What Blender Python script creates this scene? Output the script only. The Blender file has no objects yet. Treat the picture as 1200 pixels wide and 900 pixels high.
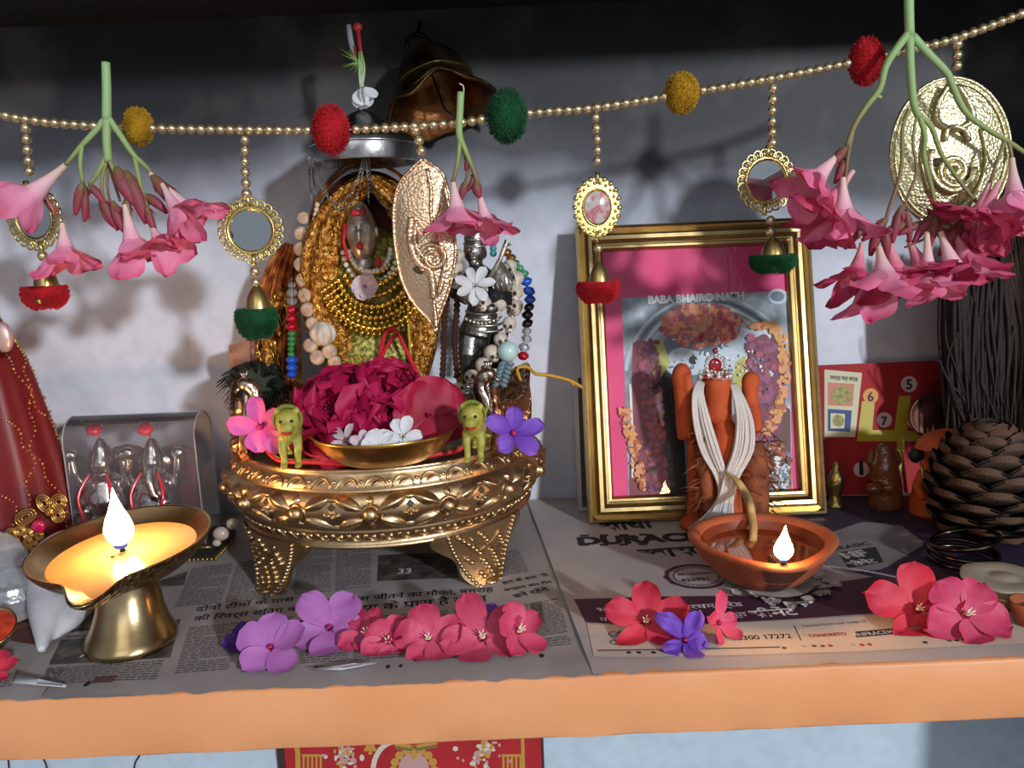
import bpy, math, random
from mathutils import Vector as V, Matrix, Euler, noise
rnd = random.Random(7)
pi = math.pi
K = .01                                   # everything below is written in centimetres
F = 950.; CAM = V((0, -86, 27)); TH = math.radians(9.5); RO = math.radians(-2.4)
RM = Matrix.Rotation(pi/2-TH, 3, 'X') @ Matrix.Rotation(RO, 3, 'Z')
def ray(px, py): return RM @ V(((px-600)/F, (450-py)/F, -1))
def P(px, py, Y): d = ray(px, py); return CAM + d*((Y-CAM.y)/d.y)
def G(px, py, z=0.): d = ray(px, py); return CAM + d*((z-CAM.z)/d.z)
def S(n, p): return n*((p-CAM).dot(RM @ V((0, 0, -1))))/F
def PP(lst, Y): return [P(a, b, Y) for a, b in lst]
col = bpy.context.scene.collection
UP = V((0, 0, 1))

# ---------------------------------------------------------------- materials
def lin(h):
    if not isinstance(h, str): return (*h[:3], 1)
    h = h.lstrip('#'); o = []
    for i in (0, 2, 4):
        c = int(h[i:i+2], 16)/255
        o.append(c/12.92 if c <= .04045 else ((c+.055)/1.055)**2.4)
    return (*o, 1)
def nm(name):
    m = bpy.data.materials.new(name); m.use_nodes = True
    nt = m.node_tree
    return m, nt.nodes, nt.links, nt.nodes['Principled BSDF']
def ramp(nd, stops, interp='LINEAR'):
    r = nd.new('ShaderNodeValToRGB'); e = r.color_ramp.elements
    r.color_ramp.interpolation = interp
    while len(e) < len(stops): e.new(.5)
    for k, (p, c) in enumerate(stops):
        e[k].position = p; e[k].color = lin(c)
    return r
def tex(nd, ln, kind, scale, coord='Object', detail=3, mapscale=None):
    tc = nd.new('ShaderNodeTexCoord')
    t = nd.new({'noise': 'ShaderNodeTexNoise', 'vor': 'ShaderNodeTexVoronoi', 'wave': 'ShaderNodeTexWave', 'check': 'ShaderNodeTexChecker'}[kind])
    t.inputs['Scale'].default_value = scale
    if kind == 'noise': t.inputs['Detail'].default_value = detail
    if mapscale:
        mp = nd.new('ShaderNodeMapping'); mp.inputs['Scale'].default_value = mapscale
        ln.new(tc.outputs[coord], mp.inputs['Vector']); ln.new(mp.outputs['Vector'], t.inputs['Vector'])
    else: ln.new(tc.outputs[coord], t.inputs['Vector'])
    return t
def add_bump(nd, ln, b, out, strength, dist=.002):
    bp = nd.new('ShaderNodeBump'); bp.inputs['Strength'].default_value = strength; bp.inputs['Distance'].default_value = dist
    ln.new(out, bp.inputs['Height']); ln.new(bp.outputs['Normal'], b.inputs['Normal'])
MT = {}
def M(name, c, rough=.5, metal=0., var=None, vs=60, bump=0., bs=200, bkind='noise', emis=None, es=0., trans=0., coat=0., stops=None, mapscale=None, spec=None, sss=0., bdist=.002):
    m, nd, ln, b = nm(name)
    b.inputs['Base Color'].default_value = lin(c); b.inputs['Roughness'].default_value = rough
    b.inputs['Metallic'].default_value = metal; b.inputs['Transmission Weight'].default_value = trans
    b.inputs['Coat Weight'].default_value = coat
    if spec is not None: b.inputs['Specular IOR Level'].default_value = spec
    if sss:
        b.inputs['Subsurface Weight'].default_value = sss; b.inputs['Subsurface Scale'].default_value = .004
    if var or stops:
        t = tex(nd, ln, 'noise', vs, detail=4, mapscale=mapscale)
        r = ramp(nd, stops or [(.35, c), (.65, var)])
        ln.new(t.outputs['Fac'], r.inputs['Fac']); ln.new(r.outputs['Color'], b.inputs['Base Color'])
    if bump:
        t = tex(nd, ln, bkind, bs, mapscale=mapscale if bkind == 'wave' else None)
        add_bump(nd, ln, b, t.outputs['Distance' if bkind == 'vor' else ('Fac')] if bkind != 'wave' else t.outputs['Fac'], bump, bdist)
    if emis:
        b.inputs['Emission Color'].default_value = lin(emis); b.inputs['Emission Strength'].default_value = es
    MT[name] = m; return m
def MR(name, stops, rough=.55, vn=.25, vs=120, transl=.25, bump=.25):
    """petals and stems: colour runs along the vertex attribute t, broken up with noise"""
    m, nd, ln, b = nm(name)
    a = nd.new('ShaderNodeAttribute'); a.attribute_name = 't'
    t = tex(nd, ln, 'noise', vs)
    ma = nd.new('ShaderNodeMath'); ma.operation = 'MULTIPLY_ADD'; ma.inputs[1].default_value = vn
    ln.new(t.outputs['Fac'], ma.inputs[0])
    sb = nd.new('ShaderNodeMath'); sb.operation = 'SUBTRACT'; sb.inputs[1].default_value = vn/2
    ln.new(a.outputs['Fac'], sb.inputs[0]); ln.new(sb.outputs[0], ma.inputs[2])
    r = ramp(nd, stops); ln.new(ma.outputs[0], r.inputs['Fac'])
    ln.new(r.outputs['Color'], b.inputs['Base Color']); b.inputs['Roughness'].default_value = rough
    b.inputs['Specular IOR Level'].default_value = .3
    if bump:
        t2 = tex(nd, ln, 'noise', 500); add_bump(nd, ln, b, t2.outputs['Fac'], bump, .0006)
    if transl:
        tr = nd.new('ShaderNodeBsdfTranslucent'); ln.new(r.outputs['Color'], tr.inputs['Color'])
        mx = nd.new('ShaderNodeMixShader'); mx.inputs[0].default_value = transl
        ln.new(b.outputs[0], mx.inputs[1]); ln.new(tr.outputs[0], mx.inputs[2])
        ln.new(mx.outputs[0], nd['Material Output'].inputs['Surface'])
    MT[name] = m; return m

# ---------------------------------------------------------------- mesh builder
def frame_of(d, hint=None):
    d = d.normalized(); h = V(hint) if hint else (UP if abs(d.z) < .95 else V((1, 0, 0)))
    x = h.cross(d).normalized(); y = d.cross(x)
    return x, y, d
class MB:
    def __init__(s): s.v = []; s.f = []; s.m = []; s.t = []
    def add(s, vs, fs, m=0, t=None):
        n = len(s.v); s.v += [V(p) for p in vs]; s.f += [tuple(i+n for i in f) for f in fs]
        s.m += [m]*len(fs); s.t += (t if t is not None else [.5]*len(vs)); return s
    def grid(s, fn, nu, nv, m=0, tf=None, closev=False, mf=None):
        vs = []; t = []
        for i in range(nu+1):
            for j in range(nv if closev else nv+1):
                u, w = i/nu, j/nv
                vs.append(fn(u, w)); t.append(tf(u, w) if tf else u)
        w = nv if closev else nv+1; fs = []; ms = []
        for i in range(nu):
            for j in range(nv):
                k = (j+1) % w if closev else j+1
                fs.append((i*w+j, i*w+k, (i+1)*w+k, (i+1)*w+j))
                ms.append(mf((i+.5)/nu, (j+.5)/nv) if mf else m)
        n = len(s.v); s.v += [V(p) for p in vs]; s.f += [tuple(a+n for a in f) for f in fs]; s.m += ms; s.t += t
        return s
    def tube(s, pts, r, seg=8, m=0, t0=0., t1=1., flat=1., hint=None, cap=True):
        pts = [V(p) for p in pts]; n = len(pts)
        rs = r if isinstance(r, (list, tuple)) else [r]*n
        vs = []; t = []; x = None
        for i, p in enumerate(pts):
            d = (pts[min(i+1, n-1)]-pts[max(i-1, 0)])
            if d.length < 1e-9: d = UP
            d.normalize()
            if x is None: x, y, d = frame_of(d, hint)
            else:
                x = (x-d*x.dot(d)); x = x.normalized() if x.length > 1e-6 else frame_of(d)[0]; y = d.cross(x)
            for k in range(seg):
                a = 2*pi*k/seg
                vs.append(p+x*(math.cos(a)*rs[i])+y*(math.sin(a)*rs[i]*flat)); t.append(t0+(t1-t0)*i/max(1, n-1))
        fs = [(i*seg+k, i*seg+(k+1) % seg, (i+1)*seg+(k+1) % seg, (i+1)*seg+k) for i in range(n-1) for k in range(seg)]
        if cap: fs += [tuple(range(seg))[::-1], tuple(range((n-1)*seg, n*seg))]
        return s.add(vs, fs, m, t)
    def lathe(s, prof, c=(0, 0, 0), seg=32, m=0, axis=UP, hint=None, mod=None, a0=0., a1=2*pi, tf=None):
        x, y, d = frame_of(V(axis), hint) if V(axis) != UP else (V((1, 0, 0)), V((0, 1, 0)), UP)
        c = V(c); full = abs(a1-a0-2*pi) < 1e-6; N = len(prof)-1
        def fn(u, w):
            q = u*N; i = min(int(q+1e-6), N); r, z = prof[i]; a = a0+(a1-a0)*w
            if mod: r, z = mod(r, z, a)
            return c+x*(r*math.cos(a))+y*(r*math.sin(a))+d*z
        return s.grid(fn, N, seg, m, tf, closev=full)
    def sphere(s, c, r, seg=12, rings=8, m=0, R=None, t=.5):
        r = V((r, r, r)) if not hasattr(r, '__len__') else V(r); c = V(c)
        vs = [c+(R @ V((0, 0, r.z)) if R else V((0, 0, r.z)))]; fs = []
        for i in range(1, rings):
            b = pi*i/rings
            for k in range(seg):
                a = 2*pi*k/seg; p = V((r.x*math.sin(b)*math.cos(a), r.y*math.sin(b)*math.sin(a), r.z*math.cos(b)))
                vs.append(c+(R @ p if R else p))
        p = V((0, 0, -r.z)); vs.append(c+(R @ p if R else p))
        for k in range(seg): fs.append((0, 1+k, 1+(k+1) % seg))
        for i in range(rings-2):
            for k in range(seg):
                a = 1+i*seg; fs.append((a+k, a+seg+k, a+seg+(k+1) % seg, a+(k+1) % seg))
        l = len(vs)-1; a = 1+(rings-2)*seg
        for k in range(seg): fs.append((l, a+(k+1) % seg, a+k))
        return s.add(vs, fs, m, [t]*len(vs))
    def box(s, c, sz, R=None, m=0):
        c = V(c); vs = []
        for x in (-.5, .5):
            for y in (-.5, .5):
                for z in (-.5, .5):
                    p = V((x*sz[0], y*sz[1], z*sz[2])); vs.append(c+(R @ p if R else p))
        return s.add(vs, [(0, 1, 3, 2), (4, 6, 7, 5), (0, 4, 5, 1), (2, 3, 7, 6), (0, 2, 6, 4), (1, 5, 7, 3)], m)
    def poly(s, pts, m=0): return s.add(pts, [tuple(range(len(pts)))], m)
    def disc(s, c, r, n=V((0, 0, 1)), seg=24, m=0, ry=None, hint=None):
        x, y, d = frame_of(V(n), hint)
        return s.poly([V(c)+x*(r*math.cos(2*pi*k/seg))+y*((ry or r)*math.sin(2*pi*k/seg)) for k in range(seg)], m)
    def slab(s, pts, nrm, th, m=0):
        """a flat outline given thickness"""
        n = len(pts); nrm = V(nrm).normalized()*th
        return s.add([V(p) for p in pts]+[V(p)+nrm for p in pts], [tuple(range(n))[::-1], tuple(range(n, 2*n))]+[(i, (i+1) % n, n+(i+1) % n, n+i) for i in range(n)], m)
    def mesh(s, name, mats, off=V((0, 0, 0)), smooth=True):
        me = bpy.data.meshes.new(name)
        me.from_pydata([((p-off)*K)[:] for p in s.v], [], s.f)
        for mm in mats: me.materials.append(mm)
        me.polygons.foreach_set('material_index', s.m)
        me.polygons.foreach_set('use_smooth', [smooth]*len(s.f))
        at = me.attributes.new('t', 'FLOAT', 'POINT'); at.data.foreach_set('value', s.t)
        me.update(); return me
def L(*names): return [MT[n] if isinstance(n, str) else n for n in names]
ORG = {}
def base_of(v):
    zs = min(p.z for p in v); xs = [p.x for p in v]; ys = [p.y for p in v]
    return V(((min(xs)+max(xs))/2, (min(ys)+max(ys))/2, zs))
def thing(name, label, cat, at, group=None):
    o = bpy.data.objects.new(name, None); col.objects.link(o); o.location = V(at)*K
    o.empty_display_size = .01; ORG[o.name] = V(at); tag(o, label, cat, group); return o
def tag(o, label=None, cat=None, group=None, kind=None):
    if label: o['label'] = label
    if cat: o['category'] = cat
    if group: o['group'] = group
    if kind: o['kind'] = kind
    return o
def obj(name, mb, mats, parent=None, label=None, smooth=True, kind=None, flat_angle=None):
    mats = mats if isinstance(mats, list) else L(mats)
    off = ORG[parent.name] if parent else base_of(mb.v)
    o = bpy.data.objects.new(name, mb.mesh(name, mats, off, smooth)); col.objects.link(o)
    if parent: o.parent = parent
    else: o.location = off*K
    ORG[o.name] = off
    if label: o['label'] = label
    if kind: o['kind'] = kind
    if flat_angle:
        md = o.modifiers.new('ss', 'EDGE_SPLIT'); md.split_angle = math.radians(flat_angle)
    return o
def single(name, mb, mats, label, cat, group=None, **k): return tag(obj(name, mb, mats, None, **k), label, cat, group)
def struct(name, mb, mats, smooth=False): return tag(obj(name, mb, mats, None, smooth=smooth), kind='structure')
def fused(name, mb, mats, parent=None, voxel=.12, it=6, fac=.6, label=None, bumpfn=None):
    """one continuous skin over overlapping volumes"""
    off = ORG[parent.name] if parent else base_of(mb.v)
    tmp = bpy.data.objects.new('tmp', mb.mesh('tmp', [], off)); col.objects.link(tmp)
    r = tmp.modifiers.new('r', 'REMESH'); r.mode = 'VOXEL'; r.voxel_size = voxel*K; r.use_smooth_shade = True
    sm = tmp.modifiers.new('s', 'SMOOTH'); sm.iterations = it; sm.factor = fac
    dg = bpy.context.evaluated_depsgraph_get(); dg.update()
    me = bpy.data.meshes.new_from_object(tmp.evaluated_get(dg)); me.name = name
    bpy.data.objects.remove(tmp)
    me.materials.clear()
    for mm in (mats if isinstance(mats, list) else L(mats)): me.materials.append(mm)
    if bumpfn:
        for vv in me.vertices: vv.co = bumpfn(vv.co/K+off)*K-off*K
    me.polygons.foreach_set('material_index', [0]*len(me.polygons))
    me.polygons.foreach_set('use_smooth', [True]*len(me.polygons))
    o = bpy.data.objects.new(name, me); col.objects.link(o)
    if parent: o.parent = parent
    else: o.location = off*K
    ORG[o.name] = off
    if label: o['label'] = label
    return o
SH = {}
def inst(name, key, make, parent, at, scale=1., R=None):
    """a repeated part sharing its mesh: make() returns (MB, mats) about the origin"""
    if key not in SH:
        mb, mats = make(); SH[key] = mb.mesh(name, mats)
    o = bpy.data.objects.new(name, SH[key]); col.objects.link(o)
    if parent: o.parent = parent; o.location = (V(at)-ORG[parent.name])*K
    else: o.location = V(at)*K
    o.scale = (scale,)*3 if not hasattr(scale, '__len__') else scale
    if R: o.rotation_euler = R.to_euler()
    return o
def bead(parent, at, r, mat, name='bead', seg=(12, 8)):
    return inst(name, 'bead_'+mat, lambda: (MB().sphere((0, 0, 0), 1, *seg), L(mat)), parent, at, r)
def copy_tree(o, name, loc, rot=None, label=None, scale=None):
    c = o.copy(); c.name = name; col.objects.link(c); c.location = V(loc)*K
    if rot is not None: c.rotation_euler = rot
    if scale: c.scale = (scale,)*3
    if label: c['label'] = label
    for ch in list(o.children):
        d = ch.copy(); col.objects.link(d); d.parent = c
        for g in list(ch.children):
            e = g.copy(); col.objects.link(e); e.parent = d
    return c
def smoothpts(pts, n=4):
    """Catmull-Rom through pts"""
    pts = [V(p) for p in pts]; out = []
    for i in range(len(pts)-1):
        p0 = pts[max(i-1, 0)]; p1 = pts[i]; p2 = pts[i+1]; p3 = pts[min(i+2, len(pts)-1)]
        for k in range(n):
            t = k/n
            out.append(.5*((2*p1)+(p2-p0)*t+(2*p0-5*p1+4*p2-p3)*t*t+(3*p1-p0-3*p2+p3)*t**3))
    out.append(pts[-1]); return out
def resample(pts, step):
    out = [V(pts[0])]; acc = 0.
    for a, b in zip(pts, pts[1:]):
        d = (b-a).length; q = step-acc
        while q <= d:
            out.append(a+(b-a)*(q/d)); q += step
        acc = d-(q-step)
    return out

# ---------------------------------------------------------------- writing
TX = {}
def textmesh(s, bold=0.):
    k = (s, bold)
    if k not in TX:
        c = bpy.data.curves.new('t', 'FONT'); c.body = s; c.size = 1; c.offset = bold; c.resolution_u = 3
        o = bpy.data.objects.new('t', c); col.objects.link(o)
        dg = bpy.context.evaluated_depsgraph_get(); dg.update()
        me = bpy.data.meshes.new_from_object(o.evaluated_get(dg))
        TX[k] = ([v.co.copy() for v in me.vertices], [tuple(p.vertices) for p in me.polygons])
        bpy.data.objects.remove(o)
    return TX[k]
def write(mb, s, a, b, n, m, up=1., bold=0., lift=.03, zf=None, h=None, slab=0.):
    """lettering with its base line from a to b on a surface of normal n; h fixes the letter size"""
    vs, fs = textmesh(s, bold); x0 = min(v.x for v in vs); x1 = max(v.x for v in vs)
    u = V(b)-V(a); k = u.length/(x1-x0); u.normalize(); n = V(n).normalized(); w = n.cross(u)
    kv = (h or k)*up
    out = []
    for v in vs:
        p = V(a)+u*((v.x-x0)*k)+w*(v.y*kv)
        if zf: p.z = zf(p.x, p.y)+lift
        else: p = p+n*lift
        out.append(p)
    mb.add(out, fs, m)
# ---------------------------------------------------------------- camera, light
sc = bpy.context.scene
cd = bpy.data.cameras.new('camera'); cam = bpy.data.objects.new('camera', cd); col.objects.link(cam)
cd.sensor_width = 36; cd.lens = F/1200*36; cd.clip_start = .01
cam.matrix_world = Matrix.Translation(CAM*K) @ RM.to_4x4()
sc.camera = cam
sc.view_settings.view_transform = 'Standard'; sc.view_settings.look = 'None'; sc.view_settings.exposure = 0.
def area(name, at, to, size, power, c, shape='DISK', sy=None):
    l = bpy.data.lights.new(name, 'AREA'); l.shape = shape; l.size = size*K; l.energy = power; l.color = c
    if sy: l.size_y = sy*K
    o = bpy.data.objects.new(name, l); col.objects.link(o); o.location = V(at)*K
    o.rotation_euler = (V(to)-V(at)).to_track_quat('-Z', 'Y').to_euler(); return o
area('window_light', (185, -340, 100), (0, -14, 14), 20, 122, (.88, .94, 1.))
area('fill_light', (-30, -190, 95), (0, -15, 15), 90, 4.5, (.95, .96, 1.), 'RECTANGLE', 70)  # added soft fill from the front, for ambient light and metal reflections
w = bpy.data.worlds.new('world'); sc.world = w; w.use_nodes = True
nd, ln = w.node_tree.nodes, w.node_tree.links
bg = nd['Background']; tc = nd.new('ShaderNodeTexCoord'); sx = nd.new('ShaderNodeSeparateXYZ'); ln.new(tc.outputs['Generated'], sx.inputs[0])
wr = ramp(nd, [(0, (.62, .66, .72)), (.2, (.55, .58, .64)), (.42, (.2, .21, .24)), (.6, (.06, .06, .065)), (1, (.03, .03, .03))])
mr = nd.new('ShaderNodeMapRange'); mr.inputs['From Min'].default_value = -1; mr.inputs['From Max'].default_value = 1
ln.new(sx.outputs['Y'], mr.inputs['Value']); ln.new(mr.outputs[0], wr.inputs['Fac']); ln.new(wr.outputs['Color'], bg.inputs['Color'])
bg.inputs['Strength'].default_value = .55

# ---------------------------------------------------------------- the setting
WY = -2.0; SF = -38.3
def soot_wall():
    m, nd, ln, b = nm('soot_wall')
    g = nd.new('ShaderNodeNewGeometry'); sp = nd.new('ShaderNodeSeparateXYZ'); ln.new(g.outputs['Position'], sp.inputs[0])
    t = nd.new('ShaderNodeTexNoise'); t.inputs['Scale'].default_value = 6; t.inputs['Detail'].default_value = 3; ln.new(g.outputs['Position'], t.inputs['Vector'])
    t2 = nd.new('ShaderNodeTexNoise'); t2.inputs['Scale'].default_value = 25; t2.inputs['Detail'].default_value = 5; ln.new(g.outputs['Position'], t2.inputs['Vector'])
    def math_(op, a, bb):
        n = nd.new('ShaderNodeMath'); n.operation = op
        for k, q in enumerate((a, bb)):
            if hasattr(q, 'links'): ln.new(q, n.inputs[k])
            else: n.inputs[k].default_value = q
        return n.outputs[0]
    xx = math_('MULTIPLY', math_('MAXIMUM', sp.outputs['X'], -.05), .16)
    z = math_('ADD', sp.outputs['Z'], xx)
    z = math_('ADD', z, math_('MULTIPLY', math_('SUBTRACT', t.outputs['Fac'], .5), .13))
    z = math_('ADD', z, math_('MULTIPLY', math_('SUBTRACT', t2.outputs['Fac'], .5), .022))
    z = math_('MULTIPLY', math_('ADD', z, .5), 1.)
    r = ramp(nd, [(0, '#b9c9d6'), (.49, '#b4c4d2'), (.505, '#bcc0ca'), (.62, '#d6d5de'), (.77, '#c6c8d4'), (.83, '#8f939f'), (.875, '#3c3e44'), (.92, '#1d1e22'), (1., '#101013')])
    ln.new(z, r.inputs['Fac'])
    # rubbed paler streaks in the soot
    t3 = nd.new('ShaderNodeTexNoise'); t3.inputs['Scale'].default_value = 60; t3.inputs['Detail'].default_value = 6; ln.new(g.outputs['Position'], t3.inputs['Vector'])
    mx = nd.new('ShaderNodeMixRGB'); mx.blend_type = 'MULTIPLY'; mx.inputs[0].default_value = .35
    ln.new(r.outputs['Color'], mx.inputs[1]); r2 = ramp(nd, [(.3, (.7, .7, .7)), (.6, (1, 1, 1))]); ln.new(t3.outputs['Fac'], r2.inputs['Fac']); ln.new(r2.outputs['Color'], mx.inputs[2])
    t4 = nd.new('ShaderNodeTexNoise'); t4.inputs['Scale'].default_value = 9; t4.inputs['Detail'].default_value = 5; ln.new(g.outputs['Position'], t4.inputs['Vector'])
    r4 = ramp(nd, [(.5, (0, 0, 0)), (.72, (.055, .05, .047))]); ln.new(t4.outputs['Fac'], r4.inputs['Fac'])
    ad = nd.new('ShaderNodeMixRGB'); ad.blend_type = 'ADD'; ad.inputs[0].default_value = 1.; ln.new(mx.outputs[0], ad.inputs[1]); ln.new(r4.outputs['Color'], ad.inputs[2]); mx = ad
    ln.new(mx.outputs[0], b.inputs['Base Color']); b.inputs['Roughness'].default_value = .6
    add_bump(nd, ln, b, t3.outputs['Fac'], .25, .001)
    MT['soot_wall'] = m
soot_wall()
M('soot_black', '#0b0b0c', .85, var='#17171a', vs=20)
M('side_paint', '#8d9299', .7, var='#6d7076', vs=10)
M('orange_paint', '#dc9765', .5, var='#d68d5a', vs=9, bump=.25, bs=120, bdist=.001)
ZC = P(200, 24, WY).z
struct('wall_back', MB().box((0, WY+2, 5), (240, 4, 150)), 'soot_wall')
struct('ceiling', MB().box((0, -19, ZC+2.5), (240, 36, 5)), 'soot_black')
struct('wall_right', MB().box((62, -20, 5), (4, 36.5, 90)), 'side_paint')
ZB = P(600, 868, SF).z
mb = MB()
def board(u, w):
    """front face and arrises of the plank, slightly uneven along its length"""
    x = -80+139*u
    prof = [(0, -2.2), (0, -30), (0, SF+.25), (-.08, SF+.08), (-.25, SF), (ZB*.5, SF), (ZB+.2, SF), (ZB+.05, SF+.07), (ZB, SF+.3), (ZB, -30), (ZB, -2.2)]
    z, y = prof[round(w*10)]
    e = .06*noise.noise((x*.35, w*9, 2)) if 2 <= round(w*10) <= 8 else 0
    return V((x, y+e, z+e*.8))
mb.grid(board, 160, 10)
mb.add([V((-80, -2.2, 0)), V((-80, SF, 0)), V((-80, SF, ZB)), V((-80, -2.2, ZB)), V((59, -2.2, 0)), V((59, SF, 0)), V((59, SF, ZB)), V((59, -2.2, ZB))], [(0, 1, 2, 3), (7, 6, 5, 4)])
single('shelf_board', mb, 'orange_paint', 'long orange painted shelf board running across the whole picture', 'shelf', flat_angle=50)

# ---------------------------------------------------------------- newspapers
M('newsprint', '#a39a97', .85, var='#938a88', vs=18)
M('newsprint_left', '#a89e9b', .85, var='#98908d', vs=18)
M('ad_paper', '#b5a9a4', .7, var='#a59a98', vs=14)
M('ad_cream', '#d0bfae', .7, var='#c3b2a3', vs=14)
M('ink', '#1d1b1d', .8); M('ink_grey', '#5a5353', .85); M('maroon_ink', '#4a2236', .6, var='#3f1f35', vs=20)
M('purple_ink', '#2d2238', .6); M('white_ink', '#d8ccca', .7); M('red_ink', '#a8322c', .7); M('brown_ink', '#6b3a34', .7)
M('photo_ink', '#3f3a3a', .6, stops=[(.3, '#2a2526'), (.5, '#4a4543'), (.62, '#6d5d50'), (.7, '#35404a')], vs=70)
M('globe_grey', '#857c7c', .7, var='#6f6769', vs=25); M('blue_ink', '#3e5d86', .7); M('paper_edge', '#b9babd', .8)
def zpaper(base):
    def f(x, y):
        e = max(0, (-34.5-y)/4.)
        d = max(0, (SF+.5)-y)
        return base+.05*(noise.noise((x*.16, y*.2, base*7))+.7)+.22*e*max(0, noise.noise((x*.3, base*9, 1)))-d*d*.12
    return f
def sheet(mb, corners, zf, nx=60, ny=30, m=0, ragged=0.):
    """corners: near-left, near-right, far-right, far-left in plan"""
    a, b, c, d = [V(q) for q in corners]
    def fn(u, w):
        p = (a*(1-u)+b*u)*(1-w)+(d*(1-u)+c*u)*w
        if ragged and w < .001: p.y += ragged*noise.noise((p.x*.8, 5, 1))
        return V((p.x, p.y, zf(p.x, p.y)))
    mb.grid(fn, nx, ny, m)
def band(mb, top, bot, zf, m, lift=.02, n=16, rows=4):
    """a printed patch between two pixel polylines lying on the paper"""
    tp = resample_n([G(*q) for q in top], n); bt = resample_n([G(*q) for q in bot], n)
    def fn(u, w):
        p = tp[round(u*n)].lerp(bt[round(u*n)], w); return V((p.x, p.y, zf(p.x, p.y)+lift))
    mb.grid(fn, n, rows, m)
def resample_n(pts, n):
    ls = [0.]
    for a, b in zip(pts, pts[1:]): ls.append(ls[-1]+(b-a).length)
    out = []
    for k in range(n+1):
        q = ls[-1]*k/n; i = 0
        while i < len(pts)-2 and ls[i+1] < q: i += 1
        t = (q-ls[i])/max(1e-9, ls[i+1]-ls[i]); out.append(pts[i].lerp(pts[i+1], min(1, t)))
    return out
def columns(mb, quad, zf, m, lh=.33, fill=.45, lift=.02, seed=1, ncol=1, gap=.35):
    """rows of printed words; quad in pixels: far-left, far-right, near-right, near-left"""
    r = random.Random(seed); fl, fr, nr, nl = [G(*q) for q in quad]
    H = ((nl-fl).length+(nr-fr).length)/2; rows = int(H/lh)
    for c in range(ncol):
        for i in range(rows):
            w = (i+.5)/rows; a0 = fl.lerp(nl, w); b0 = fr.lerp(nr, w); u = (b0-a0); Lh = u.length/ncol; u = u.normalized()
            a = a0+u*(Lh*c); v = V((-u.y, u.x, 0)); x = 0; end = Lh-gap
            if r.random() < .07: end *= r.uniform(.3, .8)
            while x < end-.1:
                wd = min(r.uniform(.22, .75), end-x); hh = lh*fill*r.uniform(.4, .55)
                q = [a+u*x-v*hh, a+u*(x+wd)-v*hh, a+u*(x+wd)+v*hh, a+u*x+v*hh]
                mb.poly([V((p.x, p.y, zf(p.x, p.y)+lift)) for p in q], m); x += wd+.11
def ptext(mb, s, a, b, zf, m, up=1., bold=.0, lift=.03):
    write(mb, s, G(*a), G(*b), UP, m, up, bold, lift, zf)
# far-left sheet
zA, zB, zC = zpaper(.06), zpaper(.16), zpaper(.3)
mb = MB(); sheet(mb, [(-52, -38.45, 0), (-20, -38.45, 0), (-20, -2.3, 0), (-52, -2.3, 0)], zA, 40, 30, 0, .4)
band(mb, [(-30, 690), (10, 705), (60, 735), (62, 745)], [(-40, 760), (10, 752), (40, 757), (60, 750)], zA, 1)
band(mb, [(20, 706), (48, 706)], [(14, 716), (46, 717)], zA, 2, .04)
for k, q in enumerate([(20, 726, 44, 722), (16, 734, 40, 730), (18, 742, 42, 739)]): ptext(mb, ['युद्ध भारत', 'नई दिल्ली', 'समाचार'][k], q[:2], q[2:], zA, 3, 1.2)
ptext(mb, 'प्रगति', (-12, 786), (24, 779), zA, 3, 1.1, .02)
columns(mb, [(-20, 796), (30, 788), (20, 806), (-20, 812)], zA, 4, seed=9)
single('newspaper', mb, L('newsprint_left', 'brown_ink', 'white_ink', 'ink', 'ink_grey'), 'newspaper sheet with brown printed patch at the far left, under the white conch', 'newspaper', 'newspapers spread on the shelf')
# the main newspaper
mb = MB()
q = [G(52, 818), G(704, 783), G(618, 578), G(175, 640)]
sheet(mb, [V((q[0].x, -38.55, 0)), V((q[1].x, -38.55, 0)), V((q[2].x+.5, -2.3, 0)), V((q[3].x+1, -2.3, 0))], zB, 80, 36, 0, .45)
ptext(mb, 'दोनों टीमों के पास', (229, 720), (345, 707), zB, 1, 1.05, .012)
ptext(mb, 'की िरवर्स सि्ंवग के', (226, 731), (350, 719), zB, 1, 1.05, .012)
ptext(mb, 'भारत के पास जीतने का मौका, बुमराह', (352, 712), (579, 696), zB, 1, 1.1, .014)
ptext(mb, 'और इंिडया के पास है बढ़त', (352, 726), (572, 707), zB, 1, 1.1, .014)
ptext(mb, 'महिला', (76, 745), (104, 741), zB, 1, 1.0, .02); ptext(mb, 'संतोष ट्रॉफी', (76, 751), (112, 748), zB, 1, 1.0, .02)
band(mb, [(72, 753), (120, 748), (212, 728)], [(58, 782), (120, 779), (200, 774)], zB, 3)
ptext(mb, '77', (92, 774), (116, 771), zB, 4, 1.1, .02, .05)
band(mb, [(168, 690), (220, 672)], [(196, 690), (216, 688)], zB, 3)
columns(mb, [(56, 786), (200, 776), (190, 800), (48, 808)], zB, 2, seed=3)
columns(mb, [(226, 668), (330, 655), (322, 704), (205, 715)], zB, 2, seed=4, ncol=2)
columns(mb, [(222, 738), (350, 724), (348, 782), (205, 794)], zB, 2, seed=5, ncol=2)
columns(mb, [(350, 731), (590, 713), (600, 766), (352, 782)], zB, 2, seed=6, ncol=4)
columns(mb, [(350, 640), (440, 636), (440, 690), (345, 700)], zB, 2, seed=7, ncol=2)
band(mb, [(444, 653), (535, 649)], [(442, 684), (538, 680)], zB, 3)
ptext(mb, '33', (466, 676), (482, 675), zB, 4, 1.2, .02, .05)
columns(mb, [(548, 655), (612, 645), (625, 672), (552, 686)], zB, 2, seed=8)
ptext(mb, 'हार के बाद भी', (590, 688), (644, 678), zB, 1, 1.0, .02); ptext(mb, 'कप्तान और टीम', (592, 696), (648, 686), zB, 1, 1.0, .02)
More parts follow.
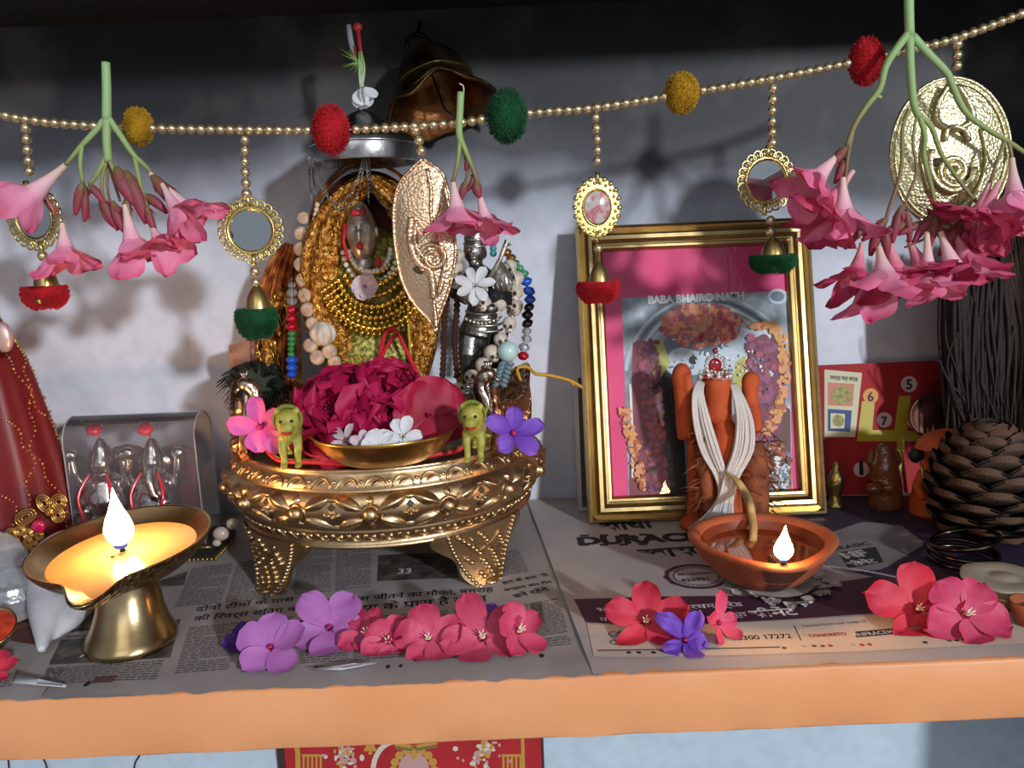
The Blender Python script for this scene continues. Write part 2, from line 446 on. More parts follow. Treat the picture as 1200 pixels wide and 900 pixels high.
ptext(mb, 'बने रहेंगे', (604, 704), (645, 695), zB, 1, 1.0, .02)
columns(mb, [(606, 712), (660, 702), (676, 758), (612, 766)], zB, 2, seed=10)
band(mb, [(622, 710), (634, 708)], [(624, 734), (638, 733)], zB, 3)
for k, c in enumerate([5, 5, 5, 6, 1, 1, 7, 7, 7, 1]):
    a = (286+k*6.2+(60 if k > 3 else 0), 791-k*.35-(4 if k > 3 else 0)); p = G(*a)
    mb.disc((p.x, p.y, zB(p.x, p.y)+.03), .16, seg=8, m=c)
for px, py, r in [(103, 807, .25), (415, 781, .2), (455, 785, .18), (470, 784, .15), (635, 772, .2)]:
    p = G(px, py); mb.disc((p.x, p.y, zB(p.x, p.y)+.03), r*1.4, seg=9, m=1, ry=r*.8)
band(mb, [(112, 798), (140, 796)], [(108, 806), (132, 804)], zB, 8)
single('newspaper', mb, L('newsprint', 'ink', 'ink_grey', 'photo_ink', 'white_ink', 'blue_ink', 'purple_ink', 'red_ink', 'brown_ink'), 'grey newspaper sheet in small print under the brass throne and the row of front flowers', 'newspaper', 'newspapers spread on the shelf')
# cement advertisement sheet
mb = MB()
q = [G(692, 779), G(618, 590)]
sheet(mb, [V((q[0].x, -38.5, 0)), V((45, -38.6, 0)), V((45, -2.3, 0)), V((q[1].x, -2.3, 0))], zC, 70, 36, 0, .35)
band(mb, [(905, 585), (1060, 585), (1230, 585)], [(968, 668), (1120, 702), (1240, 692)], zC, 4, .02, 24, 16)  # dark purple print, widened so its colour also carries the shade here
band(mb, [(673, 707), (760, 705), (900, 703), (965, 690), (1100, 668)], [(687, 735), (760, 739), (900, 733), (1020, 725), (1130, 712)], zC, 1, .035)
band(mb, [(688, 737), (760, 740), (900, 734), (1020, 727), (1240, 705)], [(696, 776), (760, 776), (900, 773), (1020, 769), (1240, 758)], zC, 2, .035)
band(mb, [(965, 632), (1010, 616), (1056, 620), (1082, 640)], [(945, 655), (985, 676), (1035, 672), (1082, 644)], zC, 8, .05)
ptext(mb, 'साधा', (706, 626), (768, 622), zC, 3, 1.15, .035)
ptext(mb, 'DURACEM', (678, 643), (852, 636), zC, 3, .95, .06)
for k in range(4):
    a = (680+k*23, 644-k*.4); band(mb, [(a[0], a[1]-13), (a[0]+10, a[1]-13.2)], [(a[0], a[1]-11), (a[0]+10, a[1]-11.2)], zC, 3, .03, 2, 1); band(mb, [(a[0], a[1]-1.6), (a[0]+10, a[1]-2)], [(a[0], a[1]+.4), (a[0]+10, a[1]+.2)], zC, 3, .03, 2, 1)
ptext(mb, 'खास', (752, 659), (822, 654), zC, 3, 1.05, .03)
c0 = G(816, 680); 
def ring(r0, r1, m, lift):
    mb.grid(lambda u, w: (lambda x, y: V((x, y, zC(x, y)+lift)))(c0.x+(r0+(r1-r0)*u)*(1+.04*math.cos(12*2*pi*w)*(u if r1 > 2.3 else 0))*math.cos(2*pi*w), c0.y+(r0+(r1-r0)*u)*math.sin(2*pi*w)), 1, 64, m, closev=True)
ring(2.15, 2.55, 1, .03); ring(1.75, 1.85, 1, .03)
ptext(mb, 'BIS CERTIFIED', (795, 679), (836, 677), zC, 1, 1.1, .03); ptext(mb, '433991', (799, 687), (832, 685), zC, 1, 1.1, .03)
for k in range(36):
    a = 2*pi*k/36; p = c0+V((math.cos(a)*2, math.sin(a)*2, 0)); mb.disc((p.x, p.y, zC(p.x, p.y)+.03), .07, seg=5, m=1)
ptext(mb, 'भारत का', (700, 723), (760, 721), zC, 5, .9, .01, .06); ptext(mb, 'प्रथम ग्रेड', (800, 720), (872, 716), zC, 5, .9, .01, .06)
ptext(mb, 'पर्यावरण', (703, 734), (760, 733), zC, 5, .9, .01, .06); ptext(mb, 'युक्त', (842, 730), (877, 728), zC, 5, .9, .01, .06); ptext(mb, 'सीमेंट', (882, 730), (937, 726), zC, 5, 1., .03, .06)
ptext(mb, '9831', (725, 750), (750, 749), zC, 3, 1., .015, .06); ptext(mb, '98300 17272', (858, 757), (929, 754), zC, 3, 1.15, .012, .06)
ptext(mb, 'www', (728, 760), (752, 759), zC, 3, 1., .015, .06)
ptext(mb, 'Choose from our range of', (941, 741), (1016, 735), zC, 6, 1.2, .0, .06); ptext(mb, 'CONCRETO', (949, 753), (993, 750), zC, 7, 1.2, .03, .06)
band(mb, [(1002, 746), (1050, 742)], [(1003, 753), (1052, 749)], zC, 3, .05); ptext(mb, 'INFRACEM', (1005, 752), (1048, 748), zC, 5, 1.2, .01, .07)
band(mb, [(1110, 740), (1132, 738)], [(1111, 747), (1134, 745)], zC, 3, .05)
band(mb, [(982, 653), (1026, 646)], [(994, 671), (1035, 664)], zC, 3, .06); ptext(mb, 'MF', (991, 660), (1020, 656), zC, 0, .9, .05, .075); ptext(mb, 'सीमेंट', (997, 669), (1030, 664), zC, 0, .9, .03, .075)
ptext(mb, 'JURASIC', (970, 652), (1022, 643), zC, 3, .8, .03, .06)
band(mb, [(930, 739), (931.5, 739)], [(938, 757), (939.5, 757)], zC, 6, .05, 2, 2)
band(mb, [(700, 768), (914, 764)], [(700, 769.5), (914, 765.5)], zC, 6, .05, 20, 1)
for k, (px, py, m) in enumerate([(737, 771, 4), (749, 771, 4), (766, 771, 3), (919, 766, 6), (942, 764, 0), (954, 763.5, 6), (964, 763.5, 6), (973, 763, 7), (1000, 762, 0), (1010, 762, 7), (1019, 761.5, 7), (1084, 759.5, 3), (1112, 757.5, 6), (1120, 757, 3), (1130, 756.5, 3)]):
    p = G(px, py); mb.disc((p.x, p.y, zC(p.x, p.y)+.06), .17, seg=8, m=m)
for px, py in [(719, 749), (721, 759)]:
    p = G(px, py)
    mb.grid(lambda u, w: V((p.x+(.28+.07*u)*math.cos(6.283*w), p.y+(.28+.07*u)*math.sin(6.283*w), zC(p.x, p.y)+.06)), 1, 16, 3, closev=True)
for k in range(40):
    t = k/39; a = (965+t*115, 668+t*22-4*math.sin(t*3)); band(mb, [(a[0], a[1]), (a[0]+2, a[1])], [(a[0], a[1]+1.6), (a[0]+2, a[1]+1.6)], zC, 5, .06, 1, 1)
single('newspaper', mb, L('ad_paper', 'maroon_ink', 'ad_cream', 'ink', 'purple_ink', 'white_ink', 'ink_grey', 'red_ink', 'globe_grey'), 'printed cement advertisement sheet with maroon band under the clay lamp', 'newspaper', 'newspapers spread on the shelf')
# torn white corners peeping out from between the sheets
def scrap(pts, z, label):
    mb = MB(); g = [G(*p) for p in pts]; mb.slab([V((p.x, p.y, z+.06*(k % 2))) for k, p in enumerate(g)], UP, .03)
    single('paper_scrap', mb, 'paper_edge', label, 'paper', 'torn paper corners along the shelf edge')
scrap([(22, 797), (80, 812), (78, 814), (18, 810)], .5, 'folded white paper corner at the left end of the shelf edge')
scrap([(362, 792), (420, 783), (442, 785), (400, 794)], .45, 'torn white paper sliver on the shelf edge under the purple flowers')
# grains and crumbs
# ---------------------------------------------------------------- flowers: helpers and materials
MR('oleander', [(0, '#e6cbb0'), (.2, '#f4c6cf'), (.42, '#ee9cb8'), (.75, '#e883a6'), (1, '#d3527c')], transl=.25)
MR('oleander_deep', [(0, '#e6b4ac'), (.25, '#e4809a'), (.6, '#da5a7e'), (1, '#b83458')], transl=.25)
MR('oleander_dry', [(0, '#7b7a45'), (.3, '#7a4b3c'), (.65, '#8a3d48'), (1, '#a1304f')], transl=.1)
MR('sprig_stem', [(0, '#8dab78'), (.35, '#86995c'), (.6, '#7d7a4c'), (.85, '#75543f'), (1, '#7a4440')], transl=0)
MR('periwinkle', [(0, '#a8225f'), (.1, '#c2529a'), (.25, '#b367ab'), (.6, '#b26eb0'), (1, '#a560a6')], transl=.15)
MR('pink_petal', [(0, '#c2347c'), (.3, '#df549f'), (.7, '#e268b4'), (1, '#d65aa8')])
MR('coral_petal', [(0, '#f2b0a4'), (.18, '#db4450'), (.6, '#d0364a'), (1, '#b92840')], transl=.15)
MR('rose_petal', [(0, '#f0b7bd'), (.18, '#d9627f'), (.6, '#cf4a6c'), (1, '#bb3358')], transl=.15)
MR('crimson_petal', [(0, '#5b0420'), (.35, '#8e0c38'), (.75, '#a80f42'), (1, '#b5174b')], transl=.2)
MR('red_bloom', [(0, '#55081a'), (.15, '#8e0b2c'), (.6, '#980a2d'), (1, '#a81037')], transl=.08)
MR('violet_petal', [(0, '#4a2a86'), (.4, '#7141b4'), (1, '#8b5cc9')])
MR('dark_violet', [(0, '#3a1d63'), (1, '#5a348f')])
MR('white_petal', [(0, '#d9dccb'), (.2, '#e6e6e6'), (1, '#e9e9ec')], transl=.3)
MR('blush_petal', [(0, '#c9a2a6'), (.4, '#d8bfc4'), (1, '#d9c6cc')], transl=.3)
MR('green_tuft', [(0, '#d9dfc9'), (.5, '#8cb26a'), (1, '#6f8f3f')])
M('stamen', '#ecd9c0', .6); M('magenta_eye', '#b3124f', .6); M('leaf_brown', '#5e4a33', .7, var='#6f5d3c', vs=50)
def petal(mb, base, d, n, L_, W, m=0, curl=0., cup=0., ruf=0., peak=.62, nu=9, nv=6, seed=0, twist=0., t0=.15, notch=0.):
    d = V(d).normalized(); n = V(n); n = (n-d*n.dot(d)).normalized(); s = d.cross(n); base = V(base)
    def fn(u, w):
        v = 2*w-1; q = u**.85
        wid = W*(math.sin(pi*min(1, q/(2*peak)))**.9 if q < peak else math.sqrt(max(0, 1-((q-peak)/(1-peak))**2.4)))
        wid = max(wid, .06*W*(1-u)+.001)
        a = twist*u; ss = s*math.cos(a)+n*math.sin(a); nn = n*math.cos(a)-s*math.sin(a)
        th = curl*u                                   # bends steadily out of its own plane
        p = base+d*(L_*(math.sin(th)/curl if curl else u))+n*(L_*((1-math.cos(th))/curl if curl else 0))
        p += ss*(wid*v)+nn*(cup*wid*v*v)
        if notch: p -= d*(notch*L_*math.exp(-(v*3)**2)*u**6)
        if ruf: p += nn*ruf*u*noise.noise((v*2.1+seed, u*2.6, seed*3.7))*1.6
        return p
    mb.grid(fn, nu, nv, m, lambda u, w: t0+(1-t0)*u)
def blossom(mb, c, ax, R, n=5, open_=1.2, W=.5, m=0, tube=0., tr=.22, curl=.3, cup=.25, ruf=.12, seed=1, twist=.25, peak=.66, hint=None, mt=None, lens=None, a0=0., eye=None, eye_r=.1, jit=.15, notch=0.):
    """n petals set round the axis ax at the mouth c; open_ = angle of the petals from the axis; tube runs back along -ax"""
    r = random.Random(seed); x, y, d = frame_of(V(ax), hint); c = V(c)
    if tube:
        N = 8
        mb.tube([c-d*tube*(1-k/N) for k in range(N+1)], [max(.02, R*tr*(.28+.72*(k/N)**1.6)) for k in range(N+1)], 9, m if mt is None else mt, 0, .32, cap=False)
    for k in range(n):
        a = a0+2*pi*k/n+r.uniform(-jit, jit); op = open_+r.uniform(-jit, jit)
        rad = x*math.cos(a)+y*math.sin(a)
        dd = d*math.cos(op)+rad*math.sin(op); nn = d*math.sin(op)-rad*math.cos(op)
        l = R*(lens[k % len(lens)] if lens else r.uniform(.9, 1.08))
        petal(mb, c+rad*(R*tr*.72 if tube else R*.03)-d*(R*.1 if tube else 0), dd, nn, l, R*W*r.uniform(.92, 1.08), m, -curl*r.uniform(.5, 1.4), cup, ruf*R, peak, seed=seed*7+k, twist=twist*r.uniform(.5, 1.3), t0=.3 if tube else .05, notch=notch)
    if eye is not None:
        mb.sphere(c+d*R*.02, (R*eye_r, R*eye_r, R*eye_r*.5), 10, 6, eye, Matrix((x, y, d)).transposed())
def limb(mb, px, Y, r0, r1, m=0, t0=0., t1=1., seg=8, dy=None):
    pts = [P(p[0], p[1], Y+(p[2] if len(p) > 2 else 0)) for p in px]; pts = smoothpts(pts, 4); n = len(pts)
    mb.tube(pts, [r0+(r1-r0)*i/(n-1) for i in range(n)], seg, m, t0, t1); return pts
def hang_flower(parent, Y, stem_px, mouth_px, R_px, mat='oleander', open_=.75, seed=1, toward=-.25, n=5, W=.5, name='flower', lens=None, curl=.35, ruf=.14, a0=0.):
    """a drooping oleander: funnel from stem_px to mouth_px, petals flaring past the mouth"""
    a = P(*stem_px, Y); b = P(*mouth_px, Y+toward*2); ax = (b-a); R = S(R_px, b)
    mb = MB(); q_ = random.Random(seed)
    lens = lens or [q_.uniform(.8, 1.25) for k in range(n)]
    axj = (ax+V((q_.uniform(-.25, .25), q_.uniform(-.35, .1), 0))*ax.length).normalized()*ax.length; b = a+axj; ax = axj
    blossom(mb, b, ax, R*1.12, n, open_*.82, W*.84, 0, ax.length, .22, curl*1.3, .35, ruf*1.2, seed, .5, .62, lens=lens, a0=a0, jit=.32)
    for k in range(5):                                   # the throat fringe and stamens
        q = 2*pi*k/5; x, y, d = frame_of(ax)
        mb.tube([b, b+d*R*.25+(x*math.cos(q)+y*math.sin(q))*R*.12], [.05, .015], 5, 1)
    return obj(name, mb, L(mat, 'stamen'), parent)
def bud(parent, Y, a, b, wpx, seed=0, name='bud', t=(.1, 1)):
    A, B = P(*a, Y), P(*b, Y); n = 8; w = S(wpx, A)
    mb = MB(); mid = (B-A).cross(V((0, 1, 0))).normalized()*S(2, A)*math.sin(seed*2.3)
    mb.tube([A.lerp(B, k/n)+mid*math.sin(pi*k/n) for k in range(n+1)], [w*(.25+.75*math.sin(pi*min(1, (k/n)**.8*.93+.03))) for k in range(n+1)], 8, 0, *t)
    for k in range(3):
        q = 2*pi*k/3+seed; x, y, d = frame_of(B-A)
        petal(mb, A, d+(x*math.cos(q)+y*math.sin(q))*.35, x*math.cos(q)+y*math.sin(q), (B-A).length*.45, w*.5, 0, .2, .2, nu=4, nv=3, t0=0)
    return obj(name, mb, 'oleander_dry', parent)

# ---------------------------------------------------------------- the bead garland
def imitgold(name, c, rough, **k): return M(name, c, rough, 1., **k)
M('bead_gold', '#d2bd94', .28, .85); M('filigree_gold', '#d6c078', .25, .95, bump=.3, bs=600, bdist=.0005)
M('leaf_gold', '#d8b894', .3, .95, bump=.55, bs=480, bkind='vor', bdist=.0008)
M('oval_gold', '#cfc498', .33, .95, bump=.5, bs=480, bkind='vor', bdist=.0008)
M('mirror_glass', '#b9c2c6', .06, 1.); M('string_white', '#d8d4cc', .7)
M('brass_cap', '#a89058', .3, .9)
M('wool_red', '#d01420', .95, var='#b30f1c', vs=300, bump=1., bs=900); M('wool_yellow', '#c99a16', .95, var='#b08010', vs=300, bump=1., bs=900); M('wool_green', '#0d5a2e', .95, var='#0a4524', vs=300, bump=1., bs=900)
M('oval_stone', '#a98a86', .1, 0, stops=[(.3, '#6f9c8f'), (.45, '#b6a6a4'), (.6, '#a8545c'), (.7, '#c9b9b4')], vs=120, coat=.8)
GY = -25.
gl = thing('mirror_bead_garland', 'gold bead garland with pompoms and mirror pendants strung across the shelf front', 'garland', P(600, 136, GY))
gpx = [(-16, 131), (0, 134), (25, 139), (75, 145), (165, 150), (285, 152), (385, 152.5), (450, 150), (500, 147), (545, 143), (590, 136), (640, 131), (700, 126), (800, 110), (900, 93), (1000, 73), (1060, 60), (1120, 45), (1200, 15), (1216, 8)]
gp = smoothpts(PP(gpx, GY), 6)
mb = MB(); mb.tube(gp, .05, 5); obj('string', mb, 'string_white', gl)
poms = [((162, 148), 17, 22, 'wool_yellow', 'yellow wool pompom'), ((388, 152), 22, 29, 'wool_red', 'red wool pompom'), ((594, 136), 24, 32, 'wool_green', 'dark green wool pompom'), ((799, 109), 20, 24, 'wool_yellow', 'mustard yellow wool pompom'), ((1015, 72), 20, 28, 'wool_red', 'small red wool pompom')]
skip = [(p[0][0], p[1]) for p in poms]
def to_px(p):
    q = RM.transposed() @ (V(p)-CAM); return 600+F*q.x/-q.z, 450-F*q.y/-q.z
beads = [p for p in resample(gp, .7) if all(abs(to_px(p)[0]-s[0]) > s[1]*.95 for s in skip)]
BR = .362
nb = sorted(beads, key=lambda p: abs(to_px(p)[0]-600))
far = []
for i, p in enumerate(nb):
    if i < 62: bead(gl, p, BR*rnd.uniform(.96, 1.04), 'bead_gold')
    else: far.append(p)
def pompom(mb, c, rx, rz, m=0, dens=900, cut=None):
    r = random.Random(int(c.x*100)); mb.sphere(c, (rx*.86, rx*.86, rz*.86), 16, 12, m)
    for k in range(dens):
        z = 1-2*(k+.5)/dens; a = k*2.39996; s = math.sqrt(1-z*z); d = V((s*math.cos(a)*rx, s*math.sin(a)*rx, z*rz))
        if cut and z > cut: continue
        q = r.uniform(.95, 1.07)
        mb.tube([c+d*.75, c+d*q+V((r.uniform(-1, 1), r.uniform(-1, 1), r.uniform(-1, 1)))*.035], [.05, .035], 3, m, cap=True)
for p_, rx, rz, mt, lb in poms:
    c = P(*p_, GY); mb = MB(); pompom(mb, c, S(rx, c), S(rz, c)); obj('pompom', mb, mt, gl, lb)
def drop(parent, px, Y, npx=12, r=.36):
    """a short hanging string of beads"""
    pts = resample(PP(px, Y), S(npx, P(*px[0], Y)))
    for p in pts: bead(parent, p, r*rnd.uniform(.94, 1.06), 'bead_gold')
def bell_tassel(parent, Y, top, capc, cap_px, tas, rx, rz, wool, small_bell=None):
    a = P(*top, Y); c = P(*capc, Y); hw, hh = S(cap_px[0], c), S(cap_px[1], c)
    mb = MB()
    mb.lathe([(0, 1), (.22, .98), (.3, .86), (.55, .6), (.78, .2), (.92, -.3), (1, -.8), (1.02, -1), (.9, -1)], (0, 0, 0), 20)
    for k in range(len(mb.v)): q = mb.v[k]; mb.v[k] = c+V((q.x*hw, q.y*hw, q.z*hh))
    cap = obj('bell_cap', mb, 'brass_cap', parent)
    t = P(*tas, Y); mb = MB(); R, Z = S(rx, t), S(rz, t); r = random.Random(int(tas[0]))
    mb.sphere(t+V((0, 0, Z*.35)), (R*.9, R*.9, Z*1.2), 18, 12)
    for k in range(len(mb.v)):
        if mb.v[k].z > t.z+Z*.75: mb.v[k].z = t.z+Z*.75
    for k in range(1100):
        z = -1+1.75*((k+.5)/1100); a_ = k*2.39996; s = math.sqrt(max(.05, 1-max(-1, min(1, z*.75-.15))**2)); d = V((s*math.cos(a_)*R, s*math.sin(a_)*R, z*Z))
        mb.tube([t+d*.8, t+d*r.uniform(.96, 1.08)], [.05, .035], 3)
    o = obj('tassel', mb, wool, parent)
    if small_bell:
        mb = MB(); b = P(*small_bell, Y-R); mb.sphere(b, .22, 10, 8); obj('jingle_bell', mb, 'brass_cap', o)
def sun_mirror(Y, c, Rpx, rpx, dropx, dropx2, yaw=0., tilt=0., n=22, oval=None, mirror='mirror_glass'):
    p = P(*c, Y); R, r = S(Rpx, p), S(rpx, p); root = thing_part('mirror_pendant', p, gl)
    rot = Matrix.Rotation(yaw, 3, 'Z') @ Matrix.Rotation(tilt, 3, 'Y')
    ex, ez, ny = rot @ V((1, 0, 0)), rot @ V((0, 0, 1)), rot @ V((0, -1, 0))
    mb = MB(); sy = oval or 1.
    def at(a, q, lift=0): return p+ex*(math.cos(a)*q)+ez*(math.sin(a)*q*sy)+ny*lift
    mb.grid(lambda u, w: at(2*pi*w, r*.98+.3*r*.35*(1-math.cos(pi*2*u))/2+(R*.08)*u, .16*math.sin(pi*u)), 6, 48, closev=True)
    if oval:
        for k in range(n): a = 2*pi*k/n; mb.sphere(at(a, R*.92), R*.105, 8, 6); mb.sphere(at(a+pi/n, R*.77), R*.07, 7, 5)
        mb.grid(lambda u, w: at(2*pi*w, r+u*(R*.92-r), -.03), 1, 40, closev=True)
    else:
        for k in range(n):
            a = 2*pi*k/n; ri = r*1.16; lp = [at(a+da, q, .04) for da, q in ((-.16, ri), (-.19, R*.86), (-.1, R*.97), (0, R), (.1, R*.97), (.19, R*.86), (.16, ri))]
            mb.tube(smoothpts(lp, 2), R*.033, 6); mb.tube([at(a-.05, ri, .05), at(a-.02, R*.86, .05), at(a, R*.92, .05), at(a+.02, R*.86, .05), at(a+.05, ri, .05)], R*.018, 4)
        mb.grid(lambda u, w: at(2*pi*w, R*(.72+.03*u), .06), 1, 44, closev=True)
    mb.tube([at(pi/2, R*.75), at(pi/2, R*1.12)], R*.09, 8); mb.tube([at(-pi/2, R*.75), at(-pi/2, R*1.1)], R*.08, 8)
    o = obj('filigree_frame', mb, 'filigree_gold', root)
    mb = MB(); mb.grid(lambda u, w: at(2*pi*w, r*(1-u), .02+(.12*math.sin(pi*u/2) if oval else 0)), 6, 40, closev=True); obj('mirror', mb, mirror, root)
    for q in ((dropx, 12.3), (dropx2, 13.)):
        if q[0]: drop(root, q[0], Y, q[1])
    return root
def thing_part(name, at, parent):
    o = bpy.data.objects.new(name, None); col.objects.link(o); o.parent = parent; o.empty_display_size = .01
    o.location = (V(at)-ORG[parent.name])*K; ORG[o.name] = V(at); return o
pd = sun_mirror(GY+.3, (40, 255), 38, 23, [(30, 150), (32, 175), (35, 204)], [(50, 300), (52, 313)], -.25, -.12)
bell_tassel(pd, GY+.3, (50, 300), (53, 324), (14, 14), (53, 347), 25, 16, 'wool_red', (46, 353))
pd = sun_mirror(GY+.3, (294, 270), 37, 23.5, [(287, 164), (287, 190), (289, 228)], [(299, 318), (300, 342)], .1, 0)
bell_tassel(pd, GY+.3, (300, 330), (302, 350), (15, 16), (301, 377), 24, 21, 'wool_green')
pd = sun_mirror(GY+.3, (700, 243), 29, 15, [(698, 138), (700, 165), (700, 200)], [(701, 291), (701, 302)], .1, .03, 20, 1.25, 'oval_stone')
bell_tassel(pd, GY+.3, (701, 300), (702, 322), (13, 15), (701, 341), 25, 15, 'wool_red')
pd = sun_mirror(GY, (898, 212), 36, 23, [(906, 104), (905, 135), (905, 168)], [(903, 258), (903, 272)], .15, .05)
bell_tassel(pd, GY, (903, 270), (906, 292), (15, 14), (906, 308), 27, 13, 'wool_green')
# the leaf shaped plate
pd = thing_part('leaf_pendant', P(497, 285, GY), gl)
drop(pd, [(487, 153), (492, 168), (495, 184)], GY, 12)
lo = smoothpts([V((*q, 0)) for q in [(495, 186), (480, 200), (466, 219), (461, 252), (464, 297), (472, 332), (486, 357), (506, 379), (511, 389), (514, 373), (526, 340), (533, 307), (533, 280), (529, 245), (521, 208), (508, 194), (495, 186)]], 4)
lc = V((497, 280, 0))
def leafpt(q, u, lift): p = lc.lerp(q, u); return P(p.x, p.y, GY-lift)
mb = MB(); n = len(lo)-1
mb.grid(lambda u, w: leafpt(lo[round(w*n)], max(.001, u), .55*(1-u*u)), 10, n)
mb.tube([leafpt(q, 1, .05) for q in lo], .12, 6)
rel = lambda px, h, r, flat=1.: mb.tube(smoothpts([P(a, b, GY-h-.06) for a, b in px], 4), r*1.45, 8, flat=flat)
sp = [(508+22*math.cos(a)*(1-a/16), 302+22*math.sin(a)*(1-a/16)) for a in [k*.45+2.2 for k in range(27)]]
rel(sp, .62, .13); rel([(483, 255), (480, 275), (484, 297), (492, 310), (503, 316), (507, 330), (508, 350)], .6, .2); rel([(489, 258), (486, 275), (489, 292), (498, 303)], .62, .12)
rel([(507, 262), (505, 250), (505, 220), (500, 198)], .45, .1); rel([(508, 350), (510, 368), (511, 384)], .4, .12); rel([(522, 300), (520, 322), (514, 345)], .5, .12)
obj('leaf_plate', mb, 'leaf_gold', pd)
mb = MB(); mb.sphere(P(490, 317, GY-.62), (.42, .1, .22), 10, 6, 0, Matrix.Rotation(.5, 3, 'Y')); M('dark_hole', '#3a2a10', .8); obj('pierced_eye', mb, 'dark_hole', pd)
# the oval plate at the right
pd = thing_part('oval_pendant', P(1114, 178, GY), gl)
drop(pd, [(1122, 52), (1122, 70), (1121, 86)], GY, 12)
ov = [(1114+70*math.cos(a)+6*math.sin(a), 179-88*math.sin(a)+4*math.cos(a)) for a in [2*pi*k/48 for k in range(49)]]
mb = MB(); oc = V((1114, 179, 0))
mb.grid(lambda u, w: (lambda q: P(oc.x+(q[0]-oc.x)*u, oc.y+(q[1]-oc.y)*u, GY-.7*(1-u*u)))(ov[round(w*48)]), 10, 48, closev=False)
mb.tube([P(*q, GY) for q in ov], .14, 6); mb.tube([P(oc.x+(q[0]-oc.x)*.93, oc.y+(q[1]-oc.y)*.93, GY-.2) for q in ov], .07, 6)
sp = [(1118+20*math.cos(a)*(1-a/17), 200+20*math.sin(a)*(1-a/17)) for a in [k*.45+1.2 for k in range(29)]]
rel(sp, .78, .16); rel([(1092, 175), (1090, 195), (1098, 214), (1115, 224), (1135, 214), (1142, 196)], .72, .18); rel([(1112, 100), (1100, 120), (1098, 140), (1110, 150), (1126, 150), (1140, 138), (1134, 118), (1122, 100)], .66, .16)
rel([(1108, 165), (1112, 150), (1130, 152), (1136, 166)], .8, .14); rel([(1084, 150), (1080, 190), (1092, 228), (1112, 244)], .55, .1); rel([(1150, 150), (1156, 190), (1144, 226), (1124, 244)], .55, .1)
obj('oval_plate', mb, 'oval_gold', pd)
mb = MB()
for q in [(1100, 190), (1136, 202), (1106, 207)]: mb.sphere(P(*q, GY-.72), (.4, .1, .34), 10, 6)
obj('pierced_eye', mb, 'dark_hole', pd)
mb = MB()
for p in far: mb.sphere(p, BR, 12, 8)
obj('bead', mb, 'bead_gold', gl, kind='stuff')

# ---------------------------------------------------------------- oleander sprigs hung over the garland
def sprig(label, at, group='oleander sprigs hung on the garland'): return thing('oleander_sprig', label, 'flower sprig', at, group)
Y1 = -26.6
s1 = sprig('drooping pink oleander sprig at the left, with a pale green cut stem', P(124, 150, Y1))
mb = MB()
limb(mb, [(124, 73), (125, 105), (125, 140)], Y1, .3, .34, t0=0, t1=.1); limb(mb, [(125, 138), (125, 165), (127, 190)], Y1, .3, .3, t0=.1, t1=.3)
limb(mb, [(124, 138), (110, 155), (96, 170), (86, 182), (77, 193)], Y1, .24, .13, t0=.1, t1=.6); limb(mb, [(96, 170), (94, 192), (97, 214)], Y1, .17, .14, t0=.3, t1=.6)
limb(mb, [(127, 138), (140, 157), (157, 182), (168, 192), (177, 202)], Y1, .24, .14, t0=.1, t1=.6); limb(mb, [(158, 184), (162, 205), (170, 235), (178, 255)], Y1, .17, .13, t0=.3, t1=.8)
limb(mb, [(124, 185), (115, 202), (105, 216)], Y1, .2, .16, t0=.3, t1=.6); limb(mb, [(125, 188), (119, 215), (124, 240), (132, 258)], Y1, .14, .1, t0=.5, t1=.9)
limb(mb, [(128, 188), (140, 214), (148, 232), (152, 250)], Y1-.3, .15, .13, t0=.5, t1=.8); limb(mb, [(129, 186), (134, 200), (142, 210)], Y1, .16, .2, t0=.5, t1=.8); limb(mb, [(127, 190), (126, 220), (130, 240)], Y1+.3, .1, .1, t0=.6, t1=1); limb(mb, [(126, 190), (134, 215), (141, 236)], Y1+.3, .1, .1, t0=.6, t1=1)
obj('stem', mb, 'sprig_stem', s1)
for k, (a, b, w) in enumerate([((96, 214), (88, 252), 6), ((97, 214), (99, 260), 5), ((98, 214), (104, 256), 5), ((104, 216), (122, 238), 5), ((116, 228), (138, 270), 6), ((136, 195), (158, 240), 9), ((146, 200), (172, 262), 10), ((120, 240), (134, 266), 6), ((148, 232), (150, 275), 6), ((168, 228), (196, 250), 6), ((172, 240), (184, 275), 5), ((178, 205), (208, 245), 8), ((186, 212), (222, 252), 7), ((132, 235), (148, 275), 6)]): bud(s1, Y1+.25*((k*37) % 5-2)/2, a, b, w, k)
hang_flower(s1, Y1, (77, 193), (48, 228), 48, seed=3, open_=.95, toward=.3, lens=[1.15, .9, 1, .7, .9], W=.38)
hang_flower(s1, Y1, (73, 262), (75, 292), 42, seed=5, open_=.95, lens=[1.1, .9, .9, 1.15, .8], W=.42)
hang_flower(s1, Y1-.4, (146, 240), (158, 280), 44, seed=8, open_=.6, W=.55)
hang_flower(s1, Y1, (176, 262), (190, 286), 36, mat='oleander', seed=11, open_=.8, W=.5)
hang_flower(s1, Y1, (176, 203), (222, 240), 38, seed=14, open_=.45, W=.34, toward=.1)
hang_flower(s1, Y1-.3, (190, 216), (206, 255), 40, seed=15, open_=.35, W=.4, n=4)
Y2 = -26.4
s2 = sprig('small pink oleander sprig in the middle, hanging before the leaf shaped pendant', P(540, 160, Y2))
mb = MB()
limb(mb, [(540, 108), (539, 130), (538, 155), (541, 168)], Y2, .26, .24, t0=.1, t1=.35); limb(mb, [(539, 160), (537, 185), (533, 205), (530, 216)], Y2, .17, .15, t0=.3, t1=.9)
limb(mb, [(540, 163), (549, 185), (557, 205), (562, 222)], Y2, .2, .16, t0=.3, t1=.95); limb(mb, [(541, 170), (548, 195), (545, 215)], Y2+.3, .1, .1, t0=.6, t1=1)
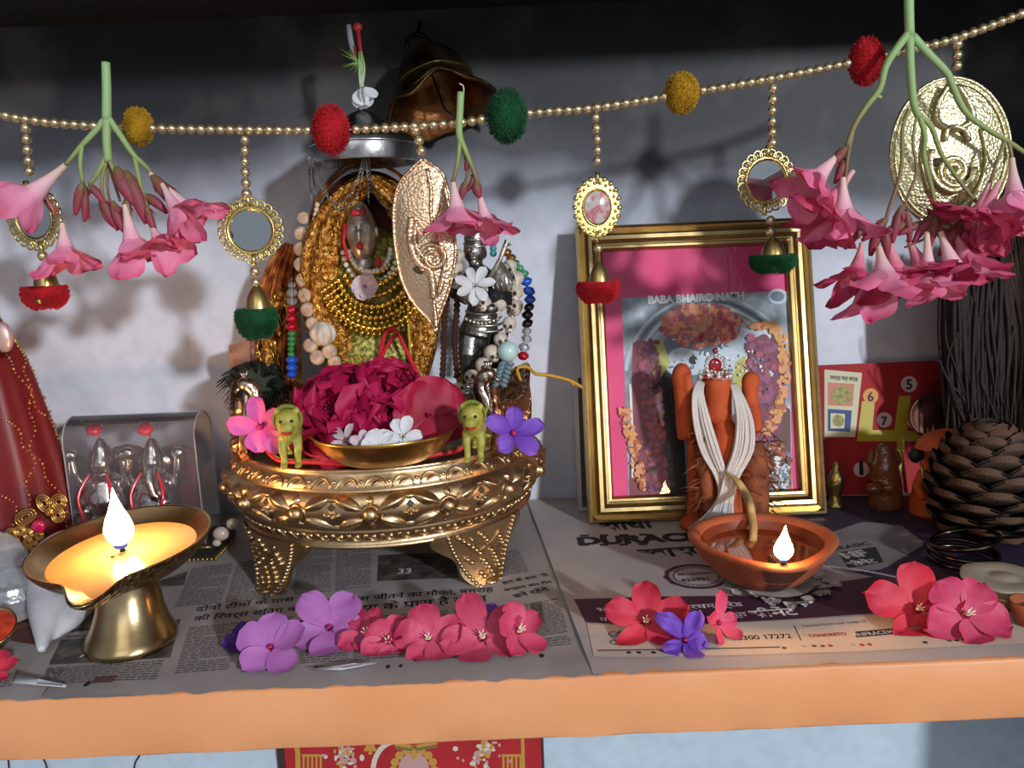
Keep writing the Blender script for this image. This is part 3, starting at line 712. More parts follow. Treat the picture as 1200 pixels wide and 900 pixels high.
mb.tube(smoothpts(PP([(538, 98), (543, 101), (543, 112), (539, 116)], Y2), 3), .04, 5, 1)
obj('stem', mb, L('sprig_stem', 'string_white'), s2)
for k, (a, b, w) in enumerate([((546, 212), (540, 234), 5), ((558, 200), (548, 224), 4), ((559, 212), (563, 232), 6), ((549, 180), (545, 200), 4)]): bud(s2, Y2+.2*(k % 2), a, b, w, k)
hang_flower(s2, Y2-.2, (531, 214), (528, 246), 46, seed=23, open_=.85, W=.55, lens=[1, 1.1, 1, .95, 1.05], a0=.4)
hang_flower(s2, Y2+.3, (561, 224), (566, 258), 38, mat='oleander', seed=27, open_=.95, W=.3, lens=[1, 1.1, .8, 1, .9])
Y3 = -27.5
s3 = sprig('large pink oleander sprig at the right, with long forking stalks', P(1067, 130, Y3))
mb = MB()
limb(mb, [(1066, -30), (1065, 0), (1066, 42)], Y3, .34, .33, t0=-.1, t1=.1)
for q, r0, r1, t0, t1 in [([(1064, 40), (1050, 58), (1038, 78), (1031, 104), (1016, 124), (1002, 146), (992, 172)], .3, .16, .05, .75), ([(1032, 104), (1028, 112), (1033, 114)], .2, .12, .2, .3), ([(1066, 42), (1067, 80), (1071, 122), (1078, 138)], .3, .26, .05, .4), ([(1069, 42), (1090, 65), (1110, 86), (1118, 105), (1132, 132), (1158, 152), (1182, 166), (1205, 182)], .3, .16, .05, .6), ([(1077, 135), (1084, 160), (1083, 185), (1093, 225), (1096, 250)], .2, .16, .3, .7), ([(1078, 135), (1092, 150), (1103, 180), (1120, 206), (1140, 232), (1150, 240)], .2, .13, .3, .85), ([(1066, 128), (1058, 150), (1057, 190), (1052, 215), (1040, 250), (1036, 272)], .16, .12, .5, .95), ([(1000, 150), (994, 180), (990, 215)], .16, .13, .6, .95), ([(1182, 166), (1186, 185), (1190, 200)], .14, .12, .6, .9), ([(1075, 132), (1070, 165), (1074, 200), (1066, 225), (1058, 245)], .12, .1, .5, .9), ([(1178, 164), (1168, 190), (1160, 214)], .13, .11, .6, .9), ([(1096, 248), (1090, 262), (1083, 280)], .12, .1, .7, .9), ([(1096, 248), (1100, 265), (1102, 280)], .12, .1, .7, .9), ([(1060, 240), (1080, 255), (1110, 262), (1140, 275)], .1, .1, .8, 1), ([(1140, 232), (1125, 260), (1095, 275), (1060, 290)], .1, .08, .9, 1)]:
    limb(mb, q, Y3, r0, r1, t0=t0, t1=t1)
obj('stem', mb, 'sprig_stem', s3); t_ = P(1066, -26, Y3); mb = MB(); mb.tube([t_, V((t_.x, t_.y, ZC+.05))], .06, 6); obj('hanging_thread', mb, 'string_white', s3)
for k, (a, b, w) in enumerate([((992, 172), (970, 198), 6), ((990, 185), (978, 215), 6), ((1036, 262), (1020, 300), 7), ((1040, 255), (1010, 282), 6), ((1036, 268), (1040, 302), 6), ((1058, 240), (1046, 285), 6), ((1060, 245), (1066, 285), 5), ((1096, 248), (1070, 285), 6), ((1098, 250), (1090, 290), 6), ((1150, 238), (1126, 262), 5), ((1010, 270), (990, 292), 5), ((1080, 260), (1052, 275), 5), ((1090, 262), (1118, 290), 6), ((1130, 258), (1100, 300), 6), ((1060, 262), (1030, 275), 6)]): bud(s3, Y3+.3*((k*29) % 5-2)/2, a, b, w, k)
for a, b, R_, m, sd, op, W_, tw in [((985, 178), (957, 214), 46, 'oleander', 31, .8, .5, -.1), ((988, 208), (982, 246), 46, 'oleander', 33, .45, .42, -.2), ((1000, 200), (975, 240), 44, 'oleander_deep', 34, .6, .5, .3), ((1030, 290), (1024, 326), 54, 'oleander', 36, 1.0, .42, -.3), ((1040, 280), (1052, 318), 46, 'oleander_deep', 38, .95, .5, .2), ((1086, 272), (1080, 328), 44, 'oleander', 41, .9, .45, -.4), ((1102, 272), (1108, 316), 48, 'oleander', 43, 1.0, .4, -.3), ((1172, 212), (1150, 250), 46, 'oleander_deep', 46, .85, .55, -.4), ((1160, 214), (1138, 258), 46, 'oleander_deep', 47, 1.05, .4, .2), ((1186, 186), (1190, 234), 46, 'oleander', 49, .6, .5, -.2), ((1120, 275), (1132, 300), 44, 'oleander_deep', 52, 1.05, .42, .3), ((1064, 280), (1072, 312), 42, 'oleander_deep', 55, .9, .5, .5), ((1010, 285), (1002, 318), 40, 'oleander_deep', 58, .9, .45, .3)]:
    hang_flower(s3, Y3+tw, a, b, R_, m, op, sd, -.2, W=W_)
# ---------------------------------------------------------------- brass throne
M('throne_brass', '#cfb48c', .34, 1., var='#b99a70', vs=40, bump=.25, bs=260, bdist=.001)
M('throne_dark', '#3b2412', .7); M('bird_silver', '#a89684', .28, 1., bump=.4, bs=300)
M('copper_side', '#b88663', .33, 1., bump=1., bs=170, bkind='vor', bdist=.0025)
M('plate_brass', '#b58a44', .3, 1., bump=.1, bs=80); M('red_cloth', '#8a1020', .8, var='#6d0c1a', vs=100)
TC = P(455, 540, -13.6); TC = V((TC.x, -13.6, 0)); TR = 13.4; ZS = 10.9; ZL = 4.6
th = thing('brass_throne', 'large embossed round brass throne on curved legs, holding the idols', 'throne', TC)
def rp(a, r, z): return TC+V((r*math.sin(a), -r*math.cos(a), z))       # a = 0 faces the camera
prof = [(12.6, ZL), (12.95, ZL+.05), (13.0, ZL+.2), (12.9, ZL+.35), (12.75, ZL+.5), (12.9, ZL+.95), (13.15, ZL+1.25), (13.35, ZL+1.45), (13.3, ZL+1.6), (13.35, ZL+1.8), (13.85, ZL+2.5), (14.15, ZL+3.2), (14.2, ZL+3.8), (14.0, ZL+4.4), (13.65, ZL+4.75), (13.5, ZL+4.85), (13.62, ZL+5.), (13.3, ZL+5.5), (13.0, ZL+5.95), (12.95, ZL+6.15), (13.05, ZL+6.3), (12.8, ZL+6.42), (12.4, ZL+6.3)]
mb = MB(); N = len(prof)-1
def drum_r(z):
    for (r0, z0), (r1, z1) in zip(prof[:-2], prof[1:-1]):
        if z0 <= z <= z1: return r0+(r1-r0)*(z-z0)/max(1e-6, z1-z0)
    return 13.
mb.grid(lambda u, w: rp(2*pi*w, *prof[round(u*N)]), N, 120, closev=True)
mb.grid(lambda u, w: rp(2*pi*w, 12.6*(1-u)+.01, ZL), 2, 48, closev=True)
mb.grid(lambda u, w: rp(2*pi*w, 12.5*(1-u)+.01, ZS), 2, 48, closev=True)
def on(a, z, lift=0.): return rp(a, drum_r(z)+lift, z)
def leafboss(a, z, da, dz, wa, lift=.3, m=0):
    """a raised leaf on the drum from (a,z) to (a+da,z+dz)"""
    px = -dz; pz = da*TR; l = math.hypot(px, pz); px, pz = px/l, pz/l
    def fn(u, w):
        v = 2*w-1; ww = wa*math.sin(pi*u)**.8; h = lift*(1-v*v)*math.sin(pi*u)**.6*(.65+.35*abs(math.cos(v*9)))
        return on(a+da*u+px*ww*v/TR, z+dz*u+pz*ww*v, h+.01)
    mb.grid(fn, 8, 8, m)
nfl = 15; zm = ZL+3.2
for k in range(nfl):
    a = 2*pi*(k+.12)/nfl
    if abs(((a+pi) % (2*pi))-pi) > 2.1: continue
    d = TC+V((math.sin(a), -math.cos(a), 0))-TC
    mb.sphere(on(a, zm, .05), (.62, .62, .62), 12, 8); mb.grid(lambda u, w: on(a+.78*math.cos(6.283*w)*(1+.1*u)/TR, zm+.78*math.sin(6.283*w)*(1+.1*u), .2-.12*u), 1, 20, closev=True)
    for sx, sz in ((1, 1), (1, -1), (-1, 1), (-1, -1)):
        leafboss(a+sx*.04, zm+sz*.35, sx*.165, sz*1.05, .52, .42)
    for sz in (1, -1): leafboss(a, zm+sz*.7, .0005, sz*.75, .3, .25)
    am = a+pi/nfl                                        # pierced diamonds with a raised lozenge between the flowers
    mb.grid(lambda u, w: on(am+[0, .055, 0, -.055][round(w*4) % 4]*(1-.02*u), zm+[1.05, 0, -1.05, 0][round(w*4) % 4]*(1-.02*u), .02+.02*u), 1, 4, 0)
    for sz in (1, -1):
        mb.poly([on(am, zm+sz*.95, .06), on(am+.022, zm+sz*.6, .06), on(am, zm+sz*.3, .06), on(am-.022, zm+sz*.6, .06)], 1)
        leafboss(am-.05, zm+sz*1.25, .1, 0.001, .3, .22)
    for q in range(4): leafboss(am, zm, [.05, -.05, .0004, .0004][q], [.001, .001, .45, -.45][q], .22, .28)
for k in range(64):
    a = 2*pi*(k+.5)/64
    if abs(((a+pi) % (2*pi))-pi) > 2.1: continue
    mb.tube([on(a+.045*math.cos(t), ZL+1.3-.62*math.sin(t), .04) for t in [pi*i/8 for i in range(9)]], .1, 5)
    mb.sphere(on(a, ZL+1.1, .0), (.22, .22, .2), 6, 5)
for k in range(40):
    a = 2*pi*(k+.5)/40
    if abs(((a+pi) % (2*pi))-pi) > 2.1: continue
    mb.tube([on(a+.06*math.cos(t), ZL+5.05+.75*math.sin(t), .03) for t in [pi*i/8 for i in range(9)]], .1, 5); mb.sphere(on(a+pi/40, ZL+5.5), .17, 6, 5); leafboss(a-.03, ZL+5.2, .06, .4, .14, .12)
obj('drum', mb, L('throne_brass', 'throne_dark'), th)
def leg(a0):
    """a tapering paw shaped leg curved with the drum"""
    mb = MB()
    def outline(u):                                       # u 0 top .. 1 foot: half width (angle), centre shift, radius
        w = .285*(1-u)**.75+.055*u**.3+.02; return w, 13.15-.9*u+1.2*u**3
    for side, th_ in ((0, 0), (1, -.45)):
        def fn(u, w):
            hw, r = outline(u); v = 2*w-1; ww = hw*(1+.12*math.sin(u*9)*abs(v))
            h = .12*(1-v*v)
            return rp(a0+ww*v*(1+.15*(1-u)), r+th_+(h if not side else 0), ZL+.35-(ZL+.33)*u*(1-.04*v*v*(1-u)))
        mb.grid(fn, 16, 12)
    for v in (0, 1):
        mb.grid(lambda u, w: (lambda hw, r: rp(a0+hw*(1+.12*math.sin(u*9))*(2*v-1)*(1+.15*(1-u)), r-.45*w, ZL+.35-(ZL+.33)*u*(1-.04*(1-u))))(*outline(u)), 16, 2)
        for k in range(15):
            u = .05+.92*k/14; hw, r = outline(u); mb.sphere(rp(a0+hw*.86*(2*v-1), r+.08, ZL+.35-(ZL+.33)*u), .2, 7, 5)
    for k in range(26):
        u = .08+.8*((k*.618) % 1); hw, r = outline(u); v = ((k*.414) % 1)*1.3-.65
        mb.sphere(rp(a0+hw*v, r+.12, ZL+.35-(ZL+.33)*u), (.3, .3, .22), 7, 5)
    for s in (-1, 1):
        mb.tube([rp(a0+s*.12*math.cos(t)*(1-t/9), outline(.25+.05*t)[1]+.2, ZL-.3-1.3*math.sin(t*.55)) for t in [k*.4 for k in range(10)]], .12, 5)
    mb.sphere(rp(a0, 13.3, .28), (.75, .6, .28), 10, 7)
    return mb
for a0 in (-.76, .76, pi-.7, pi+.7): obj('leg', leg(a0), 'throne_brass', th)
# curved side wings with a rail round the back
def rail_h0(b):
    if b < .85: return .3
    if b < 1.02: return .3+6.*math.sin((b-.85)/.17*pi/2)
    if b < 1.5: return 6.3-1.9*math.sin((b-1.02)/.48*pi)+(b-1.02)*6
    if b < 1.75: return 9.2+.5*math.sin((b-1.5)/.25*pi)
    return 9.2-4*min(1, (b-1.75)/.6)
def rail_h(a):
    b = abs(((a+pi) % (2*pi))-pi)                         # 0 at the front
    return .55*rail_h0(b)
mb = MB(); A0, A1 = .86, 2*pi-.86
def wing(side):
    return lambda u, w: (lambda a: rp(a, 12.95+(.0 if side else -.25)+.35*math.sin(u*pi)*.5+.25*u, ZS+.2+rail_h(a)*u))(A0+(A1-A0)*w)
mb.grid(wing(1), 10, 110, 0); mb.grid(wing(0), 10, 110, 0)
mb.tube([rp(A0+(A1-A0)*k/110, 13.1, ZS+.2+rail_h(A0+(A1-A0)*k/110)) for k in range(111)], .28, 6)
for s in (-1, 1):
    for k in range(13):                                   # feather ribs fanned on the wing faces
        a = s*(1.1+.035*k); 
        mb.tube([rp(a+s*.012*t, 13.15+.12*math.sin(t*.7), ZS+.5+rail_h(a)*.9*t/6) for t in range(7)], .1, 5)
    mb.tube([rp(s*.9, 13.1, ZS+z) for z in (.2, 1.5, 3, 4.4, 5.1)], [.75, .62, .55, .45, .3], 10)
    mb.sphere(rp(s*.93, 13.2, ZS+1.), (1., .8, 1.3), 12, 8)
obj('side_rail', mb, 'copper_side', th)
for s in (-1, 1):                                         # peacock finials
    b = rp(s*.93, 12.6, ZS); mb = MB()
    pts = [b+V((s*q[0]*1.1-s*.5, q[1], q[2]*1.02)) for q in [(.2, 0, 2.4), (.15, -.1, 3.3), (-.2, -.2, 4.2), (-.45, -.25, 5.), (-.3, -.3, 5.7), (.2, -.4, 6.1), (.65, -.45, 5.8)]]
    mb.tube(smoothpts(pts, 3), [1.05, 1.08, 1.05, 1., .95, .88, .8, .74, .7, .66, .62, .6, .6, .62, .62, .55, .42, .25, .1], 12)
    mb.sphere(pts[5], (.6, .58, .55), 12, 8); mb.tube([pts[6], pts[6]+V((s*.35, -.05, -.45))], [.22, .05], 8)
    for k in range(9): mb.tube([b+V((s*(.4-.1*k), -.55, 2.2+.2*k)), b+V((s*(.1-.08*k), -.9, 2.9+.28*k)), b+V((s*(-.3), -.95, 3.6+.25*k))], .13, 5)
    for k in range(3): mb.tube([pts[5]+V((0, 0, .4)), pts[5]+V((s*(-.3+.3*k), 0, 1.05))], [.1, .14], 6)
    obj('bird_finial', mb, 'bird_silver', th)

# ---------------------------------------------------------------- mat, plate, offerings on the throne
def mat_cloth():
    m, nd, ln, b = nm('gold_check'); t = tex(nd, ln, 'check', 55); t.inputs['Color1'].default_value = lin('#8d7a1c'); t.inputs['Color2'].default_value = lin('#4d4010')
    ln.new(t.outputs['Color'], b.inputs['Base Color']); b.inputs['Roughness'].default_value = .5; b.inputs['Metallic'].default_value = .4; MT['gold_check'] = m
mat_cloth(); M('red_trim', '#b3121f', .6)
mb = MB()
def matfn(u, w):
    x = -8.6+17.2*w; y0 = -math.sqrt(max(0, 12.7**2-x*x)); y = y0+.1+u*(8+y0*-.05)
    e = max(0, abs(x)-6.8)/1.8; return TC+V((x, y, ZS+.55+.06*math.sin(x*1.3)+1.7*e**2))
mb.grid(matfn, 14, 30, 1, mf=lambda u, w: 0 if u < .42 else 1)
e = [matfn(0, k/40)+V((0, -.08, .02)) for k in range(41)]; mb.tube(e, .22, 7, 2)
mb.tube([p+V((0, -.05, .2)) for p in e], .07, 5, 0)
single('seat_mat', mb, L('gold_check', 'red_cloth', 'red_trim'), 'gold checked throne mat with curled red edge under the lions', 'mat')
pc = G(449, 541, ZS+.8)+V((0, 1.6, 0)); pc.z = ZS+.5; PR = 5.5
mb = MB(); mb.lathe([(0, .1), (2.6, .1), (3.5, .3), (4.6, 1.1), (5.4, 2.2), (5.6, 2.5), (5.5, 2.53), (5.25, 2.25), (4.5, 1.25), (3.4, .5), (2.6, .25), (0, .25)][::-1], pc, 56)
single('brass_plate', mb, 'plate_brass', 'shallow brass plate holding red and white flowers on the throne', 'plate')
def ruffled(name, mats, c, ax, R, lab, n=22, seed=1, cat='flower', group=None, layers=4):
    r = random.Random(seed); root = thing(name, lab, cat, c, group); x, y, d = frame_of(V(ax)); mb = MB()
    for k in range(n):
        lay = k*layers//n; a = k*2.4+r.uniform(-.3, .3); op = .35+lay*.38+r.uniform(-.15, .2)
        rad = x*math.cos(a)+y*math.sin(a); dd = d*math.cos(op)+rad*math.sin(op); nn = d*math.sin(op)-rad*math.cos(op)
        petal(mb, V(c)+rad*R*.08, dd, nn, R*r.uniform(.75, 1.05)*(.75+.09*lay), R*.46, 0, -r.uniform(.1, .9), .35, .34*R, .62, 12, 10, seed*31+k, r.uniform(-.5, .5), .1, notch=.08)
    obj('petals', mb, mats, root); mb = MB()
    for k in range(9):
        a = k*.7; mb.tube([V(c), V(c)+d*R*.42+(x*math.cos(a)+y*math.sin(a))*R*.1], [.06, .03], 5); mb.sphere(V(c)+d*R*.43+(x*math.cos(a)+y*math.sin(a))*R*.1, .07, 6, 4)
    obj('stamens', mb, 'magenta_eye', root); return root
YF = pc.y+1.2
ruffled('crimson_flower', 'crimson_petal', P(402, 487, YF+.8), (-.3, -.75, .5), S(68, P(402, 480, YF)), 'big ruffled crimson blossom at the left of the throne plate', 34, 3, group='crimson blossoms on the brass plate')
ruffled('crimson_flower', 'crimson_petal', P(452, 470, YF+1.6), (.1, -.6, .7), S(58, P(402, 480, YF)), 'ruffled crimson blossom in the middle of the plate, under the red thread loop', 30, 5, group='crimson blossoms on the brass plate')
ruffled('crimson_flower', 'crimson_petal', P(424, 500, YF-.2), (0, -.7, .7), S(40, P(402, 480, YF)), 'dark ruffled crimson blossom low in the plate, behind the white flowers', 26, 8, group='crimson blossoms on the brass plate')
c = P(503, 487, YF-.2); mb = MB(); rt = thing('crimson_flower', 'flat open red blossom with five broad petals at the right of the plate', 'flower', c, 'crimson blossoms on the brass plate')
blossom(mb, c, (.25, -.9, .3), S(44, c), 5, 1.35, .68, 0, 0, .2, .2, .1, .2, 5, .1, .6, notch=.05); obj('petals', mb, 'red_bloom', rt)
mb = MB(); [mb.tube([c, c+V((.2, -.9, .3))*.9+V((math.cos(k), 0, math.sin(k)))*.2], .05, 5) for k in range(6)]; obj('stamens', mb, 'magenta_eye', rt)
def small_white(px, Y, Rpx, ax, lab, mat='white_petal', seed=1, n=5, group='white flowers on the brass plate', W=.5, open_=1.25):
    c = P(*px, Y); R = S(Rpx, c); mb = MB(); blossom(mb, c, ax, R, n, open_, W, 0, R*.35, .15, .4, .35, .08, seed, .2, .68, mt=1)
    return single('white_flower', mb, L(mat, 'blush_petal' if mat != 'white_petal' else 'white_petal'), lab, 'flower', group)
small_white((404, 516), pc.y-2.2, 20, (-.3, -.8, .6), 'blush white flower lying at the left of the plate', 'blush_petal', 2, 5, W=.3)
small_white((425, 522), pc.y-3.1, 17, (.3, -.85, .3), 'faded pinkish white flower low on the plate, second from the left', 'blush_petal', 4, W=.34)
small_white((446, 521), pc.y-3.6, 21, (.1, -.7, .7), 'white flower with cupped petals at the front of the plate', 'white_petal', 6, 6, W=.45)
small_white((472, 511), pc.y-3., 23, (.15, -.95, .35), 'open five-petalled white flower at the right on the plate', 'white_petal', 8, 6, W=.33, open_=1.4)
small_white((428, 336), -18.5, 16, (.05, -1, .1), 'round whitish flower on the chest of the gold draped idol', 'blush_petal', 12, 6, 'white flowers tucked on the idols', .6, 1.)
small_white((557, 334), -19., 22, (.1, -1, .25), 'open white flower on the chest of the silver idol', 'white_petal', 15, 7, 'white flowers tucked on the idols', .26, 1.35)
def side_flower(name, px, Y, Rpx, ax, mat, lab, seed, W, lens=None, a0=0.):
    c = P(*px, Y); R = S(Rpx, c); root = thing(name, lab, 'flower', c); mb = MB()
    blossom(mb, c, ax, R, 5, 1.25, W, 0, R*.5, .1, .35, .3, .1, seed, .3, .66, lens=lens, a0=a0); obj('petals', mb, mat, root)
    mb = MB(); mb.sphere(c-V((0, .12, 0)), .22, 8, 6); obj('flower_eye', mb, 'magenta_eye', root); return root
side_flower('pink_flower', (305, 500), TC.y-12.2, 38, (-.15, -1, .1), 'pink_petal', 'bright pink five-petalled flower on the left wing of the throne', 4, .33, [1, .9, 1., .8, 1.05], .5)
side_flower('violet_flower', (602, 507), TC.y-12.2, 36, (.2, -.85, .35), 'violet_petal', 'violet flower with crumpled petals on the right wing of the throne', 7, .3, [1, .85, 1., .75, 1], .2)
# ---------------------------------------------------------------- yellow lions
M('lion_yellow', '#b0a446', .5, var='#8a8632', vs=110, bump=.3, bs=300); M('lion_red', '#a81c17', .5); M('lion_eye', '#151510', .3); M('lion_mane', '#7d8330', .7)
def lion(foot_px, h_px, lab, yaw, s):
    f = G(*foot_px, ZS+.75); H = S(h_px, f); root = thing('lion_figurine', lab, 'figurine', f, 'toy lions on the throne'); R = Matrix.Rotation(yaw, 3, 'Z')
    W = lambda x, y, z: f+R @ V((x*H, y*H, z*H))
    mb = MB()
    mb.tube([W(0, .95, .42), W(0, .6, .46), W(0, .25, .5), W(0, .08, .52)], [H*.15, H*.165, H*.17, H*.15], 14)
    mb.tube([W(0, .12, .5), W(0, 0, .66), W(0, -.02, .76)], [H*.16, H*.18, H*.17], 14)
    mb.sphere(W(0, -.05, .76), (H*.19, H*.17, H*.2), 14, 10)
    mb.sphere(W(0, -.2, .68), (H*.115, H*.1, H*.1), 12, 8); mb.sphere(W(0, -.17, .61), (H*.09, H*.08, H*.06), 10, 6)
    for sx in (-1, 1):
        mb.tube([W(sx*.11, .08, .48), W(sx*.12, 0, .3), W(sx*.105, .02, .14), W(sx*.11, -.02, .04)], [H*.085, H*.07, H*.055, H*.06], 10); mb.sphere(W(sx*.11, -.06, .04), (H*.065, H*.09, H*.045), 8, 6)
        mb.tube([W(sx*.1, .85, .42), W(sx*.14, .78, .26), W(sx*.12, .95, .14), W(sx*.12, .9, .04)], [H*.11, H*.09, H*.05, H*.05], 10); mb.sphere(W(sx*.12, .86, .04), (H*.06, H*.085, H*.04), 8, 6)
        mb.sphere(W(sx*.15, -.02, .92), (H*.05, H*.035, H*.06), 8, 6)
    mb.tube([W(0, 1.02, .48), W(.08, 1.15, .6), W(.1, 1.1, .75)], [H*.035, H*.03, H*.045], 8)
    fused('body', mb, 'lion_yellow', root, H*.022, 4)
    mb = MB()
    for k in range(28):
        a = -2.1+4.2*k/27; mb.tube([W(.18*math.sin(a), .04, .78+.18*math.cos(a)), W(.235*math.sin(a), -.02, .78+.25*math.cos(a))], [H*.04, H*.008], 6)
        if k % 2: mb.tube([W(.16*math.sin(a), .1, .76+.17*math.cos(a)), W(.215*math.sin(a), .1, .74+.235*math.cos(a))], [H*.045, H*.01], 6)
    obj('mane', mb, 'lion_mane', root)
    mb = MB(); mb.tube([W(-.07, -.255, .615), W(0, -.285, .605), W(.07, -.255, .62)], H*.026, 8); obj('mouth', mb, 'lion_red', root)
    for sx in (-1, 1): mb = MB(); mb.sphere(W(sx*.085, -.215, .79), H*.026, 8, 6); obj('eye', mb, 'lion_eye', root)
lion((342, 548), 74, 'yellow painted toy lion at the left end of the throne mat', .15, 1)
lion((556, 541), 72, 'yellow painted toy lion at the right end of the throne mat', -.1, -1)
# ---------------------------------------------------------------- silver parasol over the throne, temple bell
M('old_silver', '#b9b7b4', .3, 1., var='#8d8b8b', vs=60, bump=.15, bs=120); M('dark_silver', '#a19d97', .36, .95, var='#5f5c58', vs=110, bump=.25, bs=400)
M('bell_brass', '#7a6543', .4, 1., var='#2a2118', vs=45, bump=.35, bs=90, bdist=.002); M('bell_inside', '#9a683e', .4, 1., var='#5e3d22', vs=45, bump=.5, bs=60, bdist=.003)
M('grey_stick', '#77757a', .7); M('red_wax', '#8c1a1a', .6); M('dark_iron', '#1d1b1a', .4, .8)
cc = P(428, 184, -13.2); R = S(62, cc); ch = thing('silver_parasol', 'tarnished silver ritual parasol with hanging chains above the gold draped idol', 'parasol', cc)
zt = S(20, cc)
mb = MB(); mb.lathe([(R*.99, -.55), (R, -.6), (R*1.01, -.5), (R*1.0, zt*.5), (R*.985, zt*.85), (R*.93, zt*1.05), (R*.8, zt*1.25), (R*.6, zt*1.65), (R*.4, zt*2.1), (R*.22, zt*2.45), (R*.08, zt*2.6), (R*.07, zt*2.9), (R*.11, zt*3.1), (R*.05, zt*3.35), (0, zt*3.4)], cc, 56)
mb.lathe([(R*.99, -.55), (R*.96, -.5), (R*.955, zt*.4), (R*.8, zt*1.1), (R*.3, zt*2.1), (.01, zt*2.4)], cc, 48, 1)
mb.lathe([(R*1.005, zt*.55), (R*1.02, zt*.62), (R*1.005, zt*.7)], cc, 56)
obj('dome', mb, L('old_silver', 'dark_silver'), ch)
def chain(pts, r=.085):
    mb = MB(); pl = resample(smoothpts(pts, 8), .17)
    for i in range(len(pl)-1):
        a, b = pl[i], pl[i+1]; d = (b-a).normalized(); x, y, _ = frame_of(d); s = x if i % 2 else y
        mb.tube([a-d*.05+s*.0, (a+b)/2+s*r, b+d*.05, (a+b)/2-s*r, a-d*.05], .042, 4, cap=False)
    obj('chain', mb, 'dark_silver', ch)
YC = cc.y-R*.9
for px, dy in [([(362, 184), (363, 210), (365, 242)], 1.8), ([(366, 188), (368, 215), (372, 238)], 1.8), ([(368, 186), (374, 215), (393, 238), (414, 222), (426, 184)], 0), ([(371, 188), (382, 225), (398, 245), (418, 228), (428, 184)], .3), ([(429, 184), (431, 214), (432, 241)], 0), ([(432, 184), (437, 222), (455, 244), (478, 236), (488, 192)], .3), ([(487, 190), (488, 208), (488, 226)], 1.8), ([(492, 186), (494, 200), (496, 214)], 2.)]:
    chain([P(a, b, YC+dy) for a, b in px])
kt = cc+V((0, 0, zt*3.35))
mb = MB(); mb.tube([kt+V((.15, -.1, -.2)), kt+V((.25, 0, 3.2)), kt+V((.1, 0, 5.6))], [.16, .15, .2], 8); mb.tube([kt+V((-.2, -.1, 2.6)), kt+V((-.55, 0, 4.6)), kt+V((-.65, 0, 5.9))], [.25, .26, .22], 8, 1); mb.sphere(kt+V((.1, 0, 5.7)), (.45, .35, .4), 8, 6); mb.tube([kt+V((-.1, -.15, 2.6)), kt+V((-.35, -.15, 4.2))], [.22, .1], 7)
obj('stick_finial', mb, L('red_wax', 'grey_stick'), ch)
fc = P(424, 113, cc.y-.6); wt = thing('white_flower', 'white bud flower with thin green stalk fibres on top of the silver parasol', 'flower', fc, 'white flowers tucked on the idols')
mb = MB(); Rf = S(17, fc); blossom(mb, fc+V((0, 0, Rf*.55)), (.1, -.25, -1), Rf*1.35, 5, .38, .52, 0, 0, .2, -.5, .5, .06, 5, .1, .55); petal(mb, fc+V((.3, -.2, .7)), V((.8, -.2, -.9)), V((.5, -.9, .3)), Rf*1.2, Rf*.4, 0, .3, .3)
obj('petals', mb, 'white_petal', wt)
mb = MB(); r = random.Random(3)
for k in range(11): mb.tube(smoothpts([fc+V((r.uniform(-.2, .2), 0, Rf*.6)), fc+V((r.uniform(-.1, .5), -.1, 2.2)), fc+V((r.uniform(0, .3), r.uniform(-.2, .2), 3.6))], 3), [.07]*6+[.04], 4, 0, .1, .6)
for k in range(14): mb.tube([fc+V((-.1, 0, 2.8)), fc+V((r.uniform(-1.6, -.5), r.uniform(-.3, .3), r.uniform(1.6, 4.)))], [.07, .03], 4, 0, .5, 1)
obj('stalk_fibres', mb, 'green_tuft', wt)
# temple bell, tilted so its mouth faces the front
bc = P(517, 128, -8.0); ba = V((.22, -.3, -.93)).normalized(); Rb = S(69, bc); BH = Rb*.78
bl = thing('temple_bell', 'dented old brass bell hung mouth forward from the sooty wall', 'bell', bc)
def dent(r, z, a): return r*(1+.03*math.sin(3*a+1)+.02*math.sin(7*a)), z+(.3*math.sin(2*a+.6)+.3*math.sin(5*a+1)+.18*math.sin(8*a))*max(0, 1+z/2.5)
mb = MB(); pr = [(.02, -1.45), (.2, -1.42), (.34, -1.35), (.5, -1.15), (.6, -.9), (.66, -.6), (.74, -.35), (.86, -.15), (1., -.03), (1.03, .03)]
mb.lathe([(r_*Rb, z*BH) for r_, z in pr], bc, 60, 0, ba, None, dent)
mb.lathe([(r_*Rb, z*BH) for r_, z in [(.98, .02), (.9, -.1), (.76, -.3), (.64, -.6), (.55, -.9), (.4, -1.2), (.01, -1.35)]], bc, 60, 1, ba, None, dent)
mb.lathe([(1.03*Rb, .03*BH), (1.01*Rb, .09*BH), (.98*Rb, .02*BH)], bc, 60, 0, ba, None, dent)
for k in (-.25, -.6): mb.lathe([((.79 if k > -.5 else .665)*Rb, k*BH-.1), ((.82 if k > -.5 else .7)*Rb, k*BH), ((.79 if k > -.5 else .665)*Rb, k*BH+.1)], bc, 48, 0, ba, None, dent)
obj('bell_body', mb, L('bell_brass', 'bell_inside'), bl)
top = bc-ba*(1.43*BH)
mb = MB(); q = P(490, 54, top.y); mb.tube([top+ba*.3, top-ba*.4, q+V((0, 0, -.8))], [.5, .35, .3], 8); mb.tube([q+V((math.cos(t)*1.05, 0, math.sin(t)*1.05)) for t in [2*pi*k/20 for k in range(21)]], .22, 7)
obj('bell_loop', mb, 'dark_iron', bl)
mb = MB(); mb.tube([bc-ba*Rb*.7, bc-ba*.3+V((.4, 0, -.3)), bc+V((1.6, -.5, -.9))], [.1, .1, .12], 7); mb.sphere(bc+V((1.9, -.6, -1.1)), .5, 10, 8); obj('clapper', mb, 'dark_iron', bl)
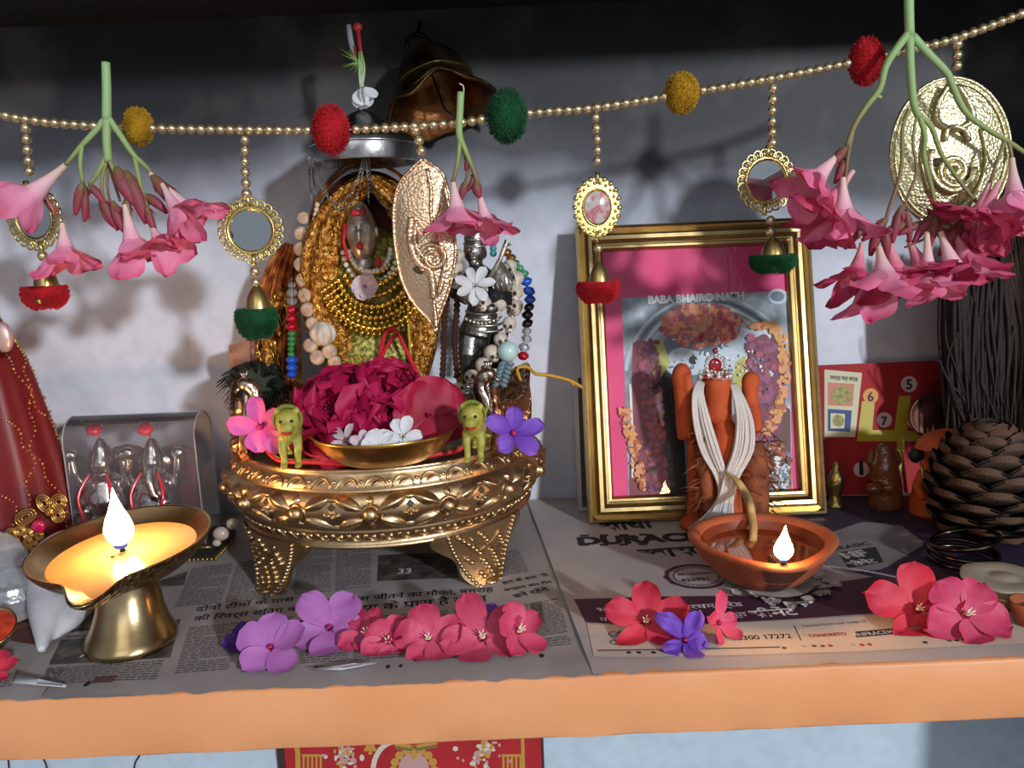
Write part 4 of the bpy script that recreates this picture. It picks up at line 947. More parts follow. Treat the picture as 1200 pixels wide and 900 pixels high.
mb = MB(); mb.tube([q+V((0, 0, .9)), V((q.x, -3.0, q.z+3)), V((q.x, -1.9, q.z+3))], .15, 6); obj('hook', mb, 'dark_iron', bl)

# ---------------------------------------------------------------- gold draped idol
M('tinsel_gold', '#c08a34', .32, .75, stops=[(.3, '#5e300c'), (.45, '#a8661f'), (.55, '#d3923a'), (.7, '#eec880')], vs=220, bump=1., bs=420, bdist=.003)
M('amber_silk', '#8a4a14', .4, .35, stops=[(.35, '#5a2508'), (.5, '#9a5414'), (.65, '#c07a22')], vs=90, bump=.6, bs=250)
M('red_lining', '#5c120c', .7, var='#3a0a08', vs=70); M('green_brocade', '#8f8a3e', .4, .5, stops=[(.35, '#4a4c1c'), (.5, '#8c873c'), (.65, '#c2b866')], vs=260, bump=.8, bs=500)
M('face_silver', '#cfc8bb', .33, .85, var='#a39c90', vs=120, bump=.2, bs=300); M('tilak_red', '#b01018', .6); M('gold_sequin', '#dfb653', .22, 1.); M('pearl', '#d9cfc0', .25, coat=.5)
M('yellow_strip', '#b8962e', .5, .3, bump=.4, bs=400); M('thread_red', '#c00f22', .7, bump=.6, bs=700); M('hair_dark', '#251811', .8)
ID = P(436, 440, -13.); ID.z = ZS
idl = thing('gold_draped_idol', 'silver faced idol wrapped in a hooded gold tinsel robe in the middle of the throne', 'idol', ID)
YI = -13.5
mb = MB()
mb.sphere(P(438, 352, YI), (S(58, ID), 3.6, S(82, ID)), 28, 20); mb.sphere(P(440, 415, YI), (S(62, ID), 4.2, S(50, ID)), 24, 16); mb.tube([P(440, 440, YI), V((ID.x, YI, ZS+.1))], [4.6, 4.8], 24)
obj('body', mb, 'green_brocade', idl)
# robe: rolled panels either side, meeting over the head
def drape(px, wpx, dpth, m=0, dy=0, seed=0, name='robe', mat='tinsel_gold'):
    pts = smoothpts([P(a, b, YI-1.5+dy+c) for a, b, c in px], 5); n = len(pts); mb = MB(); ws = [S(wpx[0]+(wpx[1]-wpx[0])*math.sin(pi*min(1, k/(n-1)*.9)), pts[k]) for k in range(n)]
    def fn(u, w):
        i = round(u*(n-1)); p = pts[i]; d = (pts[min(i+1, n-1)]-pts[max(i-1, 0)]).normalized(); sd = d.cross(V((0, -1, 0))).normalized(); a = 2*pi*w
        fold = .12*math.sin(a*7+u*6+seed)+.1*noise.noise((a*2, u*9, seed))
        return p+sd*(ws[i]*math.cos(a)*(1+fold*.5))+V((0, -1, 0))*(dpth*math.sin(a)*(1+fold))
    mb.grid(fn, n-1, 44, closev=True)
    r = random.Random(seed)
    for k in range(150):                                  # loose tinsel strands following the panel
        u = r.uniform(0, .93); w = r.uniform(.0, .5); q = [fn(min(1, round((u+t*.012)*(n-1))/(n-1)), w+t*r.uniform(.004, .02))+V((0, -.1-.04*t*(5-t), 0)) for t in range(6)]
        mb.tube(q, .035, 3, 1, cap=False)
    obj(name, mb, L(mat, 'gold_sequin'), idl)
drape([(434, 212, .5), (408, 232, .2), (388, 262, 0), (379, 300, -.2), (379, 345, -.4), (390, 385, -.6), (412, 412, -.8), (442, 436, -.8)], (9, 26), 1.6, 0, 0, 1)
drape([(434, 212, .6), (462, 232, .4), (484, 262, .2), (495, 305, 0), (498, 345, -.2), (495, 390, -.3), (488, 440, -.4)], (9, 24), 1.6, 0, 0, 4)
drape([(376, 300, .6), (372, 350, .6), (382, 400, .6), (400, 440, .4)], (8, 16), 1.6, 0, 1, 9)
mb = MB(); hc = P(433, 262, YI-.3); hr = S(50, hc)
mb.grid(lambda u, w: hc+V((math.cos(pi*1.2*w-.1*pi)*hr*(.4+.75*u), 2.2-2.4*u*u, math.sin(pi*1.2*w-.1*pi)*hr*1.05*(.4+.6*u)+(.6*u)*abs(math.sin(pi*w)))), 8, 30, 0)
mb.grid(lambda u, w: hc+V((math.cos(6.2832*w)*hr*.95*u, 2.1, math.sin(6.2832*w)*hr*u-u*.0)), 6, 28, 0, closev=True)
mb.poly([hc+V((-hr*.85, 1.9, 0)), hc+V((hr*.85, 1.9, 0)), hc+V((hr*.8, 1.7, -hr*1.3)), hc+V((-hr*.8, 1.7, -hr*1.3))], 0)
obj('hood_lining', mb, 'red_lining', idl)
mb = MB()
mb.grid(lambda u, w: hc+V((math.cos(pi*1.24*w-.12*pi)*hr*(1.3+.12*math.sin(u*pi))*(1+.02*math.sin(w*60)), .8-2.2*u, math.sin(pi*1.24*w-.12*pi)*hr*1.12+(.7+.3*math.sin(u*pi))*max(0, math.sin(pi*w))**6*1.4)), 8, 60, 0)
obj('hood', mb, 'amber_silk', idl)
# face
fy = YI-3.4; f0 = P(424, 272, fy); fw, fh = S(18, f0), S(35, f0); mb = MB()
def face(u, w):
    a = 2*pi*w; t = pi*u; z = math.cos(t); s = math.sin(t)
    wid = s**.8*(1-.25*max(0, -z)**1.2)*(1-.35*max(0, z)**1.5); x = math.sin(a)*wid; y = -math.cos(a)*s
    f = max(0, math.cos(a))
    y -= f**6*(.28*math.exp(-((z+.12)/.2)**2)*math.exp(-(x/.14)**2))      # nose
    y += .1*math.exp(-((z-.12)/.1)**2)*(math.exp(-((abs(x)-.36)/.17)**2))*f  # eye hollows
    y -= .08*math.exp(-((z+.5)/.07)**2)*math.exp(-(x/.25)**2)*f           # lips
    y -= .07*math.exp(-((z-.3)/.05)**2)*math.exp(-((abs(x)-.36)/.26)**2)*f
    return f0+V((x*fw, y*fw*1.05, z*fh))
mb.grid(face, 44, 48, closev=True)
for sx in (-1, 1):
    mb.sphere(f0+V((sx*fw*.36, -fw*.82, fh*.1)), (fw*.19, fw*.12, fh*.045), 10, 6); mb.sphere(f0+V((sx*fw*.97, -fw*.1, fh*.0)), (fw*.16, fw*.2, fh*.2), 8, 6)
for k in range(-3, 4):
    for j in range(2): mb.sphere(f0+V((k*fw*.17, -fw*(.86-.055*k*k-.2*j), fh*(.6-.03*k*k+.15*j))), fw*.1, 7, 5)
for k in range(5): mb.tube([f0+V((fw*t*.62, -fw*(1.08-.03*k-.32*t*t), fh*(.26+.055*k))) for t in (-1, -.6, -.2, .2, .6, 1)], .05, 4)
mb.tube([f0+V((0, 0, -fh*.8)), f0+V((0, .6, -fh*1.35))], [fw*.55, fw*.7], 12)
obj('face', mb, 'face_silver', idl)
mb = MB()
for x, z, rr in [(-.1, .58, .3), (.15, .56, .26), (-.3, .62, .2), (0, .44, .2), (.28, .66, .18)]: mb.sphere(f0+V((x*fw, -fw*.8, z*fh)), (rr*fw, .18, rr*fw), 8, 6)
mb.sphere(f0+V((.02*fw, -fw*1.22, -.46*fh)), (fw*.24, .16, fh*.14), 10, 6); mb.sphere(f0+V((fw*1.05, -.9, -fh*1.02)), (.3, .2, .5), 8, 6); mb.tube([f0+V((-fw*1.0, -.4, fh*.3)), f0+V((-fw*1.15, -.6, -fh*.3)), f0+V((-fw*.9, -.8, -fh*.9))], .15, 6)
obj('vermilion_marks', mb, 'tilak_red', idl)
mb = MB(); r = random.Random(5)
for row in range(6):
    n = 9+row*3; rx, rz = S(20+row*9, f0), S(14+row*13, f0)
    for k in range(n):
        a = pi*1.13+pi*.74*k/(n-1); p = P(436, 306, YI-3.7-.12*row)+V((math.cos(a)*rx, .8*abs(math.cos(a))**2, math.sin(a)*rz)); mb.sphere(p, .27+.05*(row % 2), 7, 5)
        if row > 2: mb.sphere(p+V((math.cos(a)*.3, -.1, math.sin(a)*.45)), .17, 6, 4)
obj('sequin_collar', mb, 'gold_sequin', idl)
mb = MB()
for row in range(2):
    for k in range(17):
        a = pi*1.02+pi*.96*k/16; p = P(432, 292, YI-3.9)+V((math.cos(a)*S(24+row*8, f0), .6*abs(math.cos(a)), math.sin(a)*S(26+row*14, f0))); mb.sphere(p, .23, 7, 5)
obj('pearl_string', mb, 'pearl', idl)
mb = MB(); mb.tube(smoothpts([P(478, 352, YI-3.6), P(479, 385, YI-3.8), P(482, 425, YI-3.6)], 4), .35, 8, flat=.4); obj('yellow_ribbon', mb, 'yellow_strip', idl)
mb = MB()
for d in (0, .16): mb.tube(smoothpts([P(444+d*8, 442, YI-5), P(446+d*8, 410, YI-4.9), P(451, 392, YI-4.8-d), P(462, 387-d*10, YI-4.8), P(470, 398, YI-4.9), P(480+d*6, 420, YI-5), P(489+d*8, 440, YI-5)], 4), .17, 7)
mb.tube(smoothpts([P(440, 440, YI-5.1), P(450, 412, YI-5), P(464, 392, YI-5)], 4), .17, 7)
single('red_thread', mb, 'thread_red', 'red thread tied in an upside-down V before the gold draped idol', 'thread')

# ---------------------------------------------------------------- second gold cloth at the left of the throne
M('pleat_gold', '#b5642a', .38, .55, stops=[(.35, '#7a3714'), (.5, '#b0642a'), (.65, '#d29a58')], vs=80, bump=.3, bs=200); M('dark_tuft', '#1c221c', .85, var='#2d3327', vs=80); M('peach_net', '#a8755a', .8, var='#8c5a46', vs=70)
g0 = P(312, 440, -9.5); g0.z = ZS+.2; gc = thing('gold_pleated_cloth', 'pleated orange gold cloth with tinsel border at the left inside the throne', 'cloth', g0)
mb = MB(); YG = -9.
def fan(u, w):
    a = P(333-8*u, 284, YG).lerp(P(287, 455, YG), u); top = P(338, 284+20*u, YG)
    l = smooth_edge(u); r_ = P(352, 288+168*u, YG-.6); p = l.lerp(r_, w); p.y -= .45*math.sin(w*34+u*3)*(.35+.65*u)+1.2*math.sin(pi*w); return p
fe = smoothpts(PP([(335, 283), (318, 302), (306, 330), (300, 362), (296, 400), (290, 455)], YG), 8)
def smooth_edge(u): return fe[min(len(fe)-1, round(u*(len(fe)-1)))]
mb.grid(fan, 40, 70); obj('pleated_panel', mb, 'pleat_gold', gc)
mb = MB(); pts = smoothpts(PP([(334, 340), (318, 380), (316, 420), (325, 458)], YG-2.4), 6); mb.tube(pts, [S(13, p) for p in pts], 14, flat=.45); r = random.Random(4)
for k in range(120):
    i = r.randrange(len(pts)-2); p = pts[i]+V((r.uniform(-1, 1), -.5, r.uniform(-.3, .3))); mb.tube([p, p+V((r.uniform(-.2, .2), -.15, -.5)), p+V((r.uniform(-.3, .3), 0, -1))], .04, 3, 1, cap=False)
obj('tinsel_border', mb, L('tinsel_gold', 'gold_sequin'), gc)
mb = MB(); q = P(300, 448, YG-3); r = random.Random(8); mb.sphere(q, (2.6, 1.4, 1.9), 14, 10)
for k in range(240):
    a = r.uniform(0, 6.28); d = V((math.cos(a), r.uniform(-.9, .1), math.sin(a)*.75)); mb.tube([q+d*1.3, q+d*2.4+V((.2, 0, .3)), q+d*3.1+V((.2, 0, -.3))], [.07, .05, .02], 4)
obj('dark_fringe', mb, 'dark_tuft', gc)
mb = MB(); mb.grid(lambda u, w: P(300-32*u+6*w, 395+75*w+10*u, YG-.6-.9*math.sin(w*9)*u), 10, 20); obj('net_edge', mb, 'peach_net', gc)

# ---------------------------------------------------------------- silver idol at the right of the throne
YS = -15.5
sv = thing('silver_idol', 'dark silver standing idol holding a bow, behind the skull bead necklace', 'idol', P(553, 455, YS))
W = lambda x, y, d=0.: P(x, y, YS+d); s = lambda n: S(n, W(553, 360))
mb = MB()
mb.tube([W(566, 362), W(566, 345), W(560, 325), W(558, 312)], [s(17), s(19), s(22), s(10)], 16); mb.tube([W(558, 314), W(557, 300)], [s(8), s(8)], 12); mb.sphere(W(556, 294), (s(13), s(13), s(16)), 16, 12); mb.sphere(W(552, 297, -s(11)), (s(3), s(4), s(5)), 8, 6); mb.sphere(W(568, 296), (s(3), s(4), s(7)), 8, 6)
mb.tube([W(556, 284), W(557, 276), W(557, 262), W(557, 250)], [s(13), s(12), s(9), s(4)], 14)
mb.tube([W(578, 322), W(594, 338, -.5), W(590, 356, -1.6), W(578, 362, -2.2)], [s(9), s(8), s(7), s(5.5)], 12); mb.tube([W(542, 322), W(533, 345, -.6), W(548, 352, -1.8)], [s(9), s(8), s(6)], 12); mb.sphere(W(574, 362, -2.3), (s(7), s(6), s(6)), 8, 6)
mb.tube([W(566, 360), W(563, 378), W(560, 392)], [s(18), s(20), s(24)], 16); mb.tube([W(552, 385), W(549, 415, -.6), W(548, 440, -.2), W(547, 458)], [s(14), s(12), s(9), s(8)], 14); mb.tube([W(570, 385), W(575, 410), W(566, 436, -.3), W(562, 458)], [s(14), s(12), s(9), s(8)], 14)
mb.sphere(W(546, 459, -.6), (s(9), s(13), s(5)), 10, 6); mb.sphere(W(563, 459, -.6), (s(9), s(13), s(5)), 10, 6)
fused('body', mb, 'dark_silver', sv, .1, 3)
mb = MB()
for y0, y1, m in [(286, 284, 0), (278, 277, 0), (268, 267, 0)]: mb.tube([W(557+s_*math.cos(t), y0+3*math.sin(t), -.0-1.*math.sin(t)) for t in [2*pi*k/16 for k in range(17)] for s_ in [13 if y0 > 280 else 12 if y0 > 270 else 10]], .12, 5)
obj('crown_rings', mb, 'face_silver', sv); mb = MB(); fc_ = W(555, 294); fr_ = s(13)
for sx in (-1, 1): mb.sphere(fc_+V((sx*fr_*.38, -fr_*.88, fr_*.12)), (fr_*.2, fr_*.12, fr_*.09), 8, 6); mb.tube([fc_+V((sx*fr_*.12, -fr_*1.0, fr_*.34)), fc_+V((sx*fr_*.4, -fr_*.95, fr_*.44)), fc_+V((sx*fr_*.68, -fr_*.7, fr_*.3))], fr_*.06, 5)
mb.tube([fc_+V((0, -fr_*.98, fr_*.3)), fc_+V((0, -fr_*1.2, -fr_*.22))], [fr_*.08, fr_*.16], 7); mb.tube([fc_+V((-fr_*.3, -fr_*.9, -fr_*.55)), fc_+V((0, -fr_*1.02, -fr_*.6)), fc_+V((fr_*.3, -fr_*.9, -fr_*.55))], fr_*.09, 6); mb.sphere(fc_+V((0, -fr_*.75, -fr_*.95)), fr_*.3, 8, 6)
obj('facial_features', mb, 'face_silver', sv); mb = MB()
for k in range(4): mb.tube([W(566+(20+k)*math.cos(t), 364+k*7+4*math.sin(t), -1.45*max(0, math.sin(t))-.2) for t in [pi*q/14 for q in range(15)]], .12, 5)
for k in range(9): mb.sphere(W(546+k*4.6, 374+5*math.sin(k/8*pi), -1.7), .2, 6, 5)
obj('belt', mb, 'face_silver', sv)
mb = MB(); mb.slab([W(572, 330, -1.5), W(588, 306, -1.5), W(603, 326, -1.3), W(604, 348, -1.3), W(590, 350, -1.5)], (0, -1, 0), .35); mb.tube([W(570, 332, -1.9), W(586, 304, -1.9), W(594, 282, -1.7), W(597, 288, -1.7)], .2, 7)
for k in range(5): mb.tube([W(576+k*5, 330-k*2, -2), W(580+k*5, 344-k*1, -2)], .06, 4)
obj('quiver', mb, 'face_silver', sv)
M('cloth_black', '#17171a', .7); mb = MB(); mb.grid(lambda u, w: W(574+26*w, 338+16*u+4*w, -2.-.6*math.sin(pi*u)-.3*math.sin(w*8)), 8, 10); obj('black_sash', mb, 'cloth_black', sv); mb = MB(); mb.grid(lambda u, w: W(572+24*w-6*u, 390+42*u, -1.2-.5*math.sin(w*16)), 12, 24); obj('black_skirt', mb, 'cloth_black', sv)
M('teal_paint', '#3d8f96', .5); mb = MB(); [mb.sphere(W(578, 285+k*6, -.8), (.3, .25, .3), 8, 6) for k in range(3)]; obj('teal_ear_drops', mb, 'teal_paint', sv)

# ---------------------------------------------------------------- necklaces
M('howlite', '#d3c6b6', .55, var='#b09f8c', vs=120, bump=.3, bs=200); M('socket', '#3c2f27', .8); M('howlite_warm', '#c9ad94', .5, var='#a5866c', vs=100)
M('glass_blue', '#1d4fb8', .12, coat=.6); M('glass_black', '#0c0c10', .12, coat=.6); M('glass_green', '#4a9a72', .2, coat=.5); M('glass_red', '#a3081e', .15, coat=.6); M('glass_clear', '#d9dde0', .05, trans=.85, coat=.4); M('glass_amber', '#8a5a22', .2, coat=.5); M('leaf_green_glass', '#2b7a3e', .2, coat=.5); M('sea_glass', '#b7cfcb', .35, var='#a2bdb8', vs=80); M('slate_bead', '#5d7377', .5, bump=.3, bs=200); M('rudraksha', '#6a3a2c', .75, var='#4d271e', vs=300, bump=1., bs=500, bkind='vor'); M('small_gold', '#b89256', .3, .9); M('seed_bead', '#c9b3a2', .45)
def skull():
    mb = MB(); mb.sphere((0, .05, .12), (.95, 1., .9), 14, 10); mb.sphere((0, -.35, -.62), (.55, .6, .42), 10, 8)
    for sx in (-1, 1): mb.sphere((sx*.36, -.86, .02), (.25, .17, .27), 8, 6, 1)
    mb.sphere((0, -.93, -.32), (.1, .1, .14), 6, 5, 1); mb.tube([(-.32, -.85, -.68), (0, -.98, -.7), (.32, -.85, -.68)], .045, 4, 1)
    return mb, L('howlite', 'socket')
def facet():
    mb = MB(); mb.lathe([(.02, -.72), (.5, -.68), (.98, -.18), (.98, .18), (.5, .68), (.02, .72)], (0, 0, 0), 10); return mb, None
def fbead(parent, at, r, mat, R=None): return inst('bead', 'facet_'+mat, lambda: (facet()[0], L(mat)), parent, at, r, R)
nk = thing('skull_bead_necklace', 'necklace of white carved skull beads looped round the silver idol', 'necklace', P(570, 400, -17.5))
YN = -17.8
for k, (px, py, r_, dy) in enumerate([(597, 313, 9, 1.5), (605, 327, 9.5, 1.2), (604, 343, 10, 1), (604, 360, 10, .8), (597, 380, 9, .6), (587, 399, 9, .4), (577, 414, 10, .2), (566, 429, 10, 0), (553, 443, 10, -.2), (538, 457, 9, -.4), (537, 300, 8, 1.2), (535, 314, 8, 1.), (536, 330, 9, .7), (549, 345, 9.5, .4), (567, 355, 10, .2), (585, 358, 9, .4), (600, 366, 7, 1.2)]):
    p = P(px, py, YN+dy); a = rnd.uniform(-.9, .9); inst('bead', 'skull', skull, nk, p, S(r_, p), Matrix.Rotation(a, 3, 'Z') @ Matrix.Rotation(rnd.uniform(-.5, .5), 3, 'Y') @ Matrix.Rotation(rnd.uniform(-.3, .3), 3, 'X'))
p = P(595, 412, YN-.2); mb = MB(); mb.sphere(p, S(12.5, p), 18, 12); obj('bead', mb, 'sea_glass', nk, 'large pale sea-green round bead')
mb = MB()
for k in range(6): q = P(593-k*1.6, 426+k*5, YN-.3); [mb.sphere(q+V((sx*.32, 0, 0)), (.42, .25, .24), 8, 6, 0, Matrix.Rotation(sx*.5, 3, 'Y')) for sx in (-1, 1)]
obj('carved_leaf_bead', mb, 'slate_bead', nk, 'grey carved leaf bead')
mb = MB(); mb.tube(smoothpts([P(a, b, YN+.5) for a, b in [(597, 305), (605, 330), (603, 362), (587, 400), (566, 430), (538, 458)]], 4), .05, 5); mb.tube(smoothpts([P(a, b, YN+.9) for a, b in [(537, 298), (535, 325), (549, 345), (567, 355), (586, 358), (602, 364)]], 4), .05, 5); obj('thread', mb, 'string_white', nk)
n2 = thing('crystal_bead_necklace', 'string of blue, black and clear cut glass beads at the right rim of the throne', 'necklace', P(619, 370, -15.5))
cy = [(594, 296, 6, 'glass_amber'), (599, 302, 6, 'glass_amber'), (604, 308, 5, 'glass_green'), (609, 314, 5.5, 'glass_green'), (614, 321, 6, 'glass_green'), (617, 330, 7, 'glass_blue'), (620, 341, 7.5, 'glass_blue'), (621, 351, 7, 'glass_blue'), (620, 360, 6.5, 'glass_black'), (618, 369, 7, 'glass_black'), (618, 379, 7, 'glass_black'), (617, 388, 6, 'glass_clear'), (617, 397, 6.5, 'glass_clear'), (614, 407, 7, 'glass_clear'), (613, 417, 7, 'glass_red')]
for px, py, r_, m in cy: p = P(px, py, -15.5-.5*math.sin((py-290)/40)); fbead(n2, p, S(r_, p), m, Matrix.Rotation(rnd.uniform(-.4, .4), 3, 'Y'))
mb = MB(); mb.tube([P(a, b, -15.4) for a, b, *_ in cy], .04, 5); obj('thread', mb, 'string_white', n2)
n3 = thing('coral_seed_necklace', 'brown rudraksha seed strings hanging between the gold and silver idols', 'necklace', P(528, 400, -17.))
for px in ([(524, 345), (521, 380), (520, 415), (518, 450)], [(536, 345), (535, 370), (533, 400), (536, 440)]):
    for p in resample(smoothpts(PP(px, -16.8), 4), .46): bead(n3, p, .3, 'rudraksha', 'seed', (8, 6))
n4 = thing('round_bead_necklace', 'chunky cream stone bead string at the left of the gold draped idol', 'necklace', P(356, 330, -14.))
for k, (px, py, r_) in enumerate([(356, 256, 8), (353, 274, 9), (353, 292, 9), (353, 310, 9), (356, 328, 9.5), (358, 346, 9), (361, 363, 9), (366, 379, 8), (364, 405, 9), (372, 419, 9), (386, 412, 9), (392, 424, 8)]):
    p = P(px, py, -14.6-.02*(py-256)); inst('bead', 'disc_bead', lambda: (MB().lathe([(.02, -.62), (.7, -.6), (.93, -.35), (1., 0), (.93, .35), (.7, .6), (.02, .62)], (0, 0, 0), 16, 0, (0, -1, 0)), L('howlite_warm')), n4, p, S(r_, p), Matrix.Rotation(.35*math.sin(k*2.), 3, 'Z') @ Matrix.Rotation(.3*math.sin(k*1.3), 3, 'X'))
p = P(378, 391, -17.4); mb = MB(); mb.lathe([(.02, -1.05), (.5, -.95), (.95, -.5), (1.08, 0), (.95, .5), (.5, .95), (.02, 1.05)], p, 48, mod=lambda r_, z, a: (r_*(1+.09*math.cos(8*a)), z)); obj('bead', mb, 'howlite', n4, 'large white fluted bead')
n5 = thing('seed_bead_necklace', 'thin string of tiny pale beads beside the cream stone beads', 'necklace', P(366, 330, -15.))
for p in resample(smoothpts(PP([(372, 240), (368, 262), (365, 290), (364, 320), (368, 350), (378, 372), (388, 392)], -15.6), 4), .42): bead(n5, p, .24, 'seed_bead', 'bead', (8, 6))
n6 = thing('coloured_bead_string', 'hanging string of clear, red, green and blue glass beads at the left of the throne', 'necklace', P(342, 390, -15.))
for py, r_, m in [(334, 5, 'glass_clear'), (343, 6.5, 'glass_clear'), (353, 6.5, 'glass_clear'), (363, 7, 'glass_red'), (373, 7, 'glass_red'), (383, 7, 'glass_red'), (391, 5, 'leaf_green_glass'), (397, 5, 'leaf_green_glass'), (403, 5, 'leaf_green_glass'), (409, 5, 'leaf_green_glass'), (415, 5, 'leaf_green_glass'), (422, 7, 'glass_blue'), (431, 7, 'glass_blue'), (439, 6, 'glass_blue')]:
    p = P(342, py, -15.2); fbead(n6, p, S(r_, p), m)
mb = MB(); mb.tube([P(342, 326, -15.1), P(342, 380, -15.2), P(342, 442, -15.2)], .03, 5); obj('thread', mb, 'string_white', n6)
# yellow straw thread poking out at the right rim
M('straw', '#b88a2a', .7); mb = MB()
mb.tube(smoothpts([P(604, 430, -16), P(610, 446, -16.5), P(606, 432, -17), P(618, 430, -16.8), P(628, 438, -15.8), P(645, 440, -15.5), P(668, 446, -15.), P(682, 454, -14.6)], 4), .16, 6)
mb.tube([P(668, 446, -15.), P(673, 452, -15)], .1, 5)
single('yellow_thread', mb, 'straw', 'yellow twisted thread sticking out over the right rim of the throne', 'thread')
# ---------------------------------------------------------------- brass oil lamp
def flame_mat(name, c, st):
    m, nd, ln, b = nm(name); e = nd.new('ShaderNodeEmission'); e.inputs['Color'].default_value = (*c, 1); e.inputs['Strength'].default_value = st
    ln.new(e.outputs[0], nd['Material Output'].inputs['Surface']); MT[name] = m
flame_mat('flame', (1., .55, .22), 140.); flame_mat('flame_root', (.25, .3, .9), .5); flame_mat('flame_small', (1., .5, .17), 110.)
M('lamp_brass', '#bda680', .25, 1., var='#9c855c', vs=30, bump=.12, bs=60); M('lamp_etched', '#a88a58', .34, 1., var='#5d4a2c', vs=160, bump=1., bs=220, bkind='vor', bdist=.002)
M('ghee', '#b58d55', .25, 0, sss=.4, coat=.4); M('wick_black', '#141010', .9); M('wick_cotton', '#c9b083', .8)
dl = G(155, 757); dl.z = .3
lm = thing('brass_oil_lamp', 'burning brass oil lamp on a flared foot, full of melted ghee', 'oil lamp', dl)
rc = P(141, 633, dl.y+.6); ax = V((-.05, -.1, 1)).normalized(); RB = S(100, rc); ux, uy, ud = frame_of(ax, (0, 1, 0)); ux = V((1, 0, 0)); ux = (ux-ud*ux.dot(ud)).normalized(); uy = ud.cross(ux)
tipv = G(91, 698, rc.z-.35)-rc; SPA = math.atan2(tipv.y, tipv.x); SPG = max(.05, math.hypot(tipv.x, tipv.y)/RB-1)
def bowl_pt(r, z, a):
    da = (a-SPA+pi) % (2*pi)-pi; g = math.exp(-(da/.2)**2); q = max(0, (r/RB-.55)/.45)
    r2 = r*(1+SPG*g*q); z2 = z-.25*g*q; return rc+ux*(r2*math.cos(a))+uy*(r2*math.sin(a))+ud*z2
def bowl(prof, m, mb, n=110): N = len(prof)-1; mb.grid(lambda u, w: bowl_pt(*prof[round(u*N)], SPA+2*pi*w), N, n, m, closev=True)
mb = MB(); k = RB
bowl([(k*q, z) for q, z in [(.985, -.06), (.96, -.25), (.88, -.7), (.72, -1.35), (.5, -1.9), (.001, -2.0)]], 0, mb)
bowl([(k*q, z) for q, z in [(1.0, -.12), (.99, -.4), (.95, -.75), (.86, -1.35), (.72, -2.0), (.55, -2.5), (.3, -2.85)]], 1, mb)
bowl([(k*.985, -.06), (k*1.0, 0), (k*1.02, -.03), (k*1.0, -.12)], 0, mb)
obj('bowl', mb, L('lamp_brass', 'lamp_etched'), lm)
nk_ = rc-ud*2.75; mb = MB(); fr = S(51, dl); nr = S(37, dl)
prf = [(nr*1.05, 1.0), (nr*.96, .93), (nr*.92, .84), (nr*.93, .7), (nr*1.0, .5), (nr*1.14, .3), (fr*.96, .15), (fr, .09), (fr*1.01, .05), (fr*.98, 0), (0.01, 0)]
mb.grid(lambda u, w: (lambda r, z: V((dl.x+(nk_.x-dl.x)*z, dl.y+(nk_.y-dl.y)*z, dl.z+(nk_.z+.35-dl.z)*z))+V((r*math.cos(6.2832*w), r*math.sin(6.2832*w), 0)))(*prf[round(u*10)]), 10, 56, closev=True)
obj('pedestal', mb, 'lamp_brass', lm)
mb = MB(); gz = -.95; mb.grid(lambda u, w: bowl_pt(k*.845*u, gz, 2*pi*w)+V((0, 0, .0)), 6, 80, closev=True); obj('melted_ghee', mb, 'ghee', lm)
def flame(parent, base, h, w, name='flame', lean=0., mat='flame'):
    pr = [(.02, 0), (.55, .06), (.85, .15), (1, .27), (.88, .42), (.6, .58), (.33, .74), (.13, .9), (.02, 1)]
    mb = MB(); mb.lathe([(q.x*w, q.y*h) for q in smoothpts([V((r, z, 0)) for r, z in pr], 4)], base, 24)
    for i, p in enumerate(mb.v): q = (p.z-base.z)/h; p.x += lean*q*q
    o = obj(name, mb, mat, parent); mb = MB(); mb.lathe([(.03, -.02*h), (w*.4, 0), (w*.5, .04*h), (w*.4, .08*h)], base-V((0, .02, .03*h)), 14); obj('flame_root', mb, 'flame_root', o); return o
fb = rc+ud*(gz+.55)+V((0, -.1, 0)); hb = S(70, fb)
mb = MB(); mb.tube([rc+ud*(gz-.8), rc+ud*(gz+.1)], [.35, .22], 8, 1); mb.tube([rc+ud*gz, fb+V((0, 0, .35))], [.2, .14], 8, 0); mb.sphere(rc+ud*(gz+.05)+V((-.3, -.9, 0)), (.2, .12, .07), 8, 5, 0)
obj('wick', mb, L('wick_black', 'wick_cotton'), lm)
flame(lm, fb, hb, S(16, fb), lean=-.1)

# ---------------------------------------------------------------- clay oil lamp
M('terracotta', '#a85a35', .75, var='#8f4526', vs=30, bump=.4, bs=150); M('wet_clay', '#5a2614', .35, var='#70341c', vs=40); M('lamp_oil', '#6e2c0c', .08, 0, coat=1.); M('clay_burnt', '#4a2012', .6)
cb = G(905, 688); cb.z = .75; cl = thing('clay_oil_lamp', 'burning terracotta clay lamp with a pinched lip, on the advertisement sheet', 'oil lamp', cb)
cr = P(893, 628, cb.y); RC = S(80, cr); CH = cr.z-cb.z; tipc = G(922, 669, cr.z)-cr; SPC = math.atan2(tipc.y, tipc.x); SPD = math.hypot(tipc.x, tipc.y)/RC/1.06-1; print('SPOUT', SPA, SPG, SPC, SPD)
def clay_pt(r, z, a):
    da = (a-SPC+pi) % (2*pi)-pi; q = max(0, (r/RC-.3)/.7); g = math.exp(-(da/.42)**2); pin = math.exp(-((abs(da)-.95)/.35)**2)
    r2 = r*(1+SPD*g*q-.04*pin*q); return V((cr.x+r2*math.cos(a), cr.y+r2*math.sin(a), cb.z+z*CH+.12*g*q))
def clay(prof, m, mb): N = len(prof)-1; mb.grid(lambda u, w: clay_pt(prof[round(u*N)][0]*RC, prof[round(u*N)][1], SPC+2*pi*w), N, 72, m, closev=True)
